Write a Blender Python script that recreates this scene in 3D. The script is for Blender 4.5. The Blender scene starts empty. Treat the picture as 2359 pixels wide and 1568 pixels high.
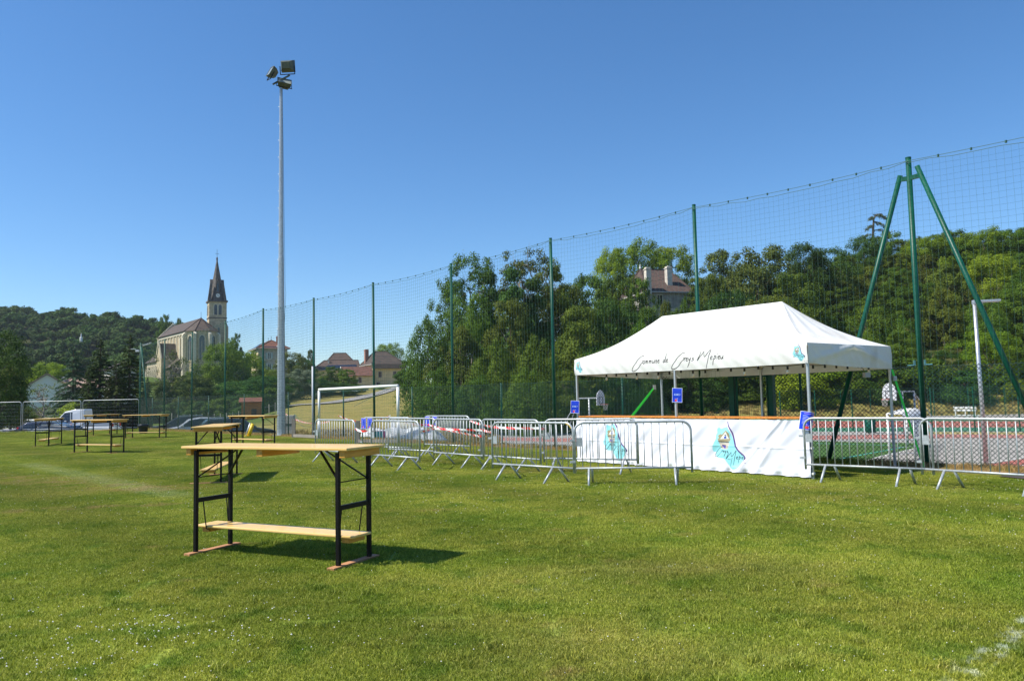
import bpy, bmesh, math, random
import numpy as np
from mathutils import Vector, Matrix
random.seed(7); RNG = np.random.default_rng(11)
sc = bpy.context.scene; C = sc.collection
# ---------------------------------------------------------------- camera, sky, sun, exposure
EYE = 1.57; FPX = 1807.0; PITCH = math.atan((915-784)/FPX); ROLL = -.022
camd = bpy.data.cameras.new('camera'); camo = bpy.data.objects.new('camera', camd); C.objects.link(camo)
camd.sensor_width = 36; camd.lens = 36*FPX/2359; camd.clip_end = 4000; camd.clip_start = .05
CR = Matrix.Rotation(math.pi/2+PITCH, 3, 'X') @ Matrix.Rotation(ROLL, 3, 'Z')
camo.matrix_world = Matrix.Translation((0, 0, EYE)) @ CR.to_4x4(); sc.camera = camo
SUN_EL = math.radians(53); SX, SY = -.97, -.23
w = bpy.data.worlds.new('World'); sc.world = w; w.use_nodes = True
nt = w.node_tree; bg = nt.nodes['Background']; sky = nt.nodes.new('ShaderNodeTexSky')
sky.sky_type = 'NISHITA'; sky.sun_disc = False; sky.sun_elevation = SUN_EL
sky.sun_rotation = math.atan2(SX, SY) % (2*math.pi); sky.altitude = 300; sky.air_density = 1.0; sky.dust_density = .25; sky.ozone_density = 6.0
hsv_ = nt.nodes.new('ShaderNodeHueSaturation'); hsv_.inputs['Saturation'].default_value = 1.15; hsv_.inputs['Hue'].default_value = .4995
nt.links.new(sky.outputs[0], hsv_.inputs['Color']); nt.links.new(hsv_.outputs[0], bg.inputs[0]); bg.inputs[1].default_value = .116
sl = bpy.data.lights.new('sun', 'SUN'); so = bpy.data.objects.new('sun', sl); C.objects.link(so)
sl.energy = 5.0; sl.angle = math.radians(.53); sl.color = (1, .95, .86)
so.rotation_euler = Vector((SX*math.cos(SUN_EL), SY*math.cos(SUN_EL), math.sin(SUN_EL))).to_track_quat('Z', 'Y').to_euler()
so.location = (-30, -8, 40)
sc.view_settings.view_transform = 'Standard'; sc.view_settings.look = 'None'; sc.view_settings.exposure = 0.5
sc.view_settings.gamma = 1
sc.cycles.max_bounces = 6; sc.cycles.transparent_max_bounces = 8

# ---------------------------------------------------------------- measuring helpers: where a sight line meets the place
def ray(x, y): return CR @ Vector(((x-1179.5)/FPX, -(y-784)/FPX, -1))
def G(x, y, z=0.0):
    d = ray(x, y); return Vector((0, 0, EYE)) + d*((z-EYE)/d.z)
def PY(x, y, Y):
    d = ray(x, y); return Vector((0, 0, EYE)) + d*(Y/d.y)

# ---------------------------------------------------------------- terrain
F0 = np.array([8.30, 15.97]); FE = np.array([-25.18, 52.96]); FD = (FE-F0)/np.hypot(*(FE-F0)); FN = np.array([FD[1], -FD[0]])
def sm(t): t = np.clip(t, 0, 1); return t*t*(3-2*t)
def T(x, y):
    x = np.asarray(x, float); y = np.asarray(y, float)
    s = (x-F0[0])*FN[0]+(y-F0[1])*FN[1]
    dist = np.maximum(s-.25, y-54.0)
    rr = np.hypot(x, y); yy = np.maximum(y, .2*rr)+1e-6; r = np.clip(x/yy, -3, 3)
    left = -1.0+sm((yy-105)/150)*7.0+sm((yy-225)/50)*5.5
    lh = np.interp(r, [-2, -.7, -.62, -.55, -.5, -.45, -.40, -.36, -.33], [42, 44, 39, 35, 34, 31, 21, 8, 0])
    left = left+sm((yy-290)/170)*lh
    mid = -1.0+np.clip(yy-55, 0, 260)*.0362
    amp = np.interp(r, [-.2, -.1, 0, .1, .2, .3, .36, .5, .65, .9, 2], [3, 6, 7, 12, 15.5, 15.5, 17.5, 21, 24.5, 29, 31])
    right = -1.5+sm((yy-90)/65)*(amp+1.5)+np.clip(yy-88, 0, 12)*.06
    a = sm((r+.38)/.12); b = sm((r+.14)/.10)
    far = left*(1-a)+(mid*(1-b)+right*b)*a
    far = far-np.clip(yy-700, 0, 900)*.03
    k = sm(dist/3.0)
    return np.where(y < 0, np.where(dist > 0, -1.5*k, 0), far*k)
def Tz(x, y): return float(T(x, y))

# ---------------------------------------------------------------- materials
def nodes(m):
    m.use_nodes = True; n = m.node_tree; return n, n.nodes['Principled BSDF']
def mat(name, col, rough=.6, metal=0, var=.0, scale=8, bump=0, bscale=60, spec=.5, col2=None, detail=4, stretch=None, coat=0):
    m = bpy.data.materials.new(name); n, b = nodes(m)
    b.inputs['Base Color'].default_value = (*col, 1); b.inputs['Roughness'].default_value = rough
    b.inputs['Metallic'].default_value = metal; b.inputs['Specular IOR Level'].default_value = spec
    if coat: b.inputs['Coat Weight'].default_value = coat; b.inputs['Coat Roughness'].default_value = .08
    tc = n.nodes.new('ShaderNodeTexCoord'); src = tc.outputs['Object']
    if stretch:
        mp = n.nodes.new('ShaderNodeMapping'); mp.inputs['Scale'].default_value = stretch
        n.links.new(src, mp.inputs[0]); src = mp.outputs[0]
    if var or col2:
        nz = n.nodes.new('ShaderNodeTexNoise'); nz.inputs['Scale'].default_value = scale; nz.inputs['Detail'].default_value = detail
        n.links.new(src, nz.inputs['Vector'])
        cr = n.nodes.new('ShaderNodeValToRGB'); cr.color_ramp.elements[0].position = .35; cr.color_ramp.elements[1].position = .65
        c2 = col2 if col2 else tuple(min(1, c*(1+var)) for c in col); c1 = col if col2 else tuple(c*(1-var) for c in col)
        cr.color_ramp.elements[0].color = (*c1, 1); cr.color_ramp.elements[1].color = (*c2, 1)
        n.links.new(nz.outputs['Fac'], cr.inputs[0]); n.links.new(cr.outputs[0], b.inputs['Base Color'])
    if bump:
        nb = n.nodes.new('ShaderNodeTexNoise'); nb.inputs['Scale'].default_value = bscale; nb.inputs['Detail'].default_value = 5
        bp = n.nodes.new('ShaderNodeBump'); bp.inputs['Strength'].default_value = bump; bp.inputs['Distance'].default_value = .02
        n.links.new(src, nb.inputs['Vector']); n.links.new(nb.outputs['Fac'], bp.inputs['Height']); n.links.new(bp.outputs[0], b.inputs['Normal'])
    return m
def leafmat(name, c1, c2, trans=.22, rough=.55):
    m = bpy.data.materials.new(name); n, b = nodes(m)
    at = n.nodes.new('ShaderNodeAttribute'); at.attribute_name = 'tint'
    oi = n.nodes.new('ShaderNodeObjectInfo')
    mx = n.nodes.new('ShaderNodeMix'); mx.data_type = 'RGBA'
    mx.inputs['A'].default_value = (*c1, 1); mx.inputs['B'].default_value = (*c2, 1)
    n.links.new(at.outputs['Fac'], mx.inputs['Factor'])
    hs = n.nodes.new('ShaderNodeHueSaturation')
    ma = n.nodes.new('ShaderNodeMapRange'); ma.inputs['To Min'].default_value = .492; ma.inputs['To Max'].default_value = .518
    mb_ = n.nodes.new('ShaderNodeMapRange'); mb_.inputs['To Min'].default_value = .72; mb_.inputs['To Max'].default_value = 1.25
    n.links.new(oi.outputs['Random'], ma.inputs['Value']); n.links.new(ma.outputs[0], hs.inputs['Hue'])
    fr = n.nodes.new('ShaderNodeMath'); fr.operation = 'MULTIPLY'; fr.inputs[1].default_value = 7.31
    f2 = n.nodes.new('ShaderNodeMath'); f2.operation = 'FRACT'
    n.links.new(oi.outputs['Random'], fr.inputs[0]); n.links.new(fr.outputs[0], f2.inputs[0]); n.links.new(f2.outputs[0], mb_.inputs['Value'])
    n.links.new(mb_.outputs[0], hs.inputs['Value']); n.links.new(mx.outputs['Result'], hs.inputs['Color'])
    n.links.new(hs.outputs[0], b.inputs['Base Color']); b.inputs['Roughness'].default_value = .68; b.inputs['Specular IOR Level'].default_value = .14
    tr = n.nodes.new('ShaderNodeBsdfTranslucent'); ms = n.nodes.new('ShaderNodeMixShader'); ms.inputs[0].default_value = trans
    n.links.new(hs.outputs[0], tr.inputs[0]); n.links.new(b.outputs[0], ms.inputs[1]); n.links.new(tr.outputs[0], ms.inputs[2])
    n.links.new(ms.outputs[0], n.nodes['Material Output'].inputs[0]); return m
def imgmat(name, px, rough=.6, trans=0, spec=.3, dirt=None):
    h_, w_ = px.shape[:2]; im = bpy.data.images.new(name, w_, h_); im.colorspace_settings.name = 'sRGB'
    a = np.ones((h_, w_, 4), np.float32); a[..., :3] = px[::-1]; im.pixels.foreach_set(a.ravel()); im.update()
    m = bpy.data.materials.new(name); n, b = nodes(m); t = n.nodes.new('ShaderNodeTexImage'); t.image = im; t.extension = 'EXTEND'
    uv = n.nodes.new('ShaderNodeUVMap'); uv.uv_map = 'UVMap'; n.links.new(uv.outputs[0], t.inputs[0])
    n.links.new(t.outputs[0], b.inputs['Base Color']); b.inputs['Roughness'].default_value = rough; b.inputs['Specular IOR Level'].default_value = spec
    if trans:
        tr = n.nodes.new('ShaderNodeBsdfTranslucent'); ms = n.nodes.new('ShaderNodeMixShader'); ms.inputs[0].default_value = trans
        n.links.new(t.outputs[0], tr.inputs[0]); n.links.new(b.outputs[0], ms.inputs[1]); n.links.new(tr.outputs[0], ms.inputs[2])
        n.links.new(ms.outputs[0], n.nodes['Material Output'].inputs[0])
    return m
M = {}
M['galv'] = mat('galvanised steel', (.40, .43, .44), .45, .35, var=.16, scale=30)
M['galvmast'] = mat('galvanised mast steel', (.42, .45, .47), .42, .6, var=.14, scale=14)
M['alu'] = mat('anodised aluminium', (.50, .52, .54), .35, .6, var=.05, scale=4)
M['green'] = mat('green powder coat', (.003, .075, .046), .42, 0, var=.15, scale=3, spec=.3)
M['greenwire'] = mat('green plastic wire', (.004, .032, .022), .5)
M['netcord'] = mat('dark green net cord', (.035, .10, .085), .7)
M['blackmetal'] = mat('black lacquered steel', (.006, .005, .005), .5, 0, var=.2, scale=10, spec=.2)
M['pine'] = mat('lacquered pine', (.80, .55, .20), .42, 0, col2=(.72, .44, .13), scale=2.2, detail=6, stretch=(.35, 9, 9), bump=.08, bscale=30, coat=.25)
M['pinedark'] = mat('pine batten', (.58, .28, .04), .5, 0, var=.2, scale=4, stretch=(9, .8, 9))
M['footwood'] = mat('raw wood foot board', (.42, .20, .085), .7, 0, var=.25, scale=5, stretch=(9, .6, 9), bump=.2)
M['orange'] = mat('orange varnished counter wood', (.55, .20, .03), .45, 0, var=.25, scale=3, stretch=(.6, 8, 8))
M['white'] = mat('white painted steel', (.80, .80, .77), .4, var=.04, scale=5)
M['canvas'] = mat('white tent canvas', (.80, .80, .78), .75, spec=.2, col2=(.50, .465, .41), scale=1.7, bump=.5, bscale=3.5, detail=10)
_cr = [q for q in M['canvas'].node_tree.nodes if q.type == 'VALTORGB'][0]; _cr.color_ramp.elements[0].position = .54; _cr.color_ramp.elements[1].position = .80
n, b = nodes(M['canvas']); trc = n.nodes.new('ShaderNodeBsdfTranslucent'); trc.inputs[0].default_value = (.80, .76, .66, 1); msc = n.nodes.new('ShaderNodeMixShader'); msc.inputs[0].default_value = .13
n.links.new(b.outputs[0], msc.inputs[1]); n.links.new(trc.outputs[0], msc.inputs[2]); n.links.new(msc.outputs[0], n.nodes['Material Output'].inputs[0])
M['black'] = mat('black plastic', (.012, .012, .013), .45)
M['bulb'] = mat('frosted bulb glass', (.75, .68, .5), .15, spec=.8)
M['strap'] = mat('neon green strap', (.05, .75, .07), .5)
M['redwhite'] = None
M['stone'] = mat('pale limestone masonry', (.60, .485, .31), .85, 0, col2=(.40, .32, .20), scale=1.4, bump=.8, bscale=3, detail=8)
M['stonetrim'] = mat('dressed stone trim', (.62, .55, .41), .8, 0, var=.12, scale=2)
M['spire'] = mat('weathered spire stone', (.105, .092, .082), .85, 0, var=.35, scale=1.2, bump=.5, bscale=3)
M['tile'] = mat('brown flat roof tile', (.082, .056, .040), .85, 0, col2=(.045, .034, .028), scale=.9, bump=.7, bscale=4, detail=8)
M['tilered'] = mat('red roof tile', (.16, .058, .034), .8, 0, var=.25, scale=1.4, bump=.6, bscale=5)
M['tilemix'] = mat('mottled old roof tile', (.105, .062, .045), .85, 0, col2=(.055, .038, .032), scale=2.5, bump=.7, bscale=5, detail=8)
M['solar'] = mat('solar panel glass', (.015, .02, .035), .12, 0, spec=.8)
M['cream'] = mat('cream render wall', (.62, .50, .29), .85, 0, var=.1, scale=.7)
M['greywall'] = mat('grey stone wall', (.33, .30, .26), .9, 0, var=.22, scale=1.6, bump=.4, bscale=4)
M['whitewall'] = mat('white render wall', (.68, .68, .66), .85, 0, var=.05, scale=.7)
M['glass'] = mat('dark window glass', (.02, .025, .03), .08, spec=.8)
M['shutter'] = mat('blue grey shutter', (.28, .36, .38), .6)
M['darkshutter'] = mat('dark red shutter', (.07, .02, .02), .6)
M['brick'] = mat('chimney brick', (.34, .16, .11), .85, 0, var=.2, scale=6)
M['chim'] = mat('rendered chimney', (.55, .50, .42), .85, 0, var=.15, scale=2)
M['wood'] = mat('grey weathered wood', (.25, .22, .18), .85, 0, var=.2, scale=4, stretch=(1, 1, .2))
M['hut'] = mat('orange wooden cladding', (.42, .13, .03), .7, 0, var=.2, scale=3)
M['bark'] = mat('tree bark', (.085, .065, .047), .9, 0, var=.3, scale=5, bump=.5, bscale=12)
M['barkpale'] = mat('pale dead bark', (.28, .24, .19), .9, 0, var=.2, scale=5)
M['trackred'] = mat('red running track', (.34, .105, .075), .85, 0, var=.12, scale=.8, bump=.15, bscale=200)
M['asphalt'] = mat('pale asphalt', (.30, .28, .25), .9, 0, var=.08, scale=.5, bump=.15, bscale=120)
M['road'] = mat('pale gravel road', (.27, .255, .235), .95, 0, var=.1, scale=.7)
M['court'] = mat('green court paint', (.05, .20, .11), .8, 0, var=.1, scale=.6)
M['turf'] = mat('artificial turf', (.045, .110, .012), .9, 0, var=.12, scale=.5, bump=.3, bscale=90)
M['line'] = mat('white line paint', (.72, .72, .68), .7)
M['cyanline'] = mat('cyan line paint', (.06, .42, .42), .7)
M['blue'] = mat('blue', (.02, .06, .45), .4)
M['rim'] = mat('orange hoop steel', (.62, .10, .04), .5)
M['backboard'] = mat('pale hoop backboard', (.55, .57, .60), .5, var=.05)
M['rope'] = mat('pale net rope', (.6, .58, .5), .8)
M['yellow'] = mat('yellow plastic', (.78, .50, .02), .45)
M['rubber'] = mat('tyre rubber', (.02, .02, .02), .8)
M['bagplastic'] = mat('black bin bag', (.012, .012, .013), .3, bump=.6, bscale=14)
M['lampglass'] = mat('floodlight glass', (.30, .33, .30), .12, spec=.9)
M['lampbody'] = mat('olive grey floodlight housing', (.075, .085, .06), .5, .2, var=.25, scale=7)
M['stone2'] = mat('concrete', (.42, .40, .37), .9, 0, var=.1, scale=3)
M['tail'] = mat('red tail lamp', (.5, .01, .01), .2)
M['shell'] = mat('white moulded plastic', (.74, .76, .76), .5, 0, col2=(.50, .51, .51), scale=5, detail=8)
M['pink'] = mat('pink poster', (.6, .05, .25), .5); M['turq'] = mat('turquoise poster', (.08, .42, .42), .5)
M['paintnavy'] = mat('navy car paint', (.012, .018, .05), .25, .3, coat=.8)
M['paintgrey'] = mat('grey blue car paint', (.045, .055, .075), .3, .4, coat=.8)
M['paintwhite'] = mat('white car paint', (.62, .64, .66), .3, 0, coat=.8)
M['paintdark'] = mat('anthracite car paint', (.03, .034, .04), .3, .4, coat=.8)
M['clover'] = mat('clover flower head', (.75, .72, .66), .8)
M['leafA'] = leafmat('broad leaves', (.036, .085, .006), (.125, .190, .016))
M['leafB'] = leafmat('dark leaves', (.022, .062, .008), (.075, .140, .020), .25)
M['leafC'] = leafmat('olive leaves', (.050, .080, .008), (.150, .180, .020))
M['leafD'] = leafmat('bright leaves', (.095, .165, .008), (.265, .345, .020), .3)
M['leafE'] = leafmat('needle foliage', (.020, .040, .010), (.070, .105, .020), .15)
M['leafF'] = leafmat('blue green needles', (.035, .075, .036), (.095, .155, .072), .15)
M['leafG'] = leafmat('silvery leaves', (.10, .135, .075), (.20, .24, .15))
M['leafH'] = leafmat('rust tinged leaves', (.055, .078, .012), (.140, .150, .024))
M['leafI'] = leafmat('distant wood leaves', (.030, .072, .010), (.095, .150, .026), .2)

# ---------------------------------------------------------------- scene graph helpers
ORIG = {}
def thing(name, label, cat, loc=(0, 0, 0), rotz=0, group=None):
    o = bpy.data.objects.new(name, None); C.objects.link(o); o.location = loc; o.rotation_euler = (0, 0, rotz)
    o.empty_display_size = .2; o['label'] = label; o['category'] = cat
    if group: o['group'] = group
    ORIG[o.name] = Vector(loc) if rotz == 0 else Vector((0, 0, 0)); return o
def tag(o, label=None, cat=None, group=None, kind=None):
    if label: o['label'] = label
    if cat: o['category'] = cat
    if group: o['group'] = group
    if kind: o['kind'] = kind
    return o
def dup(root, loc, rotz, label, group=None, scale=None):
    r = root.copy(); C.objects.link(r); r.location = loc; r.rotation_euler = (0, 0, rotz); r['label'] = label
    if group: r['group'] = group
    if scale: r.scale = scale
    for ch in root.children:
        c = ch.copy(); C.objects.link(c); c.parent = r
        for g in ch.children:
            d = g.copy(); C.objects.link(d); d.parent = c
    return r
class MB:
    def __init__(s): s.v = []; s.f = []; s.uv = None
    def add(s, vs, fs):
        b = len(s.v); s.v += [tuple(p) for p in vs]; s.f += [tuple(i+b for i in f) for f in fs]; return s
    def box(s, c, d, rz=0, R=None):
        x, y, z = d[0]/2, d[1]/2, d[2]/2
        vs = [Vector((a, b, e)) for a in (-x, x) for b in (-y, y) for e in (-z, z)]
        Q = R if R is not None else Matrix.Rotation(rz, 3, 'Z'); c = Vector(c)
        return s.add([Q@v+c for v in vs], [(0, 1, 3, 2), (4, 6, 7, 5), (0, 4, 5, 1), (2, 3, 7, 6), (0, 2, 6, 4), (1, 5, 7, 3)])
    def tube(s, p, q, r, n=8, r2=None, cap=True):
        p, q = Vector(p), Vector(q); d = q-p
        if d.length < 1e-6: return s
        r2 = r if r2 is None else r2
        z = d.normalized(); x = z.orthogonal().normalized(); y = z.cross(x)
        vs = []
        for (c, rr) in ((p, r), (q, r2)):
            for i in range(n):
                a = 2*math.pi*(i+.5)/n; vs.append(c+x*(rr*math.cos(a))+y*(rr*math.sin(a)))
        fs = [(i, (i+1) % n, n+(i+1) % n, n+i) for i in range(n)]
        if cap: fs += [tuple(range(n-1, -1, -1)), tuple(range(n, 2*n))]
        return s.add(vs, fs)
    def beam(s, p, q, w_, h_, up=(0, 0, 1)):
        p, q = Vector(p), Vector(q); z = (q-p).normalized(); x = z.cross(Vector(up))
        if x.length < 1e-4: x = Vector((1, 0, 0))
        x.normalize(); y = z.cross(x).normalized()
        vs = [c+x*(a*w_/2)+y*(b*h_/2) for c in (p, q) for a, b in ((-1, -1), (1, -1), (1, 1), (-1, 1))]
        return s.add(vs, [(3, 2, 1, 0), (4, 5, 6, 7), (0, 1, 5, 4), (1, 2, 6, 5), (2, 3, 7, 6), (3, 0, 4, 7)])
    def path(s, pts, r, n=8, cap=True, radii=None):
        pts = [Vector(p) for p in pts]; m = len(pts); vs = []; x = None
        for i, p in enumerate(pts):
            t = (pts[min(i+1, m-1)]-pts[max(i-1, 0)]).normalized()
            x = t.orthogonal().normalized() if x is None else (x-t*x.dot(t)).normalized()
            y = t.cross(x); rr = radii[i] if radii else r
            for k in range(n):
                a = 2*math.pi*k/n; vs.append(p+x*(rr*math.cos(a))+y*(rr*math.sin(a)))
        fs = [(i*n+k, i*n+(k+1) % n, (i+1)*n+(k+1) % n, (i+1)*n+k) for i in range(m-1) for k in range(n)]
        if cap: fs += [tuple(range(n-1, -1, -1)), tuple(range((m-1)*n, m*n))]
        return s.add(vs, fs)
    def poly(s, pts): return s.add(pts, [tuple(range(len(pts)))])
    def prism(s, pts, off):
        off = Vector(off); n = len(pts); a = [Vector(p) for p in pts]
        return s.add(a+[p+off for p in a], [tuple(range(n-1, -1, -1)), tuple(range(n, 2*n))]+[(i, (i+1) % n, n+(i+1) % n, n+i) for i in range(n)])
    def lathe(s, c, prof, n=12):
        c = Vector(c); vs = []
        for r_, z_ in prof:
            for k in range(n):
                a = 2*math.pi*k/n; vs.append(c+Vector((r_*math.cos(a), r_*math.sin(a), z_)))
        m = len(prof)
        return s.add(vs, [(i*n+k, i*n+(k+1) % n, (i+1)*n+(k+1) % n, (i+1)*n+k) for i in range(m-1) for k in range(n)]+[tuple(range(n-1, -1, -1)), tuple(range((m-1)*n, m*n))])
    def build(s, name, m, parent=None, smooth=False, bevel=0, fix=False, mesh_only=False):
        o0 = ORIG.get(parent.name, Vector((0, 0, 0))) if parent else Vector((0, 0, 0))
        me = bpy.data.meshes.new(name); me.from_pydata([(p[0]-o0.x, p[1]-o0.y, p[2]-o0.z) for p in s.v], [], s.f)
        if bevel or fix:
            bm = bmesh.new(); bm.from_mesh(me)
            if fix: bmesh.ops.recalc_face_normals(bm, faces=bm.faces)
            if bevel: bmesh.ops.bevel(bm, geom=bm.edges[:], offset=bevel, segments=2, affect='EDGES', profile=.5)
            bm.to_mesh(me); bm.free()
        if smooth: me.polygons.foreach_set('use_smooth', [True]*len(me.polygons))
        me.materials.append(m); me.update()
        if mesh_only: return me
        o = bpy.data.objects.new(name, me); C.objects.link(o)
        if parent: o.parent = parent; ORIG[o.name] = o0
        return o
def grid_obj(name, P, m, parent=None, uv=True, smooth=True):
    P = np.asarray(P, float); nv, nu = P.shape[:2]
    o0 = ORIG.get(parent.name, Vector((0, 0, 0))) if parent else Vector((0, 0, 0))
    me = bpy.data.meshes.new(name); idx = np.arange(nv*nu).reshape(nv, nu)
    f = np.stack([idx[:-1, :-1], idx[:-1, 1:], idx[1:, 1:], idx[1:, :-1]], -1).reshape(-1, 4)
    me.from_pydata((P.reshape(-1, 3)-np.array(o0)).tolist(), [], f.tolist())
    if uv:
        U, V = np.meshgrid(np.linspace(0, 1, nu), np.linspace(0, 1, nv)); uvv = np.stack([U, V], -1).reshape(-1, 2)
        l = me.uv_layers.new(name='UVMap'); l.data.foreach_set('uv', uvv[f.ravel()].ravel())
    if smooth: me.polygons.foreach_set('use_smooth', [True]*len(me.polygons))
    me.materials.append(m); me.update(); o = bpy.data.objects.new(name, me); C.objects.link(o)
    if parent: o.parent = parent; ORIG[o.name] = o0
    return o

# ---------------------------------------------------------------- ground materials
def lawn_nodes(m, detail=True):
    n, b = nodes(m); g = n.nodes.new('ShaderNodeNewGeometry')
    def noise(scale, det=4, st=None):
        z = n.nodes.new('ShaderNodeTexNoise'); z.inputs['Scale'].default_value = scale; z.inputs['Detail'].default_value = det
        if st:
            mp = n.nodes.new('ShaderNodeMapping'); mp.inputs['Scale'].default_value = st; mp.inputs['Rotation'].default_value = (0, 0, .5)
            n.links.new(g.outputs['Position'], mp.inputs[0]); n.links.new(mp.outputs[0], z.inputs['Vector'])
        else: n.links.new(g.outputs['Position'], z.inputs['Vector'])
        return z
    def mixc(fac, a, bcol, lo=.4, hi=.6):
        r = n.nodes.new('ShaderNodeMapRange'); r.inputs['From Min'].default_value = lo; r.inputs['From Max'].default_value = hi
        n.links.new(fac, r.inputs['Value']); x = n.nodes.new('ShaderNodeMix'); x.data_type = 'RGBA'; n.links.new(r.outputs[0], x.inputs['Factor'])
        if isinstance(a, tuple): x.inputs['A'].default_value = (*a, 1)
        else: n.links.new(a, x.inputs['A'])
        x.inputs['B'].default_value = (*bcol, 1); return x.outputs['Result']
    c = mixc(noise(.55, 6).outputs['Fac'], (.138, .203, .017), (.245, .280, .036), .36, .64)
    c = mixc(noise(2.6, 6).outputs['Fac'], c, (.086, .166, .012), .50, .74)
    c = mixc(noise(.23, 5, (1, 2.4, 1)).outputs['Fac'], c, (.29, .275, .062), .53, .80)
    c = mixc(noise(1.3, 5, (1, 1.6, 1)).outputs['Fac'], c, (.34, .265, .078), .63, .87)
    wv = n.nodes.new('ShaderNodeTexWave'); wv.inputs['Scale'].default_value = .11; wv.inputs['Distortion'].default_value = 1.2; wv.inputs['Detail'].default_value = 3; mpw = n.nodes.new('ShaderNodeMapping'); mpw.inputs['Rotation'].default_value = (0, 0, -.72); n.links.new(g.outputs['Position'], mpw.inputs[0]); n.links.new(mpw.outputs[0], wv.inputs['Vector'])
    hw_ = n.nodes.new('ShaderNodeHueSaturation'); mw_ = n.nodes.new('ShaderNodeMapRange'); mw_.inputs['To Min'].default_value = .90; mw_.inputs['To Max'].default_value = 1.12; n.links.new(wv.outputs['Fac'], mw_.inputs['Value']); n.links.new(mw_.outputs[0], hw_.inputs['Value']); n.links.new(c, hw_.inputs['Color']); c = hw_.outputs[0]
    return n, b, c, noise, g
def line_mask(n, g, p, q, hw, noise_out, thr):
    # worn chalk line painted on the lawn between two points of the ground
    d = (Vector(q)-Vector(p)).normalized(); nn = (-d.y, d.x, 0); sub = n.nodes.new('ShaderNodeVectorMath'); sub.operation = 'SUBTRACT'
    sub.inputs[1].default_value = (p[0], p[1], 0); n.links.new(g.outputs['Position'], sub.inputs[0])
    dt = n.nodes.new('ShaderNodeVectorMath'); dt.operation = 'DOT_PRODUCT'; dt.inputs[1].default_value = nn; n.links.new(sub.outputs[0], dt.inputs[0])
    ab = n.nodes.new('ShaderNodeMath'); ab.operation = 'ABSOLUTE'; n.links.new(dt.outputs['Value'], ab.inputs[0])
    mr = n.nodes.new('ShaderNodeMapRange'); mr.inputs['From Min'].default_value = hw; mr.inputs['From Max'].default_value = hw*.4
    n.links.new(ab.outputs[0], mr.inputs['Value'])
    dl = n.nodes.new('ShaderNodeVectorMath'); dl.operation = 'DOT_PRODUCT'; dl.inputs[1].default_value = tuple(d); n.links.new(sub.outputs[0], dl.inputs[0])
    L = (Vector(q)-Vector(p)).length
    m1 = n.nodes.new('ShaderNodeMapRange'); m1.inputs['From Min'].default_value = -.3; m1.inputs['From Max'].default_value = .3; n.links.new(dl.outputs['Value'], m1.inputs['Value'])
    m2 = n.nodes.new('ShaderNodeMapRange'); m2.inputs['From Min'].default_value = L+.3; m2.inputs['From Max'].default_value = L-.3; n.links.new(dl.outputs['Value'], m2.inputs['Value'])
    nr = n.nodes.new('ShaderNodeMapRange'); nr.inputs['From Min'].default_value = thr; nr.inputs['From Max'].default_value = thr+.12; n.links.new(noise_out, nr.inputs['Value'])
    o = mr.outputs[0]
    for x in (m1.outputs[0], m2.outputs[0], nr.outputs[0]):
        mu = n.nodes.new('ShaderNodeMath'); mu.operation = 'MULTIPLY'; n.links.new(o, mu.inputs[0]); n.links.new(x, mu.inputs[1]); o = mu.outputs[0]
    return o
LINES = [(G(2215, 1560), G(2420, 1395), .09, .50, .65), (G(1040, 1395), G(1560, 1300), .05, .60, .45), (G(1480, 1205), G(1680, 1165), .06, .56, .4), (G(60, 1068), G(420, 1145), .42, .36, .10)]
DRY = [((F0[0]+FD[0]*-8, F0[1]+FD[1]*-8, 0), (F0[0]+FD[0]*1.2, F0[1]+FD[1]*1.2, 0), 1.5, .30, .95), ((F0[0]+FD[0]*9, F0[1]+FD[1]*9, 0), (F0[0]+FD[0]*50, F0[1]+FD[1]*50, 0), .7, .34, .85),
    ((-34, 51.8, 0), (-24, 51.8, 0), .6, .36, .7), (G(-100, 1095), G(400, 1130), .9, .44, .45), (G(0, 1180), G(420, 1160), .35, .48, .5)]
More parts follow.
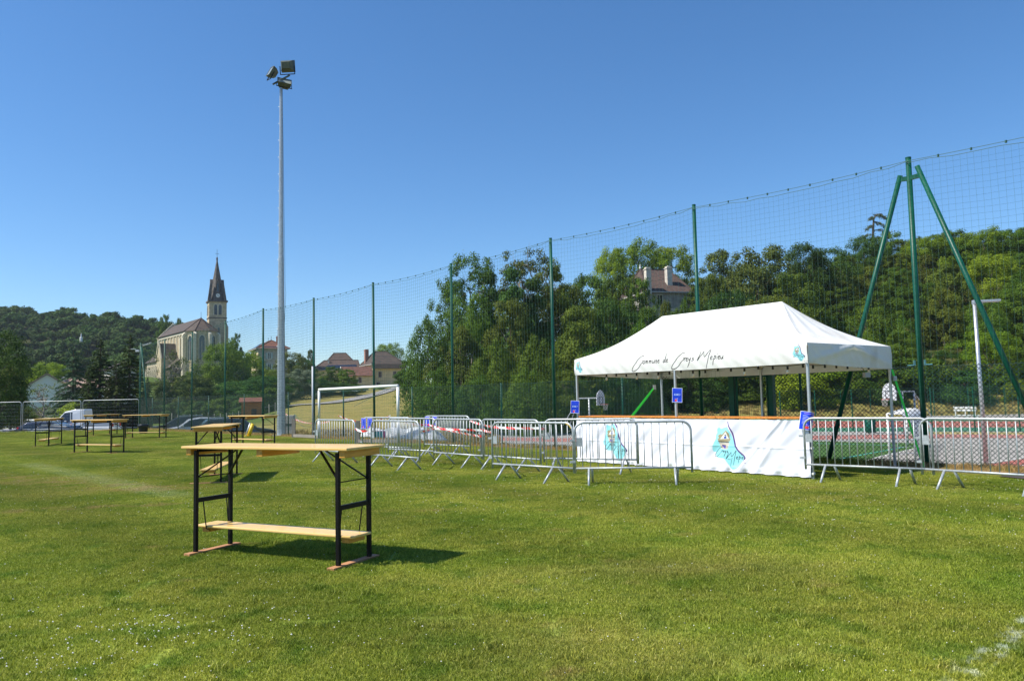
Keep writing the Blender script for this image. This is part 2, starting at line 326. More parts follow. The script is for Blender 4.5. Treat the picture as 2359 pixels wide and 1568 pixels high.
def finish_lawn(m, blade=False):
    n, b, c, noise, g = lawn_nodes(m)
    nz = noise(9, 5).outputs['Fac']; nz2 = noise(2.2, 5).outputs['Fac']
    for p, q, hw, thr, st in DRY:
        k = line_mask(n, g, p, q, hw, nz2, thr); mu = n.nodes.new('ShaderNodeMath'); mu.operation = 'MULTIPLY'; mu.inputs[1].default_value = st
        n.links.new(k, mu.inputs[0]); x = n.nodes.new('ShaderNodeMix'); x.data_type = 'RGBA'; x.inputs['B'].default_value = (.36, .27, .10, 1)
        n.links.new(mu.outputs[0], x.inputs['Factor']); n.links.new(c, x.inputs['A']); c = x.outputs['Result']
    for p, q, hw, thr, st in LINES:
        k = line_mask(n, g, p, q, hw, nz, thr); mu = n.nodes.new('ShaderNodeMath'); mu.operation = 'MULTIPLY'; mu.inputs[1].default_value = st
        n.links.new(k, mu.inputs[0]); x = n.nodes.new('ShaderNodeMix'); x.data_type = 'RGBA'; x.inputs['B'].default_value = (.62, .66, .58, 1)
        n.links.new(mu.outputs[0], x.inputs['Factor']); n.links.new(c, x.inputs['A']); c = x.outputs['Result']
    b.inputs['Roughness'].default_value = .75; b.inputs['Specular IOR Level'].default_value = .15
    if blade:
        at = n.nodes.new('ShaderNodeAttribute'); at.attribute_name = 'tint'
        hs = n.nodes.new('ShaderNodeHueSaturation'); mr = n.nodes.new('ShaderNodeMapRange'); mr.inputs['To Min'].default_value = .62; mr.inputs['To Max'].default_value = 2.15
        ms2 = n.nodes.new('ShaderNodeMapRange'); ms2.inputs['From Min'].default_value = .75; ms2.inputs['To Min'].default_value = 1.0; ms2.inputs['To Max'].default_value = .86; n.links.new(at.outputs['Fac'], ms2.inputs['Value']); n.links.new(ms2.outputs[0], hs.inputs['Saturation'])
        mh = n.nodes.new('ShaderNodeMapRange'); mh.inputs['To Min'].default_value = .505; mh.inputs['To Max'].default_value = .465
        n.links.new(at.outputs['Fac'], mr.inputs['Value']); n.links.new(mr.outputs[0], hs.inputs['Value']); n.links.new(at.outputs['Fac'], mh.inputs['Value'])
        n.links.new(mh.outputs[0], hs.inputs['Hue']); n.links.new(c, hs.inputs['Color']); c = hs.outputs[0]
        b.inputs['Roughness'].default_value = .5
        tr = n.nodes.new('ShaderNodeBsdfTranslucent'); ms = n.nodes.new('ShaderNodeMixShader'); ms.inputs[0].default_value = .3
        n.links.new(c, tr.inputs[0]); n.links.new(b.outputs[0], ms.inputs[1]); n.links.new(tr.outputs[0], ms.inputs[2]); n.links.new(ms.outputs[0], n.nodes['Material Output'].inputs[0])
    else:
        nb = noise(40, 6); n3 = noise(11, 5); ad = n.nodes.new('ShaderNodeMath'); n.links.new(nb.outputs['Fac'], ad.inputs[0]); n.links.new(n3.outputs['Fac'], ad.inputs[1])
        bp = n.nodes.new('ShaderNodeBump'); bp.inputs['Strength'].default_value = .7; bp.inputs['Distance'].default_value = .05
        n.links.new(ad.outputs[0], bp.inputs['Height']); n.links.new(bp.outputs[0], b.inputs['Normal'])
    n.links.new(c, b.inputs['Base Color'])
M['lawn'] = bpy.data.materials.new('mown lawn'); finish_lawn(M['lawn'])
M['blade'] = bpy.data.materials.new('grass blades'); finish_lawn(M['blade'], True)
def ground_mat():
    m = bpy.data.materials.new('dry and green ground'); n, b = nodes(m)
    at = n.nodes.new('ShaderNodeAttribute'); at.attribute_name = 'col'; g = n.nodes.new('ShaderNodeNewGeometry')
    z = n.nodes.new('ShaderNodeTexNoise'); z.inputs['Scale'].default_value = .35; z.inputs['Detail'].default_value = 9; z.inputs['Roughness'].default_value = .68
    n.links.new(g.outputs['Position'], z.inputs['Vector']); hs = n.nodes.new('ShaderNodeHueSaturation')
    mr = n.nodes.new('ShaderNodeMapRange'); mr.inputs['From Min'].default_value = .3; mr.inputs['From Max'].default_value = .7; mr.inputs['To Min'].default_value = .75; mr.inputs['To Max'].default_value = 1.25
    mh = n.nodes.new('ShaderNodeMapRange'); mh.inputs['From Min'].default_value = .3; mh.inputs['From Max'].default_value = .7; mh.inputs['To Min'].default_value = .53; mh.inputs['To Max'].default_value = .48
    n.links.new(z.outputs['Fac'], mr.inputs['Value']); n.links.new(mr.outputs[0], hs.inputs['Value']); n.links.new(at.outputs['Color'], hs.inputs['Color'])
    n.links.new(z.outputs['Fac'], mh.inputs['Value']); n.links.new(mh.outputs[0], hs.inputs['Hue'])
    n.links.new(hs.outputs[0], b.inputs['Base Color']); b.inputs['Roughness'].default_value = .95; b.inputs['Specular IOR Level'].default_value = .1
    bp = n.nodes.new('ShaderNodeBump'); bp.inputs['Strength'].default_value = .35; bp.inputs['Distance'].default_value = .12
    n.links.new(z.outputs['Fac'], bp.inputs['Height']); n.links.new(bp.outputs[0], b.inputs['Normal']); return m
M['ground'] = ground_mat()
# terrain: one sheet out to the horizon, polar rings round the camera
NT, NR = 520, 300
th = np.linspace(0, 2*math.pi, NT, endpoint=False); rad = np.concatenate([[0], np.geomspace(2, 920, NR)])
TH, RD = np.meshgrid(th, rad); X = RD*np.sin(TH); Y = RD*np.cos(TH); Z = T(X, Y)
s_ = (X-F0[0])*FN[0]+(Y-F0[1])*FN[1]; Z = np.where(np.maximum(s_-.25, Y-54.0) <= .3, np.minimum(Z, 0)-.03, Z)
rr_ = X/np.maximum(Y, .2*RD+1e-6)
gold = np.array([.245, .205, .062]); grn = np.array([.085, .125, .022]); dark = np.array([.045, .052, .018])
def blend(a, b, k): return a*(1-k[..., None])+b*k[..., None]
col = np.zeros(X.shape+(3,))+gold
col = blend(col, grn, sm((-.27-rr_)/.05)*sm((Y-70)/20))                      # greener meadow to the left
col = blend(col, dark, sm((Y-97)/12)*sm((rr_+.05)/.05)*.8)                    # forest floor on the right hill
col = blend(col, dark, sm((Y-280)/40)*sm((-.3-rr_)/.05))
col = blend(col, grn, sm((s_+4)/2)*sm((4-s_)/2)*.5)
me = bpy.data.meshes.new('ground'); vs = np.stack([X, Y, Z], -1).reshape(-1, 3)
idx = np.arange((NR+1)*NT).reshape(NR+1, NT); nx = np.roll(idx, -1, 1)
fq = np.stack([idx[:-1], idx[1:], nx[1:], nx[:-1]], -1)[1:].reshape(-1, 4)
ft = np.stack([idx[0], idx[1], nx[1]], -1)
me.from_pydata(vs.tolist(), [], fq.tolist()+ft.tolist())
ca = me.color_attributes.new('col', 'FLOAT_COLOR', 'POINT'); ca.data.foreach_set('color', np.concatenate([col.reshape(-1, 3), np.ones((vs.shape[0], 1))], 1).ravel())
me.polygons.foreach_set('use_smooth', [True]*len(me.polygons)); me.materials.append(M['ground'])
go = bpy.data.objects.new('ground', me); C.objects.link(go); go['kind'] = 'structure'
# the mown field
def fpt(t, s=0.0, z=0.0): return (F0[0]+FD[0]*t+FN[0]*s, F0[1]+FD[1]*t+FN[1]*s, z)
field = MB()
fl = [fpt(-30, .35), fpt(46.5, .35), (-60, 50.6, 0), (-60, -20, 0)]
field.poly([Vector((p[0], p[1], 0)) for p in fl])
fo = field.build('grass_field', M['lawn'], fix=True); fo['kind'] = 'structure'
SZ = -1.5
def sheet(name, pts, m, z, kind='structure'):
    o = MB().poly([Vector((p[0], p[1], z)) for p in pts]).build(name, m, fix=True)
    if kind: o['kind'] = kind
    return o
def gp(pts, z=SZ): return [G(x, y, z) for x, y in pts]
# sports ground behind the fence (1.5 m below the pitch)
base = [fpt(21.5, 2.9), fpt(16, 2.9), fpt(5, 2.9), fpt(-32, 2.9), (70, 30, 0), (64, 87, 0), (20, 88, 0), (6, 92, 0), (0, 78, 0), (-3, 62, 0)]
sheet('sports_ground_asphalt', base, M['asphalt'], SZ+.02)
def band(name, c, m, z): return sheet(name, c, m, SZ+z)
# curved running track: outer straight behind the turf, bend on the right, near lanes at bottom right
def track_pts(off):
    a = [Vector((-6, 60+off, 0)), Vector((4, 52.5+off, 0)), Vector((12, 50+off*.98, 0)), Vector((20, 49.2+off*.95, 0)), Vector((28, 47.3+off, 0)), Vector((34, 43.2+off, 0)), Vector((39, 37+off*1.1, 0))]
    return catmull(a)
def catmull(P, n=8):
    out = []
    for i in range(len(P)-1):
        p0, p1, p2, p3 = P[max(i-1, 0)], P[i], P[i+1], P[min(i+2, len(P)-1)]
        for k in range(n):
            t = k/n; out.append(.5*((2*p1)+(-p0+p2)*t+(2*p0-5*p1+4*p2-p3)*t*t+(-p0+3*p1-3*p2+p3)*t*t*t))
    out.append(P[-1]); return out
def ribbon(a, b): 
    m = MB(); n = len(a); m.add(list(a)+list(b), [(i, i+1, n+i+1, n+i) for i in range(n-1)]); return m
def zs(pts, z): return [Vector((p.x, p.y, z)) for p in pts]
o = ribbon(zs(track_pts(0), SZ+.028), zs(track_pts(5.0), SZ+.028)).build('running_track', M['trackred'], fix=True); o['kind'] = 'structure'
lm = MB()
for k in range(5):
    a, b = track_pts(k*1.22+.02), track_pts(k*1.22+.13); n = len(a)
    lm.add(zs(a, SZ+.034)+zs(b, SZ+.034), [(i, i+1, n+i+1, n+i) for i in range(n-1)])
o = lm.build('track_lane_lines', M['line'], fix=True); o['kind'] = 'structure'
near = [G(2165, 1085, SZ), G(2250, 1074, SZ), G(2359, 1058, SZ), G(2520, 1030, SZ), G(2700, 1090, SZ), G(2500, 1130, SZ), G(2300, 1105, SZ)]
sheet('near_track', near, M['trackred'], SZ+.028)
lm = MB()
for (a, b) in (((2165, 1085), (2520, 1030)), ((2200, 1093), (2520, 1052)), ((2240, 1098), (2520, 1070)), ((2290, 1103), (2520, 1086))):
    p, q = G(*a, SZ), G(*b, SZ); d = (q-p).normalized(); nn = Vector((-d.y, d.x, 0))*.04
    lm.add(zs([p-nn, p+nn, q+nn, q-nn], SZ+.034), [(0, 1, 2, 3)])
o = lm.build('near_track_lane_lines', M['line'], fix=True); o['kind'] = 'structure'
sheet('court_border', gp([(1500, 994), (1880, 994), (2800, 994), (2800, 968), (2359, 966), (1880, 965.5), (1650, 966)]), M['court'], SZ+.024)
sheet('handball_court', gp([(1600, 985), (1880, 985.5), (2400, 984.5), (2750, 984), (2750, 971.5), (2359, 970.5), (1880, 970), (1660, 970)]), M['trackred'], SZ+.028)
cl = MB()
for (a, b) in (((1620, 976), (2359, 977)), ((2160, 984.5), (2420, 972)), ((1880, 970.3), (2359, 970.8)), ((1880, 985.2), (2359, 984.2))):
    p, q = G(*a, SZ), G(*b, SZ); d = (q-p).normalized(); nn = Vector((-d.y, d.x, 0))*.05
    cl.add(zs([p-nn, p+nn, q+nn, q-nn], SZ+.034), [(0, 1, 2, 3)])
o = cl.build('court_lines', M['line'], fix=True); o['kind'] = 'structure'
sheet('dry_grass_verge', gp([(2060, 1000), (2400, 1004), (2700, 1010), (2700, 998), (2400, 996), (2150, 995)]), mat('straw grass', (.30, .24, .08), .95, var=.2, scale=2, bump=.5, bscale=20), SZ+.024)
turf = [(1500, 1018), (1880, 1016), (2120, 1021), (2150, 1023.5), (2030, 1052), (1935, 1083), (1700, 1110), (1450, 1080)]
sheet('artificial_turf', gp(turf), M['turf'], SZ+.024)
tl = MB()
for (a, b, hw) in (((1880, 1016.5), (2130, 1021.3), .05), ((2030, 1051.5), (2150, 1024), .05), ((1925, 1084), (2030, 1051.5), .05)):
    p, q = G(*a, SZ), G(*b, SZ); d = (q-p).normalized(); nn = Vector((-d.y, d.x, 0))*hw
    tl.add(zs([p-nn, p+nn, q+nn, q-nn], SZ+.03), [(0, 1, 2, 3)])
o = tl.build('turf_lines', M['line'], fix=True); o['kind'] = 'structure'
tl = MB()
for (a, b, hw) in (((1900, 1064), (2080, 1031), .05), ((1880, 1022), (2075, 1027), .05)):
    p, q = G(*a, SZ), G(*b, SZ); d = (q-p).normalized(); nn = Vector((-d.y, d.x, 0))*hw
    tl.add(zs([p-nn, p+nn, q+nn, q-nn], SZ+.03), [(0, 1, 2, 3)])
o = tl.build('turf_court_markings', M['cyanline'], fix=True); o['kind'] = 'structure'
# lanes winding up to the farm, draped on the slope
def onT(x, y, Ys=(60, 300)):
    d = ray(x, y); p = Vector((0, 0, EYE)); prev = None
    for i in range(1, 2000):
        q = p+d*(i*.25*(1+i*.002))
        if q.y > Ys[0] and q.z <= Tz(q.x, q.y): return q
        if q.y > Ys[1]: break
    return p+d*(Ys[1]/d.y)
def drape(cent, wid, name, m, dz=.16):
    c = catmull([Vector((p.x, p.y, 0)) for p in cent], 14); mbx = MB(); n = len(c); L = []; R_ = []
    for i, p in enumerate(c):
        t = (c[min(i+1, n-1)]-c[max(i-1, 0)]).normalized(); nn = Vector((-t.y, t.x, 0))*wid/2
        for lst, q in ((L, p+nn), (R_, p-nn)): lst.append(Vector((q.x, q.y, Tz(q.x, q.y)+dz)))
    mbx.add(L+R_, [(i, i+1, n+i+1, n+i) for i in range(n-1)]); o = mbx.build(name, m, fix=True); o['kind'] = 'structure'; return o
rp = [Vector((-19, 86, 0)), Vector((-30, 98, 0)), Vector((-60, 118, 0))]
cent = [Vector(((px-1180)/FPX*Yc, Yc, 0)) for px, Yc in ((330, 112), (430, 118), (520, 120), (600, 118), (660, 115), (710, 114), (760, 118), (805, 129), (845, 146), (880, 172), (905, 205), (925, 240))]
drape(cent, 3.0, 'farm_road', M['road'])
drape([Vector((-75, 106, 0)), Vector((-64, 109, 0)), Vector((-54, 111.5, 0))], 4, 'lower_road', M['road'], .12)
sheet('car_park', [(-75, 60, 0), (-18, 58, 0), (-12, 70, 0), (-22, 92, 0), (-80, 104, 0)], M['road'], -.95)
sheet('paved_strip', [(-60, 50.5, 0), (-27.5, 50.5, 0), (-29.5, 53.8, 0), (-60, 53.8, 0)], M['road'], .012)
# paved slab by the right hand barrier
sheet('dark_rubber_mat', [G(2300, 1100), G(2420, 1112), G(2440, 1098), G(2340, 1091)], mat('dark rubber', (.06, .045, .04), .9), .03)

# ---------------------------------------------------------------- grass blades on the pitch
def blade_mesh(name, nb, size, h0, h1, w0, seed):
    r = np.random.default_rng(seed); x = r.uniform(-size/2, size/2, nb); y = r.uniform(-size/2, size/2, nb)
    # tufts: pull some blades toward clump centres
    cx = r.uniform(-size/2, size/2, (60, 2)); k = r.integers(0, 60, nb); pull = (r.random(nb) < .5)*r.uniform(.3, .8, nb)
    x = x+(cx[k, 0]-x)*pull*.35; y = y+(cx[k, 1]-y)*pull*.35
    a = r.uniform(0, 2*math.pi, nb); h = r.uniform(h0, h1, nb)*r.uniform(.7, 1.2, nb); wd = w0*r.uniform(.6, 1.3, nb)
    lean = r.uniform(.2, 1.1, nb)*h; la = r.uniform(0, 2*math.pi, nb)
    z0 = np.zeros(nb)
    b1 = np.stack([x-np.cos(a)*wd, y-np.sin(a)*wd, z0], -1); b2 = np.stack([x+np.cos(a)*wd, y+np.sin(a)*wd, z0], -1)
    mx_ = x+np.cos(la)*lean*.35; my_ = y+np.sin(la)*lean*.35
    m1 = np.stack([mx_-np.cos(a)*wd*.8, my_-np.sin(a)*wd*.8, h*.6], -1); m2 = np.stack([mx_+np.cos(a)*wd*.8, my_+np.sin(a)*wd*.8, h*.6], -1)
    tp = np.stack([x+np.cos(la)*lean, y+np.sin(la)*lean, h*.95], -1)
    v = np.stack([b1, b2, m2, m1, tp], 1).reshape(-1, 3); i = np.arange(nb)*5
    f4 = np.stack([i, i+1, i+2, i+3], -1); f3 = np.stack([i+3, i+2, i+4], -1)
    me = bpy.data.meshes.new(name); me.from_pydata(v.tolist(), [], f4.tolist()+f3.tolist())
    t = r.random(nb)**1.4*.8; t[r.random(nb) < .12] = 1.0
    at = me.attributes.new('tint', 'FLOAT', 'POINT'); at.data.foreach_set('value', np.repeat(t, 5)); me.materials.append(M['blade']); return me
def inst_field(name, pts, rots, scs, meshes, kind='stuff', label=None, cat=None):
    col_ = bpy.data.collections.new(name+'_kinds')
    for m_ in meshes: col_.objects.link(bpy.data.objects.new(m_.name, m_))
    me = bpy.data.meshes.new(name); me.from_pydata([tuple(p) for p in pts], [], [])
    a = me.attributes.new('rot', 'FLOAT', 'POINT'); a.data.foreach_set('value', np.asarray(rots, np.float32))
    a = me.attributes.new('scl', 'FLOAT', 'POINT'); a.data.foreach_set('value', np.asarray(scs, np.float32))
    o = bpy.data.objects.new(name, me); C.objects.link(o); o['kind'] = kind
    if label: o['label'] = label
    if cat: o['category'] = cat
    ng = bpy.data.node_groups.new(name, 'GeometryNodeTree'); ng.interface.new_socket('Geometry', in_out='INPUT', socket_type='NodeSocketGeometry'); ng.interface.new_socket('Geometry', in_out='OUTPUT', socket_type='NodeSocketGeometry')
    N = ng.nodes; gi = N.new('NodeGroupInput'); g_o = N.new('NodeGroupOutput'); ci = N.new('GeometryNodeCollectionInfo'); ci.inputs['Collection'].default_value = col_
    ci.inputs['Separate Children'].default_value = True; ci.inputs['Reset Children'].default_value = True
    ip = N.new('GeometryNodeInstanceOnPoints'); ip.inputs['Pick Instance'].default_value = True
    ra = N.new('GeometryNodeInputNamedAttribute'); ra.data_type = 'FLOAT'; ra.inputs['Name'].default_value = 'rot'
    sa = N.new('GeometryNodeInputNamedAttribute'); sa.data_type = 'FLOAT'; sa.inputs['Name'].default_value = 'scl'
    cx = N.new('ShaderNodeCombineXYZ'); e2r = N.new('FunctionNodeEulerToRotation'); rv = N.new('FunctionNodeRandomValue'); rv.data_type = 'INT'
    mxs = [s for s in rv.inputs if s.type == 'INT' and s.name == 'Max']; mns = [s for s in rv.inputs if s.type == 'INT' and s.name == 'Min']
    mns[0].default_value = 0; mxs[0].default_value = len(meshes)-1
    L = ng.links; L.new(gi.outputs[0], ip.inputs['Points']); L.new(ci.outputs[0], ip.inputs['Instance']); L.new(ra.outputs[0], cx.inputs['Z']); L.new(cx.outputs[0], e2r.inputs[0])
    L.new(e2r.outputs[0], ip.inputs['Rotation']); L.new(sa.outputs[0], ip.inputs['Scale']); L.new([s for s in rv.outputs if s.type == 'INT'][0], ip.inputs['Instance Index']); L.new(ip.outputs[0], g_o.inputs[0])
    md = o.modifiers.new('scatter', 'NODES'); md.node_group = ng; return o
tiles = [blade_mesh('grass_tile', 5200, .56, .011, .027, .0017, 100+i) for i in range(5)]
pts = []
st = .5
for iy in range(int(3.2/st), int(52/st)):
    y = iy*st; hwid = y*.76+3.6
    for ix in range(int(-hwid/st), int(hwid/st)+1):
        x = ix*st; s = (x-F0[0])*FN[0]+(y-F0[1])*FN[1]
        if s < .1 and y < 51.5: pts.append((x+random.uniform(-.05, .05), y+random.uniform(-.05, .05), 0))
inst_field('grass_blades', pts, [random.choice((0, 1, 2, 3))*math.pi/2 for _ in pts], [1.0]*len(pts), tiles)
# longer tufts and clover
tuft = [blade_mesh('grass_tuft', 60, .10, .03, .07, .0026, 300+i) for i in range(4)]
tp = []
for _ in range(1500):
    y = 3.6+30*random.random()**1.6; x = random.uniform(-.7*y-1, .7*y+1)
    if (x-F0[0])*FN[0]+(y-F0[1])*FN[1] < 0: tp.append((x, y, 0))
# a ragged fringe along the fence foot and the far edge of the pitch
for _ in range(2600):
    t = random.uniform(-3, 50); p = fpt(t, random.gauss(.1, .16)); tp.append(p)
for _ in range(900): tp.append((random.uniform(-42, -24), 50.5+random.gauss(0, .25), 0))
inst_field('grass_tufts', tp, [random.uniform(0, 6.28) for _ in tp], [random.uniform(.7, 2.2) if (q[0]-F0[0])*FN[0]+(q[1]-F0[1])*FN[1] > -.5 or q[1] > 49.8 else random.uniform(.6, 1.1) for q in tp], tuft)
cv = MB(); r_ = random.Random(5)
def clover(x, y, s):
    z = r_.uniform(.02, .035); v = [(x+s, y, z), (x, y+s, z), (x-s, y, z), (x, y-s, z), (x, y, z+s), (x, y, z-s*.8)]
    cv.add(v, [(0, 1, 4), (1, 2, 4), (2, 3, 4), (3, 0, 4), (1, 0, 5), (2, 1, 5), (3, 2, 5), (0, 3, 5)])
for (cx, cy, sx_, sy_, n) in ((300, 1470, 190, 45, 110), (120, 1500, 150, 60, 40), (420, 1450, 120, 22, 30), (640, 1425, 60, 18, 10), (160, 1300, 160, 50, 16)):
    for _ in range(n):
        p = G(r_.gauss(cx, sx_), min(1600, max(1200, r_.gauss(cy, sy_)))); clover(p.x, p.y, r_.uniform(.0035, .0075))
for _ in range(3000):
    px = r_.uniform(-20, 2380); py = 1000+abs(r_.gauss(0, 85))+8; p = G(px, py)
    if (p.x-F0[0])*FN[0]+(p.y-F0[1])*FN[1] < -.2 and p.y < 50: clover(p.x, p.y, r_.uniform(.004, .0068))
for _ in range(400):
    p = G(r_.uniform(0, 2359), r_.uniform(1150, 1560)); clover(p.x, p.y, r_.uniform(.0025, .005))
o = cv.build('clover_flowers', M['clover']); o['kind'] = 'stuff'

# ================================================================ ball-stop net and mesh fence
BAY = 5.03
def ft_at(px, y=1050):                              # distance along the fence line where a sight line crosses it
    d = ray(px, y); r = d.x/d.y; return (F0[0]-r*F0[1])/(r*FD[1]-FD[0])
tops = [368, 475, 552, 610, 653, 688, 712, 740, 766, 782, 790]
TT = [ft_at(px, 1050) for px in (2133, 1621, 1281, 1046, 863, 724, 606, 518, 441, 377, 321)]; TT[0] = 0.0
H = []
for i in range(11):
    x, y, _ = fpt(TT[i]); pz = None
    for z in np.arange(4, 8, .02):
        q = CR.transposed() @ (Vector((x, y, z))-Vector((0, 0, EYE))); py = 784-FPX*q.y/-q.z
        if py <= tops[i]: break
    H.append(float(z))
Hf = lambda t: float(np.interp(t, TT, H))
net = thing('ball_stop_net', 'tall ball-stop net of square dark green mesh hung between green posts along the pitch', 'net', fpt(0))
for i in range(11):
    p = fpt(TT[i]); h = H[i]
    po = MB().tube(p, (p[0], p[1], h), .045 if i else .055, 14).build('post', M['green'], net, True)
    MB().tube((p[0], p[1], h), (p[0], p[1], h+.03), .048 if i else .058, 14).build('post_cap', M['green'], po, False)
for sgn, L_ in ((1, ft_at(1908, 1070)), (-1, 2.2)):
    a = fpt(.17*sgn, -.02, H[0]-.32 if sgn > 0 else H[0]-.2); b = fpt(L_*sgn, 0, 0)
    br = MB().tube(b, a, .050, 14).build('brace', M['green'], net, True)
    MB().beam(fpt(0, -.02, H[0]-.42), fpt(.2*sgn, -.02, H[0]-.40), .05, .09).build('bracket', M['green'], br)
a = fpt(TT[10]-.15, 0, H[10]-.3); b = fpt(TT[10]-1.9, 0, 0)
MB().tube(b, a, .045, 10).build('brace', M['green'], net, True)
def sagz(t, tb0, tb1, h0, h1, k=.10): u = (t-tb0)/(tb1-tb0); return h0+(h1-h0)*u-k*4*u*(1-u)
bays = [(-6.0, 0.0)]+[(TT[i], TT[i+1]) for i in range(10)]
cab = MB(); rope = MB()
for (t0, t1) in bays:
    h0, h1 = Hf(max(t0, 0)), Hf(t1); n = 14
    ts = [t0+(t1-t0)*k/n for k in range(n+1)]
    cab.path([fpt(t, -.07, sagz(t, t0, t1, h0-.06, h1-.06, .06)) for t in ts], .006, 4, False)
    rope.path([fpt(t, -.08, sagz(t, t0, t1, h0-.09, h1-.09, .12)+.018*math.cos((t-t0)*9)) for t in ts], .006, 4, False)
    for k in range(1, 10):
        t = t0+(t1-t0)*k/10; z = sagz(t, t0, t1, h0-.06, h1-.06, .06); cab.box(fpt(t, -.075, z-.01), (.03, .03, .05))
cab.build('top_cable', M['netcord'], net); rope.build('net_head_rope', M['netcord'], net)
for bi, (t0, t1) in enumerate(bays):
    nm = MB(); h0, h1 = Hf(max(t0, 0)), Hf(t1); r_n = random.Random(bi)
    q = .125; n = int((t1-t0)/q); rr = .0017 if t0 < 8 else .0024 if t0 < 24 else .0032
    for k in range(n+1):
        t = t0+(t1-t0)*k/n; ztop = sagz(t, t0, t1, h0-.09, h1-.09, .12); off = .02*math.sin(t*2.1)
        nm.path([fpt(t+r_n.uniform(-.012, .012), -.08+off, z) for z in (.25, 1.2, 2.2, 3.4, 4.6, ztop)], rr, 3, False)
    rows = int((h0-.4)/q)
    for j in range(rows):
        fr = j/rows; m_ = 16; ph = r_n.uniform(0, 6); pts_ = []
        for k in range(m_+1):
            t = t0+(t1-t0)*k/m_; zt = sagz(t, t0, t1, h0-.09, h1-.09, .12); z = .25+(zt-.25)*(j+1)/(rows+1)
            pts_.append(fpt(t, -.08+.02*math.sin(t*2.1), z-.03*math.sin(math.pi*k/m_)*(1-fr)+.008*math.sin(k*1.9+ph)))
        nm.path(pts_, rr, 3, False)
    o = nm.build('net_panel', M['netcord'], net); o['kind'] = 'stuff'
# small floodlight bracket on the corner post at the far end
pc = fpt(TT[10], 0, H[10]); cm = MB().box((pc[0]-.12, pc[1]-.2, pc[2]-.55), (.22, .14, .14)).box((pc[0]-.4, pc[1]-.2, pc[2]-.42), (.3, .1, .04)).build('corner_lamp', M['backboard'], net)
MB().beam((pc[0]+.2, pc[1]-.1, pc[2]-.2), (pc[0]+.75, pc[1]-.1, pc[2]-.02), .16, .05).build('lamp_head', M['backboard'], cm)
# chain-link fence on the same line
fence = thing('chain_link_fence', 'low green chain-link fence with round posts running along the foot of the tall net', 'fence', fpt(0, .06))
FH = 2.03
for i in range(-1, 10):
    p = fpt((TT[i]+TT[i+1])/2 if i >= 0 else -2.7, .05); po = MB().tube((p[0], p[1], 0), (p[0], p[1], FH+.02), .026, 10).build('post', M['green'], fence, True)
def link_panel(t0, t1, name='mesh_panel', z0=.03, z1=FH, pitch=.090, rw=.0026):
    m = MB(); L_ = t1-t0; a0 = pitch/2
    def wires(sgn):
        k = -z1-pitch
        u = -(z1-z0)
        while u < L_+(z1-z0):
            # straight wire u0 -> climbing at 45 degrees
            ua, za, ub, zb = (u, z0, u+(z1-z0), z1) if sgn > 0 else (u+(z1-z0), z0, u, z1)
            def cl(ua, za, ub, zb):
                if ua > ub: ua, za, ub, zb = ub, zb, ua, za
                if ub <= 0 or ua >= L_: return None
                s_l = (zb-za)/(ub-ua)
                if ua < 0: za -= s_l*ua; ua = 0
                if ub > L_: zb -= s_l*(ub-L_); ub = L_
                return ua, za, ub, zb
            c = cl(ua, za, ub, zb)
            if c: m.tube(fpt(t0+c[0], .02+.004*sgn, c[1]), fpt(t0+c[2], .02+.004*sgn, c[3]), rw, 3, cap=False)
            u += pitch
    wires(1); wires(-1)
    o = m.build(name, M['greenwire'], fence); o['kind'] = 'stuff'; return o
g0, g1 = ft_at(1781, 1060), ft_at(1699, 1066)
segs = [(-6, 0), (0, g0-.1), (g1+.1, TT[1])]+[(TT[i], TT[i+1]) for i in range(1, 10)]
for k, (a, b) in enumerate(segs): link_panel(a, b, rw=.0056 if a < 1 else .0044 if a < 12 else .0021)
tw = MB()
for (a, b) in segs:
    for z in (FH, .12): tw.path([fpt(a+(b-a)*k/10, 0, z-.035*math.sin(math.pi*(k % 5)/5)*(z > 1)) for k in range(11)], .004, 4, False)
tw.build('tension_wire', M['greenwire'], fence)
M['tens'] = mat('pale blue tensioner', (.12, .30, .34), .4, .3)
for sg in (1, -1): MB().box(fpt(.10*sg, -.03, 2.10), (.03, .03, .09)).beam(fpt(.08*sg, -.03, 2.05), fpt(.24*sg, -.03, 2.05), .015, .022).build('wire_tensioner', M['tens'], fence)
# gate
gate = thing('mesh_gate', 'dark green pedestrian gate with rigid grid between two square posts, behind the tent', 'gate', fpt(g0))
for t, wd in ((g0-.05, .12), (g1+.05, .14)): MB().box((*fpt(t)[:2], 1.0), (wd, wd, 2.0), math.atan2(FD[1], FD[0])).build('gate_post', M['green'], gate)
ins = [fpt(g0+.06, 0, 0), fpt(g1-.06, 0, 0)]
fr = MB()
for z in (.12, 1.95): fr.beam((ins[0][0], ins[0][1], z), (ins[1][0], ins[1][1], z), .05, .05)
for q in ins: fr.beam((q[0], q[1], .1), (q[0], q[1], 1.97), .05, .05)
fr.build('gate_frame', M['green'], gate)
gg = MB(); W_ = g1-g0-.12
for k in range(1, int(W_/.05)): p = fpt(g0+.06+k*.05); gg.tube((p[0], p[1], .12), (p[0], p[1], 1.95), .0025, 4, cap=False)
for k in range(1, 22):
    z = .12+k*.083; gg.tube((ins[0][0], ins[0][1], z), (ins[1][0], ins[1][1], z), .0025, 4, cap=False)
gg.build('grid_infill', M['greenwire'], gate); MB().box(fpt((g0+g1)/2-.3, -.06, 1.0), (.06, .05, .16)).build('lock', M['black'], gate)

# ================================================================ floodlight mast
mp = G(648, 1003); mast = thing('floodlight_mast', 'very tall grey octagonal steel mast carrying three floodlights', 'light mast', mp)
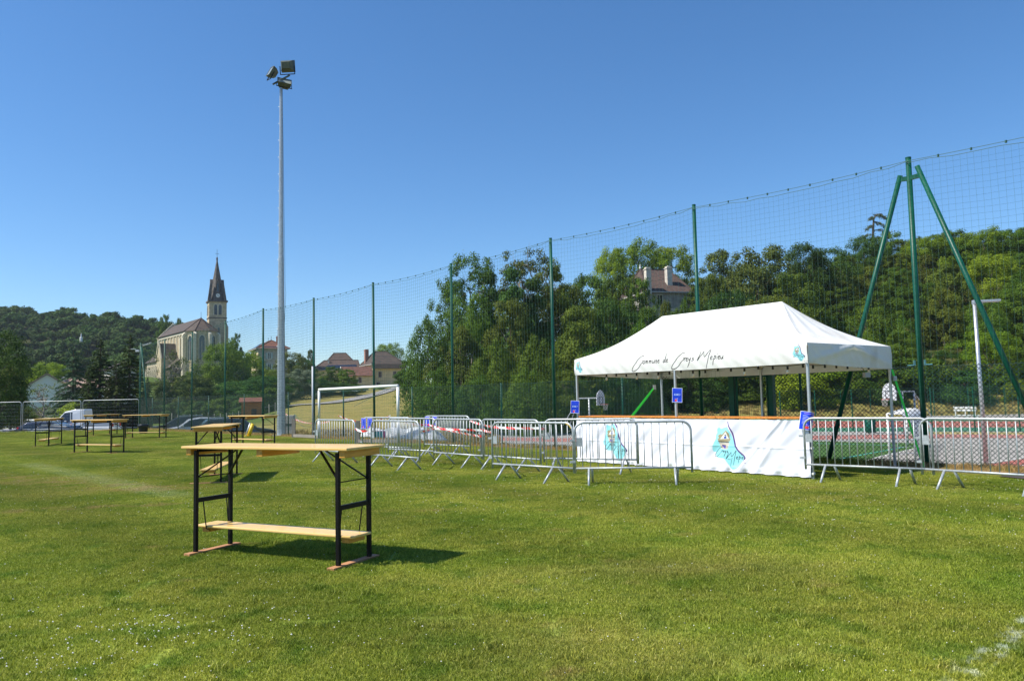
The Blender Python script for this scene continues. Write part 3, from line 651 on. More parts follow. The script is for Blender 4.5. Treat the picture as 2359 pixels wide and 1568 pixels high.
# stepped octagonal shaft whose corner faces the camera
Ht = PY(648, 203, mp.y).z
def oct_ring(z, r): return [(mp.x+r*math.cos(math.radians(a)), mp.y+r*math.sin(math.radians(a)), z) for a in range(-68, 292, 45)]
sh = MB(); prof = [(0, .205), (.4, .203), (Ht*.505, .130), (Ht*.506, .122), (Ht, .072)]
vs_ = []; [vs_.extend(oct_ring(z, r)) for z, r in prof]
sh.add(vs_, [(i*8+k, i*8+(k+1) % 8, (i+1)*8+(k+1) % 8, (i+1)*8+k) for i in range(len(prof)-1) for k in range(8)]+[tuple(range((len(prof)-1)*8, len(prof)*8))])
shaft = sh.build('shaft', M['galvmast'], mast)
MB().box((mp.x, mp.y, .02), (.8, .8, .04), .3).build('base_plate', M['galv'], mast)
rg = MB(); z = 3.0
k = 0
while z < Ht-.6:
    rad_ = float(np.interp(z, [p[0] for p in prof], [p[1] for p in prof])); a = math.radians(-50 if k % 2 == 0 else 170)
    rg.tube((mp.x+rad_*.9*math.cos(a), mp.y+rad_*.9*math.sin(a), z), (mp.x+(rad_+.07)*math.cos(a), mp.y+(rad_+.07)*math.sin(a), z), .012, 5); z += .42; k += 1
rg.build('climbing_pegs', M['galv'], mast)['kind'] = 'stuff'
MB().path([(mp.x+.10, mp.y-.12, Ht-.1), (mp.x+.17, mp.y-.14, Ht*.7), (mp.x+.24, mp.y-.16, Ht*.42), (mp.x+.27, mp.y-.16, Ht*.4), (mp.x+.2, mp.y-.2, 5), (mp.x+.26, mp.y-.2, .1)], .008, 4).build('cable', M['black'], mast)
def topP(px, py, dy=0): return PY(px, py, mp.y+dy)
a_, b_ = topP(629, 194.5, -.25), topP(667, 174, .25); ar = MB().beam(a_, b_, .10, .08).build('cross_arm', M['lampbody'], mast)
def floodlight(px, py, dy, rz, tilt, roll_, s=1.0):
    c = topP(px, py, dy); R = (Matrix.Rotation(rz, 3, 'Z') @ Matrix.Rotation(tilt, 3, 'X') @ Matrix.Rotation(roll_, 3, 'Y'))
    def P(x, y, z): return c+R@Vector((x*s, y*s, z*s))
    w_, h_, d = .33, .27, .30
    front = [(-w_, h_), (w_, h_), (w_, -h_), (-w_, -h_)]; back = [(-.20, .15), (.20, .15), (.20, -.15), (-.20, -.15)]; midr = [(-.31, .25), (.31, .25), (.31, -.25), (-.31, -.25)]
    m = MB(); vs = [P(x, -d*.5, z) for x, z in front]+[P(x, d*.1, z) for x, z in midr]+[P(x, d*.75, z) for x, z in back]
    m.add(vs, [(i, (i+1) % 4, 4+(i+1) % 4, 4+i) for i in range(4)]+[(4+i, 4+(i+1) % 4, 8+(i+1) % 4, 8+i) for i in range(4)]+[(8, 9, 10, 11)])
    m.add([P(x*1.06, -d*.52, z*1.06) for x, z in front]+[P(x*.93, -d*.52, z*.93) for x, z in front], [(i, (i+1) % 4, 4+(i+1) % 4, 4+i) for i in range(4)])
    hd = m.build('floodlight', M['lampbody'], mast, fix=False)
    g = MB().add([P(x*.94, -d*.46, z*.94) for x, z in front], [(0, 1, 2, 3)]).build('glass', M['lampglass'], hd)
    yk = MB()
    for sx in (-1, 1): yk.beam(P(sx*(w_+.035), 0, 0), P(sx*(w_+.035), .02, -h_-.14), .03*s, .04*s)
    yk.beam(P(-w_-.035, .02, -h_-.14), P(w_+.035, .02, -h_-.14), .04*s, .03*s); yk.build('yoke', M['blackmetal'], hd)
    return hd
floodlight(661.5, 152, .25, math.radians(176), math.radians(-12), 0, 1.0)
floodlight(627.5, 168, -.25, math.radians(-52), math.radians(-26), math.radians(14), .92)
floodlight(654.5, 193, .05, math.radians(28), math.radians(-46), math.radians(8), .98)

# ================================================================ high tables
def make_table():
    t = thing('high_table', 'bar-height pine table with black legs and low shelf, nearest to the camera', 'table', group='bar-height folding tables set out on the grass')
    TH_ = 1.13
    top = MB().box((0, 0, TH_-.0135), (2.22, .60, .027)).build('table_top', M['pine'], t, bevel=.007)
    for x in (-1.03, -.02, 1.03): MB().box((x, 0, TH_-.062), (.07 if abs(x) > .5 else .08, .54, .068)).build('batten', M['pinedark'], top, bevel=.004)
    for sx in (-1, 1):
        X_ = .95*sx
        for sy in (-1, 1): MB().box((X_, .235*sy, TH_/2-.02), (.04, .036, TH_-.06)).build('leg', M['blackmetal'], t, bevel=.003)
        MB().box((X_, 0, .56), (.03, .43, .045)).build('crossbar', M['blackmetal'], t)
        MB().box((X_, 0, TH_-.05), (.03, .43, .03)).build('crossbar', M['blackmetal'], t)
        MB().tube((X_, -.22, .80), (X_, .22, .80), .006, 6).build('thin_rod', M['blackmetal'], t)
        for sy in (-1, 1): MB().beam((X_, .215*sy, .80), (X_-.40*sx, .03*sy, TH_-.035), .022, .012).build('brace', M['blackmetal'], t)
        MB().box((X_-.42*sx, 0, TH_-.032), (.12, .10, .008)).build('hinge_plate', M['blackmetal'], t)
        MB().path([(X_-.02*sx, -.16, .55), (X_-.06*sx, -.15, .255), (X_-.06*sx, -.10, .235)], .006, 6).build('hanger_rod', M['blackmetal'], t)
        MB().path([(X_-.02*sx, .16, .55), (X_-.06*sx, .15, .255), (X_-.06*sx, .10, .235)], .006, 6).build('hanger_rod', M['blackmetal'], t)
        MB().box((X_, 0, .0135), (.085, .70, .027)).build('foot_board', M['footwood'], t, bevel=.003)
    sh_ = MB().box((0, 0, .278), (2.10, .29, .026)).build('shelf', M['pine'], t, bevel=.008)
    for x in (-.94, .94): MB().box((x, 0, .24), (.10, .23, .05)).build('batten', M['pinedark'], sh_, bevel=.004)
    return t
def place2(A, B, half=.235):
    a, b = G(*A), G(*B); d = (b-a).normalized(); n = Vector((-d.y, d.x, 0)); c = (a+b)/2+n*half; return c, math.atan2(d.y, d.x)
tspots = [((450.3, 1276), (780.3, 1309), None),
    ((512, 1111), (543.3, 1093.6), 'bar-height pine table seen end on, directly behind the nearest table'),
    ((521, 1028.5), (620, 1032), 'bar-height pine table in front of the foot of the floodlight mast'),
    ((166.8, 1043), (260.2, 1044.8), 'broadside bar-height pine table, the nearest of the group at far left'),
    ((113.6, 1027.7), (139.5, 1022.9), 'bar-height pine table seen end on, leftmost of the far tables'),
    ((223.2, 1003.3), (262, 1000.4), 'farthest bar-height table, seen end on in front of the white van'),
    ((288.7, 1009.6), (367.6, 1008.8), 'bar-height pine table broadside beside the black bin near the corner post')]
tab = make_table()
for A, B, lab in tspots:
    c, rz = place2(A, B)
    if lab is None: tab.location = c; tab.rotation_euler = (0, 0, rz)
    else: dup(tab, c, rz, lab)

# ================================================================ crowd barriers
def make_barrier(feet, nb, name_lab):
    t = thing('crowd_barrier', name_lab, 'barrier', group='galvanised steel crowd barriers')
    L_, zt, zb, r = 1.02, 1.09, .285, .17
    pts = [(-L_, 0, .20), (-L_, 0, zt-r)]
    for k in range(1, 8): a = math.pi/2*k/8; pts.append((-L_+r-r*math.cos(a), 0, zt-r+r*math.sin(a)))
    pts.append((-L_+r, 0, zt)); pts2 = [(-x, y, z) for x, y, z in reversed(pts)]
    MB().path(pts+pts2, .0205, 10).build('frame', M['galv'], t, True)
    MB().tube((-L_, 0, zb), (L_, 0, zb), .0185, 10).build('bottom_rail', M['galv'], t, True)
    for k in range(nb):
        x = -L_+(k+1)*2*L_/(nb+1); ztop = zt-.012
        if abs(x) > L_-r: ztop = zt-r+math.sqrt(max(0, r*r-(abs(x)-(L_-r))**2))-.012
        MB().tube((x, 0, zb), (x, 0, ztop), .0082, 6).build('bar', M['galv'], t, True)
    for sx in (-1, 1):
        f = feet*sx
        for sy in (-1, 1):
            fx = f+.075*sy*(1 if feet < .7 else .35)
            MB().tube((fx, .0, zb-.005), (fx, .27*sy, .0), .0205, 10).build('foot', M['galv'], t, True)
    MB().box((-L_-.04, 0, .78), (.10, .045, .035)).build('hook', M['galv'], t); MB().box((-L_-.04, 0, .40), (.10, .045, .035)).build('hook', M['galv'], t)
    MB().box((-L_+.085, -.006, .75), (.11, .003, .15)).build('name_plate', M['galv'], t)
    return t
bar6 = make_barrier(.60, 15, 'steel crowd barrier at the left edge of the tent, joined to the banner corner')
bar7 = make_barrier(.75, 14, 'steel crowd barrier standing square in front of the white banner, nearest the tent')
# left foot centre, right foot centre, kind, label
bspots = [((1915.3, 1109.8), (2085.6, 1119), 0, 'steel crowd barrier right of the white banner, in front of the basketball hoop'),
    ((1361.3, 1115.4), (1559.6, 1114), 1, 'steel crowd barrier with upright feet in front of the left half of the banner'),
    ((741.3, 1062.3), (802.6, 1068), 0, 'leftmost steel crowd barrier, standing in front of the white goal'),
    ((867, 1052), (914, 1054.3), 0, 'steel crowd barrier with two blue menus, behind the second barrier from the left'),
    ((877.6, 1076), (942.7, 1082.5), 0, 'second front barrier from the left, with red and white tape tied to its left corner'),
    ((913, 1059.5), (986, 1064.6), 0, 'steel crowd barrier in the back row, behind the second front barrier from the left'),
    ((1004.7, 1046.8), (1056, 1050), 0, 'farthest steel crowd barrier, with two blue menus in front of the white shells'),
    ((1016, 1070), (1095.8, 1077.8), 0, 'front steel crowd barrier in the middle of the queue lane, crossed by the tape'),
    ((1134.4, 1079.8), (1217.7, 1087.7), 0, 'steel crowd barrier in the back row in front of the red running track'),
    ((1171, 1104), (1282, 1112.5), 0, 'front steel crowd barrier with a yellow mark on its right corner'),
    ((1280, 1087), (1443.6, 1091), 1, 'steel crowd barrier tight against the left end of the white banner'),
    ((2198.4, 1126.7), (2379, 1141), 0, 'rightmost steel crowd barrier, cut by the right edge of the picture')]
barr = []
for A, B, kd, lab in bspots:
    a, b = G(*A), G(*B); d = b-a; c = (a+b)/2; rz = math.atan2(d.y, d.x)
    src = (bar6, bar7)[kd]
    if not any(q[0] is src for q in barr): src.location = c; src.rotation_euler = (0, 0, rz); src['label'] = lab; barr.append((src, c, rz))
    else: barr.append((dup(src, c, rz, lab), c, rz))
def bpt(i, x, z=1.09, y=0):
    o, c, rz = barr[i]; return Vector((c.x+x*math.cos(rz)-y*math.sin(rz), c.y+x*math.sin(rz)+y*math.cos(rz), z))
ym = MB().path([bpt(9, .87, 1.086), bpt(9, .95, 1.05), bpt(9, .99, 1.0)], .0195, 10).build('yellow_mark', M['yellow'])
ym.parent = barr[9][0]; ym.matrix_parent_inverse = Matrix.Translation(barr[9][1]).inverted() if False else (Matrix.Translation(barr[9][1])@Matrix.Rotation(barr[9][2], 4, 'Z')).inverted()
# hazard tape
def tape_mat():
    m = bpy.data.materials.new('red and white barrier tape'); n, b = nodes(m); uv = n.nodes.new('ShaderNodeUVMap'); uv.uv_map = 'UVMap'
    w_ = n.nodes.new('ShaderNodeTexWave'); w_.bands_direction = 'DIAGONAL'; w_.inputs['Scale'].default_value = 1; mp_ = n.nodes.new('ShaderNodeMapping'); mp_.inputs['Scale'].default_value = (1.1, .15, 1)
    cr = n.nodes.new('ShaderNodeValToRGB'); cr.color_ramp.interpolation = 'CONSTANT'; cr.color_ramp.elements[0].color = (.75, .02, .015, 1); cr.color_ramp.elements[1].position = .5; cr.color_ramp.elements[1].color = (.8, .8, .78, 1)
    n.links.new(uv.outputs[0], mp_.inputs[0]); n.links.new(mp_.outputs[0], w_.inputs[0]); n.links.new(w_.outputs['Fac'], cr.inputs[0]); n.links.new(cr.outputs[0], b.inputs['Base Color']); b.inputs['Roughness'].default_value = .35; return m
M['tape'] = tape_mat()
def tape(pts, sag, lab, wd=.05, tw_=0.7, name='barrier_tape', group='red and white barrier tape'):
    P = []; D = 0; L_ = []; last = None
    for i in range(len(pts)-1):
        a, b = Vector(pts[i]), Vector(pts[i+1]); n = 14
        for k in range(n+(i == len(pts)-2)):
            u = k/n; q = a.lerp(b, u); q.z -= sag*4*u*(1-u); P.append(q)
    me_u = [0]
    for i in range(1, len(P)): me_u.append(me_u[-1]+(P[i]-P[i-1]).length)
    v = []; uvs = []
    for i, q in enumerate(P):
        a = tw_*math.sin(i*.45); up = Vector((.35*math.sin(a), .35*math.sin(a), math.cos(a))).normalized()*wd/2
        v += [q-up, q+up]; uvs += [(me_u[i], 0), (me_u[i], 1)]
    f = [(2*i, 2*i+2, 2*i+3, 2*i+1) for i in range(len(P)-1)]
    me = bpy.data.meshes.new(name); me.from_pydata([tuple(x) for x in v], [], f); l = me.uv_layers.new(name='UVMap')
    l.data.foreach_set('uv', np.array([uvs[j] for q in f for j in q]).ravel()); me.materials.append(M['tape']); o = bpy.data.objects.new(name, me); C.objects.link(o)
    tag(o, lab, 'tape', group); return o
tape([bpt(2, 1.0, .90), bpt(4, -1.02, .93)], .09, 'red and white tape sagging between the leftmost barrier and the next one')
tape([bpt(4, 1.03, .86), bpt(7, -1.0, .86), bpt(7, 1.04, .86), bpt(9, -1.04, .90)], .01, 'red and white tape pulled straight across the front barriers')
tape([bpt(3, .8, .96), bpt(6, -.9, .85), bpt(7, .95, .72)], .03, 'red and white tape along the back barriers past the blue menus')
tape([bpt(6, 1.02, .99), bpt(6, 1.0, .75)], 0, 'short end of red and white tape hanging from the farthest barrier', tw_=1.4)
tape([bpt(6, 1.02, .97), bpt(8, -.6, .93), bpt(8, 1.0, .93), bpt(10, -1.0, .92)], .02, 'red and white tape along the back row towards the tent')
def tape_far(a, b, lab): 
    p, q = onT(*a), onT(*b); p.z += 1.0; q.z += 1.0; tape([p, q], .5, lab, wd=.09, name='barrier_tape', group='tape strung over the dry slope')
tape_far((655, 975), (760, 1000), 'faint red and white tape on the dry slope right of the mast')
tape_far((780, 985), (900, 985), 'faint red and white tape on the dry slope behind the goal')

# ================================================================ printing helpers (flat print on cloth and paper)
class Img:
    def __init__(s, w_, h_, bgc): s.w, s.h = w_, h_; s.a = np.ones((h_, w_, 3), np.float32)*np.array(bgc, np.float32)
    def poly(s, pts, c):
        p = np.array(pts, float); x0, y0 = np.floor(p.min(0)).astype(int); x1, y1 = np.ceil(p.max(0)).astype(int)+1
        x0, y0 = max(x0, 0), max(y0, 0); x1, y1 = min(x1, s.w), min(y1, s.h)
        if x1 <= x0 or y1 <= y0: return
        Xg, Yg = np.meshgrid(np.arange(x0, x1)+.5, np.arange(y0, y1)+.5); ins = np.zeros(Xg.shape, bool); n = len(p)
        for i in range(n):
            a, b = p[i], p[(i+1) % n]
            if a[1] == b[1]: continue
            cnd = ((a[1] > Yg) != (b[1] > Yg)) & (Xg < (b[0]-a[0])*(Yg-a[1])/(b[1]-a[1])+a[0]); ins ^= cnd
        s.a[y0:y1, x0:x1][ins] = c
    def stroke(s, pts, r, c, taper=None):
        for i in range(len(pts)-1):
            a, b = np.array(pts[i], float), np.array(pts[i+1], float); rr = r if taper is None else taper[i]
            x0, y0 = (np.minimum(a, b)-rr-2).astype(int); x1, y1 = (np.maximum(a, b)+rr+3).astype(int)
            x0, y0 = max(x0, 0), max(y0, 0); x1, y1 = min(x1, s.w), min(y1, s.h)
            if x1 <= x0 or y1 <= y0: continue
            Xg, Yg = np.meshgrid(np.arange(x0, x1)+.5, np.arange(y0, y1)+.5); d = b-a; L2 = max(d@d, 1e-9)
            t = np.clip(((Xg-a[0])*d[0]+(Yg-a[1])*d[1])/L2, 0, 1); dist = np.hypot(Xg-a[0]-t*d[0], Yg-a[1]-t*d[1])
            al = np.clip(rr+.5-dist, 0, 1)[..., None]; s.a[y0:y1, x0:x1] = s.a[y0:y1, x0:x1]*(1-al)+np.array(c)*al
def smooth2(P, n=6):
    P = [Vector((x, y, 0)) for x, y in P]
    return [(p.x, p.y) for p in catmull(P, n)] if len(P) > 2 else [(p.x, p.y) for p in P]
HW = {'o': (.95, [[(.5, 1), (.15, .75), (.05, .35), (.25, 0), (.6, .15), (.78, .6), (.62, .95), (.45, .98)]]),
 'm': (1.35, [[(.1, 0), (.22, .95)], [(.12, .4), (.45, .95), (.52, .6), (.5, .05)], [(.5, .4), (.85, .95), (.95, .6), (.92, 0)]]),
 'u': (1.05, [[(.12, 1), (.05, .3), (.25, 0), (.6, .35), (.82, 1)], [(.82, 1), (.75, .3), (.8, 0)]]),
 'n': (1.0, [[(.08, -.15), (.25, 1)], [(.15, .4), (.5, .95), (.62, .7), (.62, -.2)]]),
 'e': (.9, [[(.1, .45), (.55, .62), (.6, .92), (.3, .95), (.05, .4), (.25, 0), (.75, .2)]]),
 'd': (1.15, [[(.7, .8), (.4, .9), (.05, .4), (.2, 0), (.6, .4), (.95, 1.2), (1.2, 2.9)], [(1.1, 2.2), (.75, .4), (.95, .1)]]),
 'r': (.8, [[(.15, 0), (.28, 1.1)], [(.2, .55), (.5, 1), (.8, .95)]]),
 'y': (1.1, [[(.15, 1), (.15, .5), (.4, .35), (.85, 1)], [(.85, 1), (.4, -.4), (-.35, -1.9)]]),
 's': (.85, [[(.75, .95), (.35, .85), (.3, .6), (.65, .4), (.45, .05), (0, .0)]]),
 'p': (1.05, [[(.45, 1.3), (.1, -.6), (-.1, -1.7)], [(.3, .6), (.7, 1.05), (.85, .7), (.6, .15), (.25, .1)]]),
 'i': (.5, [[(.25, .95), (.15, 0)], [(.4, 1.55), (.42, 1.7)]]), ' ': (1.1, []),
 'C': (4.35, [[(4.6, 2.45), (4.4, 2.7), (3.6, 2.45), (2.4, 1.5), (1.0, -.2), (.1, -1.7), (.15, -2.3), (.9, -2.35), (2.2, -1.7), (3.5, -.2), (4.35, .6), (4.4, .95), (4.1, 1.0)]]),
 'M': (4.5, [[(1.1, 2.7), (.85, 1.6), (.0, 0), (.9, 1.0), (2.3, 2.7)], [(2.3, 2.7), (2.25, 1.4), (2.7, 1.1), (4.4, 3.3), (4.5, 3.0), (3.9, 1.0), (3.3, -1.5), (3.0, -2.6)]])}
BK = {'A': [[(0, 0), (.5, 1), (1, 0)], [(.2, .35), (.8, .35)]], 'C': [[(1, .85), (.6, 1), (.1, .8), (0, .4), (.3, 0), (1, .1)]], 'I': [[(.5, 0), (.5, 1)]], 'S': [[(1, .9), (.4, 1), (.05, .8), (.3, .55), (.9, .4), (.9, .1), (.4, 0), (0, .1)]],
 'E': [[(1, 1), (.1, 1), (.1, 0), (1, 0)], [(.1, .5), (.8, .5)]], '1': [[(.2, .75), (.6, 1), (.6, 0)]], '2': [[(.05, .8), (.4, 1), (.9, .8), (.8, .5), (0, 0), (1, 0)]], '3': [[(.1, .9), (.6, 1), (.85, .75), (.45, .52), (.9, .3), (.6, 0), (.05, .08)]],
 '8': [[(.5, .52), (.1, .75), (.5, 1), (.9, .75), (.5, .52), (.05, .25), (.5, 0), (.95, .25), (.5, .52)]], '5': [[(.9, 1), (.2, 1), (.15, .55), (.7, .6), (.95, .3), (.6, 0), (.05, .05)]], '0': [[(.5, 1), (.1, .75), (.1, .25), (.5, 0), (.9, .25), (.9, .75), (.5, 1)]], ' ': []}
INK = (.07, .06, .09)
def hand(im, text, x, y, xh, r, slant=.0, c=INK, rise=0, sx=1.0):
    x0 = x
    for ch in text:
        adv, st_ = HW[ch]
        for s_k in st_:
            pts_ = smooth2([(x+(px*sx+slant*py)*xh, y-py*xh-(x-x0)*rise) for px, py in s_k]); n = len(pts_)
            im.stroke(pts_, r, c, [r*(.7+.5*math.sin(math.pi*i/n)) for i in range(n)])
        x += adv*xh*sx
    return x
def block(im, text, x, y, hgt, r, c):
    for ch in text:
        for s_k in BK[ch]: im.stroke([(x+px*hgt*.6, y-py*hgt) for px, py in s_k], r, c)
        x += hgt*.85
def logo(im, x, y, S, tint=1.0):
    # municipal logo: turquoise commune outline, violet river stroke, thatched house and its reflection, hand lettering (S = height in px)
    q = lambda u, v: (x+(u-470)/820*S, y+(v-195)/820*S)
    out = [(765, 285), (690, 305), (635, 325), (612, 305), (580, 315), (563, 350), (568, 385), (545, 430), (538, 500), (505, 560), (478, 620), (470, 680), (485, 712), (530, 720), (525, 770), (560, 808), (640, 815), (690, 822), (735, 880), (790, 960), (830, 995), (880, 1012), (940, 980), (985, 925), (1030, 860), (1050, 800), (1045, 770), (985, 715), (930, 665), (895, 600), (860, 490), (825, 400), (790, 330)]
    im.poly([q(*p) for p in smooth2(out+[out[0]], 4)], (.58, .85, .885))
    im.poly([q(*p) for p in ((580, 440), (620, 410), (660, 415), (735, 345), (790, 400), (800, 450), (790, 470), (812, 490), (800, 530), (700, 545), (600, 530), (578, 495), (600, 480))], (.62, .58, .46))
    im.poly([q(*p) for p in ((570, 492), (600, 485), (800, 485), (812, 500), (795, 533), (590, 528))], (.66, .62, .50))
    im.poly([q(*p) for p in ((620, 497), (732, 372), (782, 490))], (.93, .93, .9))
    im.poly([q(*p) for p in ((690, 485), (697, 455), (735, 440), (737, 485))], (.22, .34, .78)); im.poly([q(*p) for p in ((700, 425), (730, 415), (742, 440), (710, 440))], (.45, .45, .45))
    im.poly([q(*p) for p in ((575, 530), (795, 540), (780, 552), (600, 548))], (.25, .2, .18))
    im.poly([q(*p) for p in ((595, 550), (790, 555), (780, 600), (760, 665), (640, 665), (615, 600))], (.74, .71, .66)); im.poly([q(*p) for p in ((650, 592), (730, 598), (718, 655), (700, 650), (655, 612))], (.38, .34, .66)); im.poly([q(*p) for p in ((650, 590), (735, 596), (732, 604), (655, 600))], (.2, .18, .2))
    riv = smooth2([(775, 205), (785, 260), (820, 320), (850, 380), (868, 450), (885, 530), (905, 610), (945, 670), (1010, 730), (1060, 775), (1065, 815), (1045, 850), (1090, 882)], 5); n = len(riv)
    im.stroke([q(*p) for p in riv], 0, (.36, .28, .50), [S*(.004+.0135*math.sin(math.pi*min(1, (i+6)/n))**.6) for i in range(n)])
    hand(im, 'Creys', *q(505, 720), S*.040, max(.6, S*.0042), 0)
    hand(im, 'Mepieu', *q(728, 822), S*.050, max(.6, S*.0042), 0); im.stroke([q(757, 832), q(808, 832)], max(.5, S*.003), INK)
    im.stroke([q(838, 800), q(820, 860), q(802, 930), q(805, 975)], max(.5, S*.003), INK)
    if S > 100:
        block(im, '38510', *q(838, 982), S*.022, .8, (.2, .4, .45)); im.stroke([q(822, 970), q(823, 970)], 1.6, INK); im.stroke([q(925, 975), q(926, 975)], 1.6, INK)
VW, VH, BW, BH = 6.07, .37, 6.07, 1.0
CANV = (.90, .90, .885)
im = Img(2600, 160, CANV)
nzv = RNG.random((20, 325)); nzv = np.kron(nzv, np.ones((8, 8))); im.a *= (1-.02*nzv[..., None]).astype(np.float32)
PXM = 2600/VW
hand(im, 'Commune de Creys Mepieu', .306*2600, 84, 27.5, 2.7, .08, sx=1.14)
logo(im, 2600*.953, 5, 138); logo(im, 2600*.008, 8, 132)
M['valance'] = imgmat('printed valance canvas', im.a, .75, .10, .2)
im = Img(2600, 456, (.885, .89, .93))
logo(im, 2600*.650, 16, 430); logo(im, 2600*.145, 10, 420)
M['banner'] = imgmat('printed banner cloth', im.a, .8, 0, .15)
def menu_img(kind):
    im = Img(140, 200, (.93, .93, .95)); im.poly([(4, 4), (136, 4), (136, 196), (4, 196)], (.06, .22, .78))
    W1 = (.93, .95, 1)
    if kind in (1, 2):
        im.stroke([(28, 78), (118, 78)], 1.6, (.5, .75, 1)); im.stroke([(20, 104), (100, 104)], 1.6, (.5, .75, 1)); block(im, 'CAISSE '+str(kind), 26, 98, 13, 1.5, W1)
    else:
        im.stroke([(30, 22), (105, 22)], 2.5, (.75, .6, .9))
        for k in range(7): im.stroke([(24, 44+k*15), (24+[26, 34, 22, 30, 36, 24, 30][k], 44+k*15)], 1.5, W1); im.stroke([(100, 44+k*15), (114, 44+k*15)], 1.5, W1)
    im.poly([(38, 160), (64, 158), (72, 178), (58, 188), (40, 184)], (.88, .22, .16)); im.stroke([(44, 158), (40, 144)], 1.6, W1); im.stroke([(54, 156), (56, 140)], 1.6, (.9, .5, .6)); im.stroke([(64, 158), (72, 146), (80, 142)], 1.8, W1); im.poly([(66, 172), (74, 170), (74, 184), (66, 184)], W1)
    return imgmat('blue menu sheet %d' % kind, im.a, .25, 0, .6)
M['menu1'], M['menu2'], M['menu3'] = menu_img(1), menu_img(2), menu_img(3)

# ================================================================ the folding tent
A0, B0, C0 = G(1873, 1103), G(1326, 1068), G(2062, 1076)
U = Vector((-.622, .783, 0)).normalized(); V = Vector((U.y, -U.x, 0)); 
if V.dot(C0-A0) < 0: V = -V
LU, LV = 6.07, 3.05
def TP(u, v, z): return A0+U*u+V*v+Vector((0, 0, z))
tent = thing('folding_tent', 'long white folding market tent with printed valance and a printed white banner below its counter', 'tent', A0)
ZB, ZV, ZR = 2.07, 2.44, 3.43
for (u, v) in ((0, 0), (LU/2+.02, 0), (LU, 0), (0, LV), (LU/2, LV), (LU, LV)):
    leg = MB().box(tuple(TP(u, v, 1.17)), (.045, .045, 2.34), math.atan2(U.y, U.x)).build('leg', M['alu'], tent, bevel=.006)
    MB().box(tuple(TP(u, v, .006)), (.085, .085, .012), math.atan2(U.y, U.x)).build('foot_plate', M['alu'], leg)
    MB().box(tuple(TP(u, v, 2.16)), (.075, .075, .12), math.atan2(U.y, U.x)).build('slider', M['stone2'], leg)
# roof: four cloth planes with a slightly hollow sweep
def roof_face(c0, c1, r0, r1, nu, nv, name):
    P = np.zeros((nv, nu, 3))
    for j in range(nv):
        v = j/(nv-1); vv = v
        for i in range(nu):
            u = i/(nu-1); a = c0.lerp(c1, u); b = r0.lerp(r1, u); p = a.lerp(b, v)
            p.z -= .13*math.sin(math.pi*v)*(1-.25*math.sin(math.pi*u))
            p.z += .010*math.sin(u*23+v*5)*math.sin(math.pi*v)+.03*math.exp(-((u-.5)/.02)**2)*(1-v)*0
            P[j, i] = p
    return grid_obj(name, P, M['canvas'], tent, uv=False)
e = .03
K = [TP(-e, -e, ZV), TP(LU+e, -e, ZV), TP(LU+e, LV+e, ZV), TP(-e, LV+e, ZV)]
R1, R2 = TP(1.42, LV/2, ZR), TP(LU-1.42, LV/2, ZR)
roof_face(K[0], K[1], R1, R2, 60, 24, 'roof_panel'); roof_face(K[2], K[3], R2, R1, 60, 24, 'roof_panel')
roof_face(K[3], K[0], R1, R1, 40, 24, 'roof_panel'); roof_face(K[1], K[2], R2, R2, 40, 24, 'roof_panel')
def valance(a, b, name, m, seed, out, peak=0, uvon=True, d0=0, d1=0):
    nu, nv = 160, 14; P = np.zeros((nv, nu, 3)); r_v = random.Random(seed); ph = [r_v.uniform(0, 6) for _ in range(6)]
    for j in range(nv):
        v = j/(nv-1)                                   # 0 bottom .. 1 top
        for i in range(nu):
            u = i/(nu-1); p = a.lerp(b, u); L_ = (b-a).length; s = u*L_
            bulge = .015*math.sin(math.pi*v)+.006*math.sin(s*3+ph[0])*(1-v)+.005*math.sin(s*11+ph[1]+v*5)*(1-v)+.004*math.sin(s*23+v*9+ph[2])
            if peak:
                c = abs(u-.5)*2; bulge += .045*math.exp(-((v-(.92-.8*c))/.16)**2)*(1-c)**.5-.02*(1-c)*(1-v)
            bulge += .006*math.exp(-((v-.86)/.05)**2)
            zz = ZB+(ZV-ZB)*v-(.012*math.sin(math.pi*u)+d0+(d1-d0)*u)*(1-v); q = p+out*bulge; P[j, i] = (q.x, q.y, zz)
    if uvon == 'flip': P = P[:, ::-1]
    return grid_obj(name, P, m, tent)
def at_(u, v): return TP(u, v, 0)
valance(at_(LU+e, -e), at_(-e, -e), 'valance', M['valance'], 1, -V)
o = valance(at_(-e, -e), at_(-e, LV+e), 'valance', M['canvas'], 2, -U, 1, True, 0, .09)
valance(at_(-e, LV+e), at_(LU+e, LV+e), 'valance', M['canvas'], 3, V, 0, True, .09, .10); valance(at_(LU+e, LV+e), at_(LU+e, -e), 'valance', M['canvas'], 4, U, 1, True, .10, 0)
# scissor trusses under the roof
M['truss'] = mat('cream truss profile', (.58, .56, .48), .5, .2)
tr = MB()
def scissor(p, q, n):
    for k in range(n):
        a, b = p.lerp(q, k/n), p.lerp(q, (k+1)/n)
        for z0, z1 in ((2.14, 2.36), (2.36, 2.14)): tr.beam((a.x, a.y, z0), (b.x, b.y, z1), .022, .035)
for (a, b, n) in ((TP(0, .03, 0), TP(LU/2, .03, 0), 2), (TP(LU/2, .03, 0), TP(LU, .03, 0), 2), (TP(0, LV-.03, 0), TP(LU/2, LV-.03, 0), 2), (TP(LU/2, LV-.03, 0), TP(LU, LV-.03, 0), 2), (TP(.03, 0, 0), TP(.03, LV, 0), 2), (TP(LU-.03, 0, 0), TP(LU-.03, LV, 0), 2), (TP(LU/2, 0, 0), TP(LU/2, LV, 0), 2)): scissor(a, b, n)
tr.build('scissor_truss', M['truss'], tent)
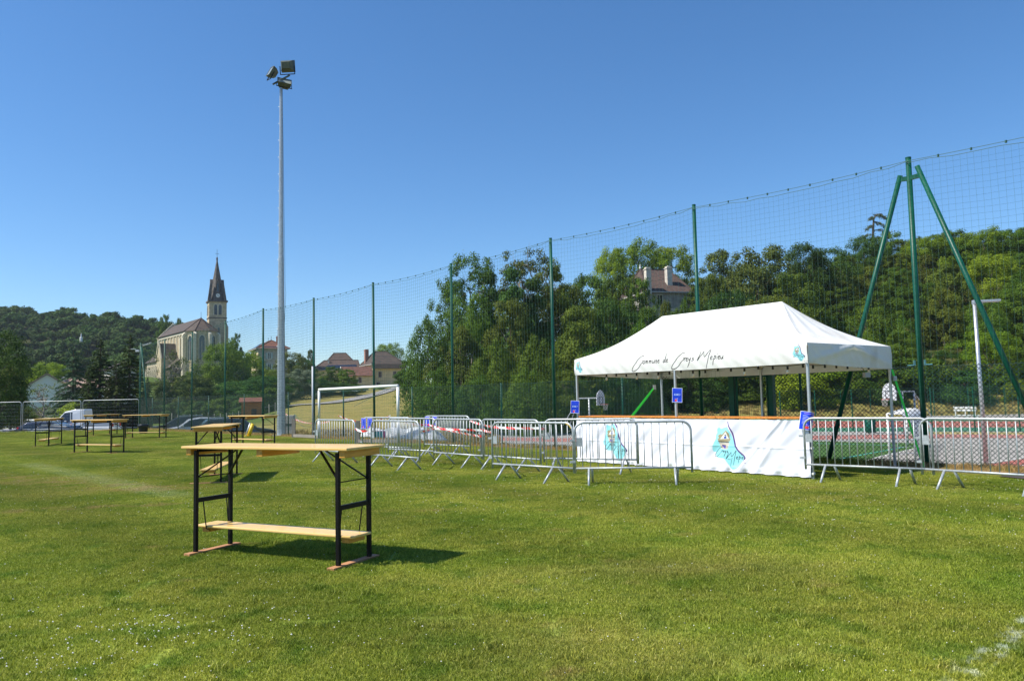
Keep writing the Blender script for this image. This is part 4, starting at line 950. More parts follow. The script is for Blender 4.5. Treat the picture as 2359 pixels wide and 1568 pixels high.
MB().tube(tuple(TP(LV/2, LV/2, 2.3)), tuple(R1-Vector((0, 0, .03))), .02, 8).tube(tuple(TP(LU-LV/2, LV/2, 2.3)), tuple(R2-Vector((0, 0, .03))), .02, 8).build('roof_pole', M['truss'], tent)
# banner
BT, BB = 1.045, .035; nu, nv = 300, 60; P = np.zeros((nv, nu, 3)); nrm = -V
def fold(u, v, s):
    d = .004*math.sin(s*2.3+1)+.003*math.sin(s*5.1-v*6)+.0025*math.sin(s*9+v*14)
    d += .010*max(0, 1-v/.12)*abs(math.sin(s*8+2*math.sin(s*3)))*1.2+.012*math.exp(-(v/.05)**2)*math.sin(s*17)
    for (cx, amp, ang) in ((.55, .012, 3.0), (.40, .009, 2.2), (.70, .006, 1.4)):     # rays of creases from the right corner
        k = (s-(v-.72)*-ang*.5-cx); d += amp*math.exp(-((s-cx-(1-v)*ang*.35)/.05)**2)*max(0, 1-s/2.3)
    d += .0035*math.exp(-((v-.49)/.012)**2)
    d += .004*math.sin((s*1.3+v)*13)*math.sin(v*7+s)*.6
    return d
for j in range(nv):
    v = j/(nv-1); z = BB+(BT-BB)*v
    for i in range(nu):
        u = i/(nu-1); s = (1-u)*LU                      # s from the right corner
        q = TP(s, -.03, z)+nrm*(fold(u, v, s)*2.9+.018); P[j, i] = q
ban = grid_obj('banner', P, M['banner'], tent)
cl_ = MB()
for z in (.10, .55, .98): cl_.box(tuple(TP(-.004, -.012, z)), (.075, .06, .035), math.atan2(U.y, U.x))
cl_.build('fastening_strap', M['canvas'], ban)
MB().box(tuple(TP(.0, -.05, 2.07)), (.02, .03, .03)).build('ring', M['galv'], tent)
# counter
ct = thing('bar_counter', 'long orange varnished wooden counter behind the white banner', 'counter', TP(LU/2, .25, 0))
for k in range(3):
    a, b = TP(.05+k*1.99, .22, 1.078), TP(.05+k*1.99+1.98, .22, 1.078)
    MB().box(tuple((a+b)/2), (1.98, .52, .03), math.atan2(U.y, U.x)).build('counter_top', M['orange'], ct, bevel=.005)
    for s in (.15, 1.7): MB().tube(tuple(TP(.05+k*1.88+s, .3, 0)), tuple(TP(.05+k*1.88+s, .3, 1.06)), .02, 8).build('leg', M['blackmetal'], ct)
# light string under the valance
ls = thing('light_string', 'black light string with bulbs hung under the front and side edge of the tent roof', 'light string', TP(LU/2, .1, 2.1))
cpts = []; sock = []
def cz(u): return 2.075-.035*abs(math.sin(u*math.pi/1.0))
us = np.linspace(.06, LU-.25, 110); pf = [TP(u, .10, cz(u)) for u in us]
pr_ = [TP(.10, v, 2.085-.05*abs(math.sin(v*math.pi/.95))) for v in np.linspace(.1, LV-.1, 50)]
MB().path([tuple(p) for p in pf], .0065, 5).build('cable', M['black'], ls); MB().path([tuple(p) for p in pr_], .0065, 5).build('cable', M['black'], ls)
for side, (L0, L1, n) in enumerate(((.15, LU-.9, 17), (.35, LV-.25, 7))):
    for k in range(n):
        u = L0+(L1-L0)*k/(n-1); p = TP(u, .10, cz(u)) if side == 0 else TP(.10, u, 2.085-.05*abs(math.sin(u*math.pi/.95)))
        so_ = MB().lathe((p.x, p.y, p.z-.065), [(.012, 0), (.021, .003), (.021, .05), (.012, .065)], 8).build('socket', M['black'], ls, True)
        if (side == 0 and k in (1, 4, 8, 11, 13, 16)) or (side == 1 and k in (5,)): MB().lathe((p.x, p.y, p.z-.155), [(.004, .01), (.018, .018), (.027, .035), (.027, .05), (.018, .075), (.014, .09)], 12).build('bulb', M['bulb'], so_, True)
pbx = TP(.05, LV*.72, 1.86); MB().box(tuple(pbx), (.14, .07, .10), .4).build('socket_box', M['stone2'], ls); MB().path([tuple(TP(.08, LV*.6, 2.08)), tuple(TP(.05, LV*.68, 1.98)), tuple(pbx)], .006, 5).build('cable', M['black'], ls)
# straps
s1a, s1b = TP(LU, LV+.05, 2.02), G(1384, 1048)
st1 = MB().beam(s1b, s1b.lerp(s1a, .86), .045, .012, (0, 1, 0)).beam(s1b+Vector((.05, 0, 0)), s1b.lerp(s1a, .8)+Vector((.01, 0, -.02)), .03, .008, (0, 1, 0)).build('ratchet_strap', M['strap']); tag(st1, 'bright green strap slanting down from the back left corner of the tent', 'strap', 'green ratchet straps')
bk_ = MB().box(tuple(s1b.lerp(s1a, .87)), (.07, .06, .12)).build('buckle', M['galv']); bk_.parent = st1
s2a, s2b = TP(0, LV+.05, 2.05), G(2129, 1077)
st2 = MB().beam(s2b, s2b.lerp(s2a, .96), .04, .012, (0, 1, 0)).build('ratchet_strap', M['strap']); tag(st2, 'bright green strap running from the tent to the foot of the tall green post', 'strap', 'green ratchet straps')
bk_ = MB().box(tuple(s2b.lerp(s2a, .87)), (.06, .06, .10)).build('buckle', M['galv']); bk_.parent = st2
# menus and cash-desk sheets
def menu(px, py, Y, wd, hg, rz, roll_, m, lab, bend=0, grp='blue printed sheets in plastic sleeves'):
    c = PY(px, py, Y) if not isinstance(px, Vector) else px; P = np.zeros((9, 9, 3)); R = Matrix.Rotation(rz, 3, 'Z') @ Matrix.Rotation(roll_, 3, 'Y')
    for j in range(9):
        for i in range(9):
            x = (i/8-.5); P[j, i] = c+R@Vector((x*wd*(1-.12*bend*4*x*x), (abs(x)*2)*bend*.07+.004*math.sin(j*.8), (j/8-.5)*hg))
    o = grid_obj('menu_sheet', P, m); tag(o, lab, 'poster', grp); return o
fl_ = math.atan2(-U.y, -U.x)
lgB, lgM = TP(LU, -.04, 0), TP(LU/2+.02, -.04, 0)
menu(1324.5, 937, lgB.y-.03, .215, .30, fl_+.5, .06, M['menu1'], 'blue sheet taped to the left front leg of the tent')
menu(1560, 910, lgM.y-.03, .215, .30, fl_+.4, .05, M['menu2'], 'blue sheet taped to the middle front leg of the tent')
menu(A0+Vector((.0, -.12, 1.03))+U*.05, 0, 0, .34, .33, .12, .18, M['menu3'], 'blue menu sheet folded round the right corner of the banner', 2.0)
for (bi, x, lab) in ((4, -.93, 'left one of two blue menus on the second front barrier'), (4, -.66, 'right one of two blue menus on the second front barrier'), (6, -.86, 'left one of two blue menus on the farthest barrier'), (6, -.50, 'right one of two blue menus on the farthest barrier')):
    bb = {4: 3, 6: 6}[bi]; p = bpt(bb, x, .93, -.03); menu(p, 0, 0, .21, .30, barr[bb][2], .03, M['menu3'], lab)

# ================================================================ football goal
ga, gb = G(735.5, 1011), G(918, 1022)
goal = thing('football_goal', 'white junior football goal with its net folded away in front of the fence', 'goal', ga)
Hg = 2.08
for p in (ga, gb):
    MB().tube((p.x, p.y, .85), (p.x, p.y, Hg-.05), .052, 14).build('goal_post', M['white'], goal, True)
    MB().tube((p.x, p.y, 0), (p.x, p.y, .85), .056, 14).build('post_sleeve', M['galv'], goal, True)
MB().tube((ga.x, ga.y, Hg), (gb.x, gb.y, Hg), .052, 14).build('crossbar', M['white'], goal, True)
dg = (gb-ga).normalized()
for p in (ga, gb):
    q = p-dg*0+Vector((-1.55, 1.7, 0)) if p is ga else p+Vector((-1.6, .75, 0))
    bm_ = MB().beam((p.x, p.y, .10), (q.x, q.y, .10), .11, .12).build('ground_arm', M['wood'], goal); MB().box((q.x, q.y, .42), (.14, .14, .84)).build('stub_post', M['wood'], bm_)
# goal net bunched under crossbar and trailing along the ground
nb_ = MB(); rr = random.Random(3)
nb_.path([(ga.x+(gb.x-ga.x)*k/24, ga.y+(gb.y-ga.y)*k/24, Hg-.07-.05*abs(math.sin(k*.9))) for k in range(25)], .008, 4)
q0 = ga+Vector((-1.5, 1.6, .9))
for k in range(3): nb_.path([tuple(ga.lerp(q0, u)+Vector((0, 0, .15+.9*(1-u)-.5*math.sin(math.pi*u)*(.6+.3*k)))) for u in np.linspace(0, 1, 10)], .006, 4)
nb_.path([tuple(PY(816, 935, 32).lerp(PY(900, 893, 30), u)) for u in np.linspace(0, 1, 6)], .008, 4)
nb_.build('folded_net', M['netcord'], goal)

# ================================================================ small things along the fence
def sthing(name, lab, cat, parts, loc, group=None):
    t = thing(name, lab, cat, loc, group=group)
    for nm, mb_, m, kw in parts: mb_.build(nm, m, t, **kw)
    return t
p = PY(720.5, 1004, 34.2); p.z = 0; zt = PY(720.5, 843, 34.2).z
sthing('white_pole', 'thin pale pole standing beside a green net post left of the goal', 'pole', [('pole', MB().tube((p.x, p.y, 0), (p.x, p.y, zt), .035, 10), M['backboard'], dict(smooth=True)), ('pole_cap', MB().tube((p.x, p.y, zt), (p.x, p.y, zt+.03), .04, 10), M['black'], {})], p)
p = G(573, 1004.5); d = Vector((.30, .1, 1)).normalized()
sthing('yellow_tube', 'tilted yellow and grey plastic tube at the edge of the pitch', 'tube', [('tube', MB().tube(p+Vector((0, 0, .02)), p+d*.62, .085, 14), M['yellow'], dict(smooth=True)), ('grey_core', MB().tube(p+Vector((-.13, .03, .02)), p+Vector((-.13, .03, .02))+d*.63, .05, 10), M['galv'], dict(smooth=True)), ('foot', MB().tube(p+Vector((-.1, 0, 0)), p+Vector((-.1, 0, .03)), .16, 12), M['yellow'], {})], p)
p = Vector(fpt(ft_at(619, 1000), 1.1)); 
sthing('utility_box', 'pale utility box with a dark band behind the fence left of the mast', 'box', [('cabinet', MB().box((p.x, p.y, .18), (.48, .35, 1.5)), M['stone2'], dict(bevel=.03)), ('band', MB().box((p.x, p.y-.005, .48), (.50, .37, .06)), M['black'], {})], p)
p = G(330, 998.5); t = thing('waste_bin', 'black plastic bin lined with a black bag on the grass by the far tables', 'bin', p)
MB().lathe(p, [(.20, 0), (.21, .02), (.27, .48), (.27, .50)], 20).build('bin_body', M['black'], t, True)
pr = [(.27, .34), (.285, .36), (.29, .50), (.275, .525), (.24, .50)]; MB().lathe(p, pr, 26).build('bin_bag', M['bagplastic'], t, True)
# mobile fencing on the left edge of the pitch
def heras(a, b, lab):
    A, B = G(*a), G(*b); A.z = B.z = 0; t = thing('mesh_fence_panel', lab, 'fence panel', (A+B)/2, group='temporary mesh fence panels'); r = .12; h = 2.0; d = (B-A).normalized()
    pts_ = [A, A+Vector((0, 0, h-r)), A+d*r*.3+Vector((0, 0, h-r*.3)), A+d*r+Vector((0, 0, h)), B-d*r+Vector((0, 0, h)), B-d*r*.3+Vector((0, 0, h-r*.3)), B+Vector((0, 0, h-r)), B]
    MB().path([tuple(q) for q in pts_], .021, 8).tube(A+Vector((0, 0, .12)), B+Vector((0, 0, .12)), .02, 8).build('frame', M['galv'], t, True)
    w_ = MB(); L_ = (B-A).length
    for k in range(1, int(L_/.11)): q = A+d*k*.11; w_.tube((q.x, q.y, .12), (q.x, q.y, h), .0013, 3, cap=False)
    for k in range(1, 8): w_.tube(A+Vector((0, 0, .12+k*.235)), B+Vector((0, 0, .12+k*.235)), .0013, 3, cap=False)
    o = w_.build('wire_infill', M['galv'], t); o['kind'] = 'stuff'
    MB().box((B.x, B.y, .06), (.7, .25, .13), .3).build('foot_block', M['black'], t)
heras((-90, 996), (47.5, 993.5), 'temporary mesh fence panel at the left edge of the picture')
heras((51.5, 993.2), (185.5, 990.5), 'temporary mesh fence panel in the middle, behind the leftmost tables')
heras((190, 990.4), (319, 988), 'temporary mesh fence panel next to the green corner post')

# ================================================================ street lamp and sports equipment behind the fence
p = G(2273, 1082, SZ); k_ = p.y; zt = PY(2262, 697, k_).z
lamp = thing('street_lamp', 'grey street lamp post with a flat head, behind the right hand barriers', 'street lamp', p)
MB().tube(p, (p.x-.06, p.y, zt), .085, 14, r2=.06).build('pole', M['alu'], lamp, True); hdL = PY(2300, 697, k_)
MB().box((p.x+.05, p.y, zt+.02), (.34, .16, .16)).build('head_joint', M['alu'], lamp, bevel=.02)
MB().beam((p.x+.1, p.y, zt+.05), (p.x+.85, p.y-.1, zt+.06), .22, .09).build('lamp_head', M['alu'], lamp, bevel=.02)
def hoop(cx, cy, Y, face, lab, S=1.0):
    # cx,cy: pixel of the board centre; face: heading the board faces
    c = PY(cx, cy, Y); f = Vector((math.cos(face), math.sin(face), 0)); s = Vector((-f.y, f.x, 0)); t = thing('basketball_hoop', lab, 'basketball hoop', (c.x-f.x*1.4, c.y-f.y*1.4, SZ), group='basketball hoops over small goals')
    pts_ = [(-.6, -.5), (.6, -.5), (.62, .0), (.5, .36), (.25, .56), (0, .62), (-.25, .56), (-.5, .36), (-.62, .0)]
    bd = MB().prism([c+s*x+Vector((0, 0, z)) for x, z in pts_], -f*.04).build('backboard', M['backboard'], t, fix=True)
    sq = MB()
    for (x0, z0, x1, z1) in ((-.28, -.36, .28, -.36), (.28, -.36, .28, .1), (.28, .1, -.28, .1), (-.28, .1, -.28, -.36)): sq.beam(c+f*.006+s*x0+Vector((0, 0, z0)), c+f*.006+s*x1+Vector((0, 0, z1)), .03, .05, f)
    sq.build('target_square', M['black'], bd)
    rc = c+f*.36+Vector((0, 0, -.42)); rp = [rc+f*(.225*math.cos(a))+s*(.225*math.sin(a)) for a in np.linspace(0, 2*math.pi, 21)]
    rm = MB().path([tuple(q) for q in rp], .012, 6, False).beam(c+Vector((0, 0, -.42)), c+f*.14+Vector((0, 0, -.42)), .2, .03).build('rim', M['rim'], t)
    nn_ = MB()
    for i in range(12):
        a0 = 2*math.pi*i/12
        for sg in (1, -1): nn_.path([tuple(rc+f*(r_*math.cos(a0+sg*k*.26))+s*(r_*math.sin(a0+sg*k*.26))+Vector((0, 0, -k*.11))) for k, r_ in enumerate((.225, .19, .15, .13, .14))], .007, 3, False)
    nn_.build('hoop_net', M['rope'], rm)
    for x in (-.0, .9):
        b = c-f*(1.0+x)+Vector((0, 0, 0)); MB().tube((b.x, b.y, SZ), (b.x, b.y, c.z-.05+.1), .06, 10).build('support_post', M['galv'], t, True)
    b = c-f*1.9; MB().beam(c-f*.05+Vector((0, 0, .05)), b+Vector((0, 0, .05)), .09, .09).build('support_arm', M['galv'], t)
    for sg in (-1, 1): q = b-f*1.1+s*sg*.5; MB().tube((b.x, b.y, b.z), (q.x, q.y, SZ+.9), .03, 6).build('stay', M['galv'], t)
    return t
hoop(1384, 917.5, 58, math.radians(-35), 'basketball hoop with its board facing the camera, seen between the tent legs')
hoop(2048, 904, 50, math.radians(195), 'basketball hoop seen side on behind the right tent leg')
def small_goal(a, b, h, dep, lab, dirn):
    t = thing('small_goal', lab, 'goal', a, group='small white steel goals')
    A, B = Vector(a), Vector(b); A.z = B.z = SZ; dv = Vector(dirn)
    MB().tube(A, A+Vector((0, 0, h)), .05, 10).tube(B, B+Vector((0, 0, h)), .05, 10).tube(A+Vector((0, 0, h)), B+Vector((0, 0, h)), .05, 10).build('goal_frame', M['white'], t, True)
    n = max(3, int((B-A).length/.22)); m = MB()
    for i in range(n+1):
        q = A.lerp(B, i/n); m.path([tuple(q+Vector((0, 0, h))), tuple(q+dv*dep*.55+Vector((0, 0, h-.02))), tuple(q+dv*dep*.85+Vector((0, 0, h-.2))), tuple(q+dv*dep+Vector((0, 0, h-.6))), tuple(q+dv*dep+Vector((0, 0, 0)))], .018, 5)
    for q in (A, B):
        for z in np.linspace(.3, h-.3, 6): m.tube(q+Vector((0, 0, z)), q+dv*dep+Vector((0, 0, z)), .012, 5)
    m.build('cage_bars', M['white'], t, True)
ga2 = G(2063, 1058, SZ); gb2 = G(2105, 1032, SZ)
small_goal(G(2050, 1062, SZ), G(2092, 1026, SZ), 2.0, 1.3, 'white steel cage goal at the corner of the green turf', (.95, .25, 0))
ga3 = PY(1375, 958, 55); ga3.z = SZ; small_goal(ga3, ga3+Vector((2.6, -.9, 0)), 1.45, 1.0, 'grey steel goal frame under the left basketball hoop', (-.1, .9, 0))
# far court fences
def court_fence(P0, P1, h, sp, lab, grid=True):
    t = thing('court_fence', lab, 'fence', P0); d = P1-P0; n = max(1, round(d.length/sp)); d.normalize(); L_ = (P1-P0).length
    proto = None
    for i in range(n+1):
        q = P0+d*(L_*i/n)
        if proto is None: proto = MB().tube((0, 0, 0), (0, 0, h), .045, 8).build('post', M['green'], mesh_only=True)
        o = bpy.data.objects.new('post', proto); C.objects.link(o); o.parent = t; o.location = q-P0
    m = MB(); pc_ = .12; u = -h
    while u < L_:
        for sg in (0, 1):
            a, b = (u, u+h); a2, b2 = max(a, 0), min(b, L_)
            if b2 > a2:
                za, zb = (a2-a, b2-a) if sg == 0 else (h-(a2-a), h-(b2-a)); m.tube(P0+d*a2+Vector((0, 0, za)), P0+d*b2+Vector((0, 0, zb)), .003, 3, cap=False)
        u += pc_
    m.tube(P0+Vector((0, 0, h)), P1+Vector((0, 0, h)), .01, 4)
    o = m.build('mesh_panel', M['greenwire'], t); o['kind'] = 'stuff'; return t
court_fence(G(1800, 992, SZ), G(2460, 995, SZ), 3.1, 2.76, 'tall green mesh fence with many posts at the near side of the red handball court')
court_fence(G(1500, 957, SZ), G(2600, 957.5, SZ), 3.0, 3.4, 'tall green mesh fence at the foot of the wooded hill behind the red court')
# bench, bin, sign
p = G(2203, 968, SZ); q = G(2257, 968, SZ); bt = thing('spectator_bench', 'white slatted bench beyond the red court', 'bench', (p+q)/2); d = (q-p)
for j, (z, y) in enumerate(((.95, .35), (1.2, .4), (.5, 0), (.5, .2))):
    for k in range(4): a = p+d*(k/4+.01); b = p+d*((k+1)/4-.01); MB().beam(a+Vector((0, y, z)), b+Vector((0, y, z)), .18 if z < .9 else .05, .05 if z < .9 else .18).build('slat', M['white'], bt)
for k in (0.08, .5, .92): a = p+d*k; MB().beam(a+Vector((0, .35, 0)), a+Vector((0, .35, 1.1)), .07, .07).beam(a+Vector((0, 0, 0)), a+Vector((0, 0, .5)), .07, .07).build('bench_leg', M['white'], bt)
p = G(1972+34, 999, SZ); b = thing('park_bin', 'dark green litter bin beside the court behind the right barrier', 'bin', p)
MB().lathe(p, [(.3, .1), (.33, .15), (.36, .95), (.3, 1.0)], 14).build('bin_body', M['green'], b, True); MB().box((p.x, p.y+.3, .35+SZ), (.08, .08, 1.6)).build('bin_post', M['green'], b)

# ================================================================ white shells behind the fence
p0 = PY(905, 1030, 39.5); tl_ = thing('white_trailer', 'row of white rounded plastic humps with arched panels behind the mesh fence', 'trailer', (p0.x, p0.y, SZ))
def hump(cx, cy, L_, hgt, wd, nose=False):
    m = MB(); n = 14; ring = []
    for j in range(9):
        u = j/8; sc_ = 1.0 if not nose else (1-.75*u**1.8)
        e_ = .92+.08*math.sin(math.pi*u)
        for k in range(n+1):
            a = math.pi*k/n; ring.append((cx+L_*u, cy-math.cos(a)*wd/2*(1 if not nose else (1-.5*u**2)), SZ+.25+(abs(math.sin(a))**.55)*hgt*e_*sc_*(1+.02*math.sin(k*5+j*3))))
    fs = [(j*(n+1)+k, (j+1)*(n+1)+k, (j+1)*(n+1)+k+1, j*(n+1)+k+1) for j in range(8) for k in range(n)]
    m.add(ring, fs); m.poly([ring[k] for k in range(n, -1, -1)]); m.poly([ring[8*(n+1)+k] for k in range(n+1)]); return m
x = p0.x-1.5; yy_ = p0.y
for i, (L_, ns) in enumerate(((1.05, 0), (1.05, 0), (1.1, 0), (1.25, 1))):
    h_ = hump(x, yy_, L_, 1.45, 1.5, bool(ns)).build('shell', M['shell'], tl_, True, fix=True)
    ar = MB(); pts_ = [(x+.12, SZ+.1)]+[(x+L_*.5-math.cos(a)*(L_*.36), SZ+.7+math.sin(a)*.42) for a in np.linspace(0, math.pi, 9)]+[(x+L_-.12, SZ+.1)]
    if not ns: ar.prism([Vector((a, yy_-.82, b)) for a, b in pts_], (0, .06, 0)); ar.build('arched_panel', mat('grey panel', (.30, .31, .33), .6) if i == 0 else bpy.data.materials['grey panel'], h_, fix=True)
    x += L_+.02
MB().box((x-.62, yy_, SZ+.42), (1.25, 1.5, .75)).build('dark_nose_base', M['green'], tl_, bevel=.08); MB().box((p0.x+.7, yy_, SZ+.2), (3.0, 1.4, .2)).build('chassis', M['black'], tl_)
pp = PY(872, 1002, yy_-1.0); MB().box(tuple(pp), (.75, .03, .42), .1).build('pink_poster', M['pink'], tl_); MB().box((pp.x, pp.y-.02, pp.z), (.38, .03, .36), .1).build('turquoise_poster', M['turq'], tl_)
MB().box((PY(906, 975, yy_).x, yy_, PY(906, 975, yy_).z), (.2, .1, .4)).build('white_stub', M['white'], tl_)

# ================================================================ buildings
class Fr:                                                # a local frame: x right, y back, z up, world origin o
    def __init__(s, o, ang): s.o = Vector(o); s.ex = Vector((math.cos(ang), math.sin(ang), 0)); s.ey = Vector((-math.sin(ang), math.cos(ang), 0)); s.a = ang
    def __call__(s, x, y, z): return s.o+s.ex*x+s.ey*y+Vector((0, 0, z))
def fbox(m, F, x0, x1, y0, y1, z0, z1):
    vs = [F(x, y, z) for x in (x0, x1) for y in (y0, y1) for z in (z0, z1)]
    return m.add(vs, [(0, 1, 3, 2), (4, 6, 7, 5), (0, 4, 5, 1), (2, 3, 7, 6), (0, 2, 6, 4), (1, 5, 7, 3)])
def gable(m, F, x0, x1, y0, y1, z0, ze, zr, axis='y'):
    # walls with pointed ends; ridge along axis
    if axis == 'y':
        xm = (x0+x1)/2; a = [F(x0, y0, z0), F(x1, y0, z0), F(x1, y0, ze), F(xm, y0, zr), F(x0, y0, ze)]; off = F.ey*(y1-y0)
    else:
        ym_ = (y0+y1)/2; a = [F(x0, y0, z0), F(x0, y1, z0), F(x0, y1, ze), F(x0, ym_, zr), F(x0, y0, ze)]; off = F.ex*(x1-x0)
    return m.prism(a, off)
def slab(m, pts, th): 
    n = (Vector(pts[1])-Vector(pts[0])).cross(Vector(pts[2])-Vector(pts[0])).normalized()
    if n.z < 0: n = -n
    return m.prism(pts, n*th)
def windows(F, side, items, wall, frame_m, shutter=None, glass='glass', inset=.12):
    # side: 'f' front (y=const, facing -y) or 'l' left (x=const, facing -x); items (const, along, z, w, h)
    for (c, a, z, w_, h_) in items:
        def P(u, dz, dep): return F(a+u, c+dep, z+dz) if side == 'f' else F(c+dep, a-u, z+dz)
        def bx(u0, u1, z0, z1, d0, d1):
            m = MB(); vs = [P(u, zz, d) for u in (u0, u1) for zz in (z0, z1) for d in (d0, d1)]
            return m.add(vs, [(0, 1, 3, 2), (4, 6, 7, 5), (0, 4, 5, 1), (2, 3, 7, 6), (0, 2, 6, 4), (1, 5, 7, 3)])
        g = bx(-w_/2, w_/2, 0, h_, -.02, .05).build('window', M[glass], wall, fix=True)
        fm = MB()
        for (u0, u1, z0, z1) in ((-w_/2-.1, -w_/2, -.1, h_+.1), (w_/2, w_/2+.1, -.1, h_+.1), (-w_/2, w_/2, -.12, 0), (-w_/2, w_/2, h_, h_+.1), (-.03, .03, 0, h_)):
            q = bx(u0, u1, z0, z1, -.09, .03); fm.add(q.v, q.f)
        fm.build('window_frame', frame_m, g, fix=True)
        if shutter:
            for s in (-1, 1): bx(*(sorted((s*(w_/2+.12), s*(w_/2+.12+w_*.5)))), 0, h_, -.13, -.02).build('shutter', M[shutter], g, fix=True)
# ---- church
CA = math.radians(28); ct_ = PY(499, 800, 270); ch = thing('church', 'pale stone church with a dark spire bearing clocks and a brown tiled nave', 'church', (ct_.x, ct_.y, 9))
Fc = Fr((ct_.x, ct_.y, 0), CA)
def zat(px, py, Y=270): return PY(px, py, Y).z
zb = 8.0; zcor = zat(499, 695); zbelt = zat(499, 733.6); zdorm = zat(499, 650); ztip = zat(499, 598); zcross = zat(499, 574)
a = 2.85
tw_m = MB(); fbox(tw_m, Fc, -a, a, -a, a, zb, zcor-.35); tower = tw_m.build('tower', M['stone'], ch, fix=True)
cm_ = MB(); fbox(cm_, Fc, -a-.38, a+.38, -a-.38, a+.38, zcor-.35, zcor+.15); fbox(cm_, Fc, -a-.15, a+.15, -a-.15, a+.15, zbelt-.2, zbelt+.15)
cm_.build('cornice', M['spire'], tower, fix=True)
bt_ = MB()
for (x, y) in ((-a, -a), (a, -a), (a, a), (-a, a)):
    fbox(bt_, Fc, x-.5, x+.5, y-.5, y+.5, zb, zbelt-3.2); 
    bt_.prism([Fc(x-.5, y-.5, zbelt-3.2), Fc(x+.5, y-.5, zbelt-3.2), Fc(x, y, zbelt-1.6)], Fc.ey*1.0)
bt_.build('buttress', M['stone'], tower, fix=True)
def arch_pts(P, w_, h_): return [P(-w_/2, 0), P(w_/2, 0)]+[P(w_/2*math.cos(t), h_-w_/2+w_*.75*math.sin(t)) for t in np.linspace(0, math.pi, 9)]
for side in ('f', 'l', 'r'):
    for u in (-.72, .72):
        if side == 'f': P = lambda x, z, u=u: Fc(u+x, -a-.03, zbelt+1.0+z); off = Fc.ey*.08
        elif side == 'l': P = lambda x, z, u=u: Fc(-a-.03, u+x, zbelt+1.0+z); off = Fc.ex*.08
        else: P = lambda x, z, u=u: Fc(a+.03, u+x, zbelt+1.0+z); off = -Fc.ex*.08
        o = MB().prism(arch_pts(P, .95, 3.3), off).build('belfry_opening', M['glass'], tower, fix=True)
        lv = MB()
        for k in range(5):
            q0, q1 = P(-.45, .3+k*.5), P(.45, .3+k*.5); lv.beam(q0-off*2, q1-off*2, .1, .1)
        lv.build('louvre', M['spire'], o)
    if side == 'f': Q = lambda x, z: Fc(x, -a-.06, zbelt+.9+z); off = Fc.ey*.05
    elif side == 'l': Q = lambda x, z: Fc(-a-.06, x, zbelt+.9+z); off = Fc.ex*.05
    else: Q = lambda x, z: Fc(a+.06, x, zbelt+.9+z); off = -Fc.ex*.05
    ho = MB()
    for u in (-.72, .72):
        arc = [Q(u+.62*math.cos(t), 3.0+.85*math.sin(t)) for t in np.linspace(0, math.pi, 9)]
        for i in range(8): ho.beam(arc[i], arc[i+1], .18, .22)
        for s in (-.62, .62): ho.beam(Q(u+s, 0), Q(u+s, 3.0), .2, .2)
    ho.build('arch_moulding', M['stonetrim'], tower)
# small slit window
MB().prism(arch_pts(lambda x, z: Fc(.3+x, -a-.03, zbelt-5.4+z), .7, 1.9), Fc.ey*.06).build('slit_window', M['glass'], tower, fix=True)
# spire: square base sweeping into an octagon
sp = MB(); z0 = zcor+.15; zm = zdorm-1.0
def oct8(r, z, sq=0.0):
    out = []
    for k in range(8):
        a_ = math.radians(22.5+45*k); c, s = math.cos(a_), math.sin(a_); rc = r/max(abs(c), abs(s)); ro = r/math.cos(math.radians(22.5))
        rr_ = ro*(1-sq)+rc*sq; out.append(Fc(rr_*c, rr_*s, z))
    return out
rings = [oct8(a+.12, z0, 1), oct8(a*.80, z0+(zm-z0)*.45, .75), oct8(a*.56, zm, .2), oct8(.14, ztip, 0)]
vs_ = sum(rings, []); sp.add(vs_, [(i*8+k, i*8+(k+1) % 8, (i+1)*8+(k+1) % 8, (i+1)*8+k) for i in range(3) for k in range(8)]+[tuple(range(24, 32))])
spire = sp.build('spire', M['spire'], tower, fix=True)
dm = MB(); pn = MB(); ck = []
for k in range(4):
    R = Matrix.Rotation(CA+k*math.pi/2, 3, 'Z'); o_ = Fc.o
    def D(x, y, z): return o_+R@Vector((x, y, 0))+Vector((0, 0, z))
    zb_ = z0+2.7
    fbx = [D(-.62, -a*.80, zb_), D(.62, -a*.80, zb_), D(.62, -a*.80, zb_+3.4), D(0, -a*.80, zb_+4.9), D(-.62, -a*.80, zb_+3.4)]
    dm.prism(fbx, R@Vector((0, 1.5, 0)))
    o = MB().prism([D(-.28, -a*.80-.03, zb_+.4), D(.28, -a*.80-.03, zb_+.4), D(.28, -a*.80-.03, zb_+2.9), D(0, -a*.80-.03, zb_+3.4), D(-.28, -a*.80-.03, zb_+2.9)], R@Vector((0, .1, 0))).build('spire_opening', M['glass'], ch, fix=True)
    for sx in (-1,): pn.prism([D(sx*a*.98-.5, -a*.98, z0), D(sx*a*.98+.6, -a*.98, z0), D(sx*a*.74+.35, -a*.70, zb_+3.2), D(sx*a*.74-.35, -a*.70, zb_+3.2)], R@Vector((0, .75, 0)))
    # clock
    m = MB(); m.add([D(.68*math.cos(t), -a*.99+.05, z0+1.7+.68*math.sin(t)) for t in np.linspace(0, 2*math.pi, 25)[:-1]], [tuple(range(24))]); 
    m2 = MB().prism([D(.74*math.cos(t), -a*.99+.08, z0+1.7+.74*math.sin(t)) for t in np.linspace(0, 2*math.pi, 25)[:-1]], R@Vector((0, .6, 0))).build('clock_case', M['spire'], spire, fix=True)
    cf = m.build('clock_face', M['whitewall'], m2 if False else ch); hd_ = MB(); hd_.beam(D(0, -a*.99+.02, z0+1.7), D(.42, -a*.99+.02, z0+1.35), .03, .09).beam(D(0, -a*.99+.02, z0+1.7), D(-.3, -a*.99+.02, z0+1.95), .03, .10)
    hd_.build('clock_hand', M['black'], cf)
dm.build('dormer', M['spire'], spire, fix=True); pn.build('pinnacle', M['spire'], spire, fix=True)
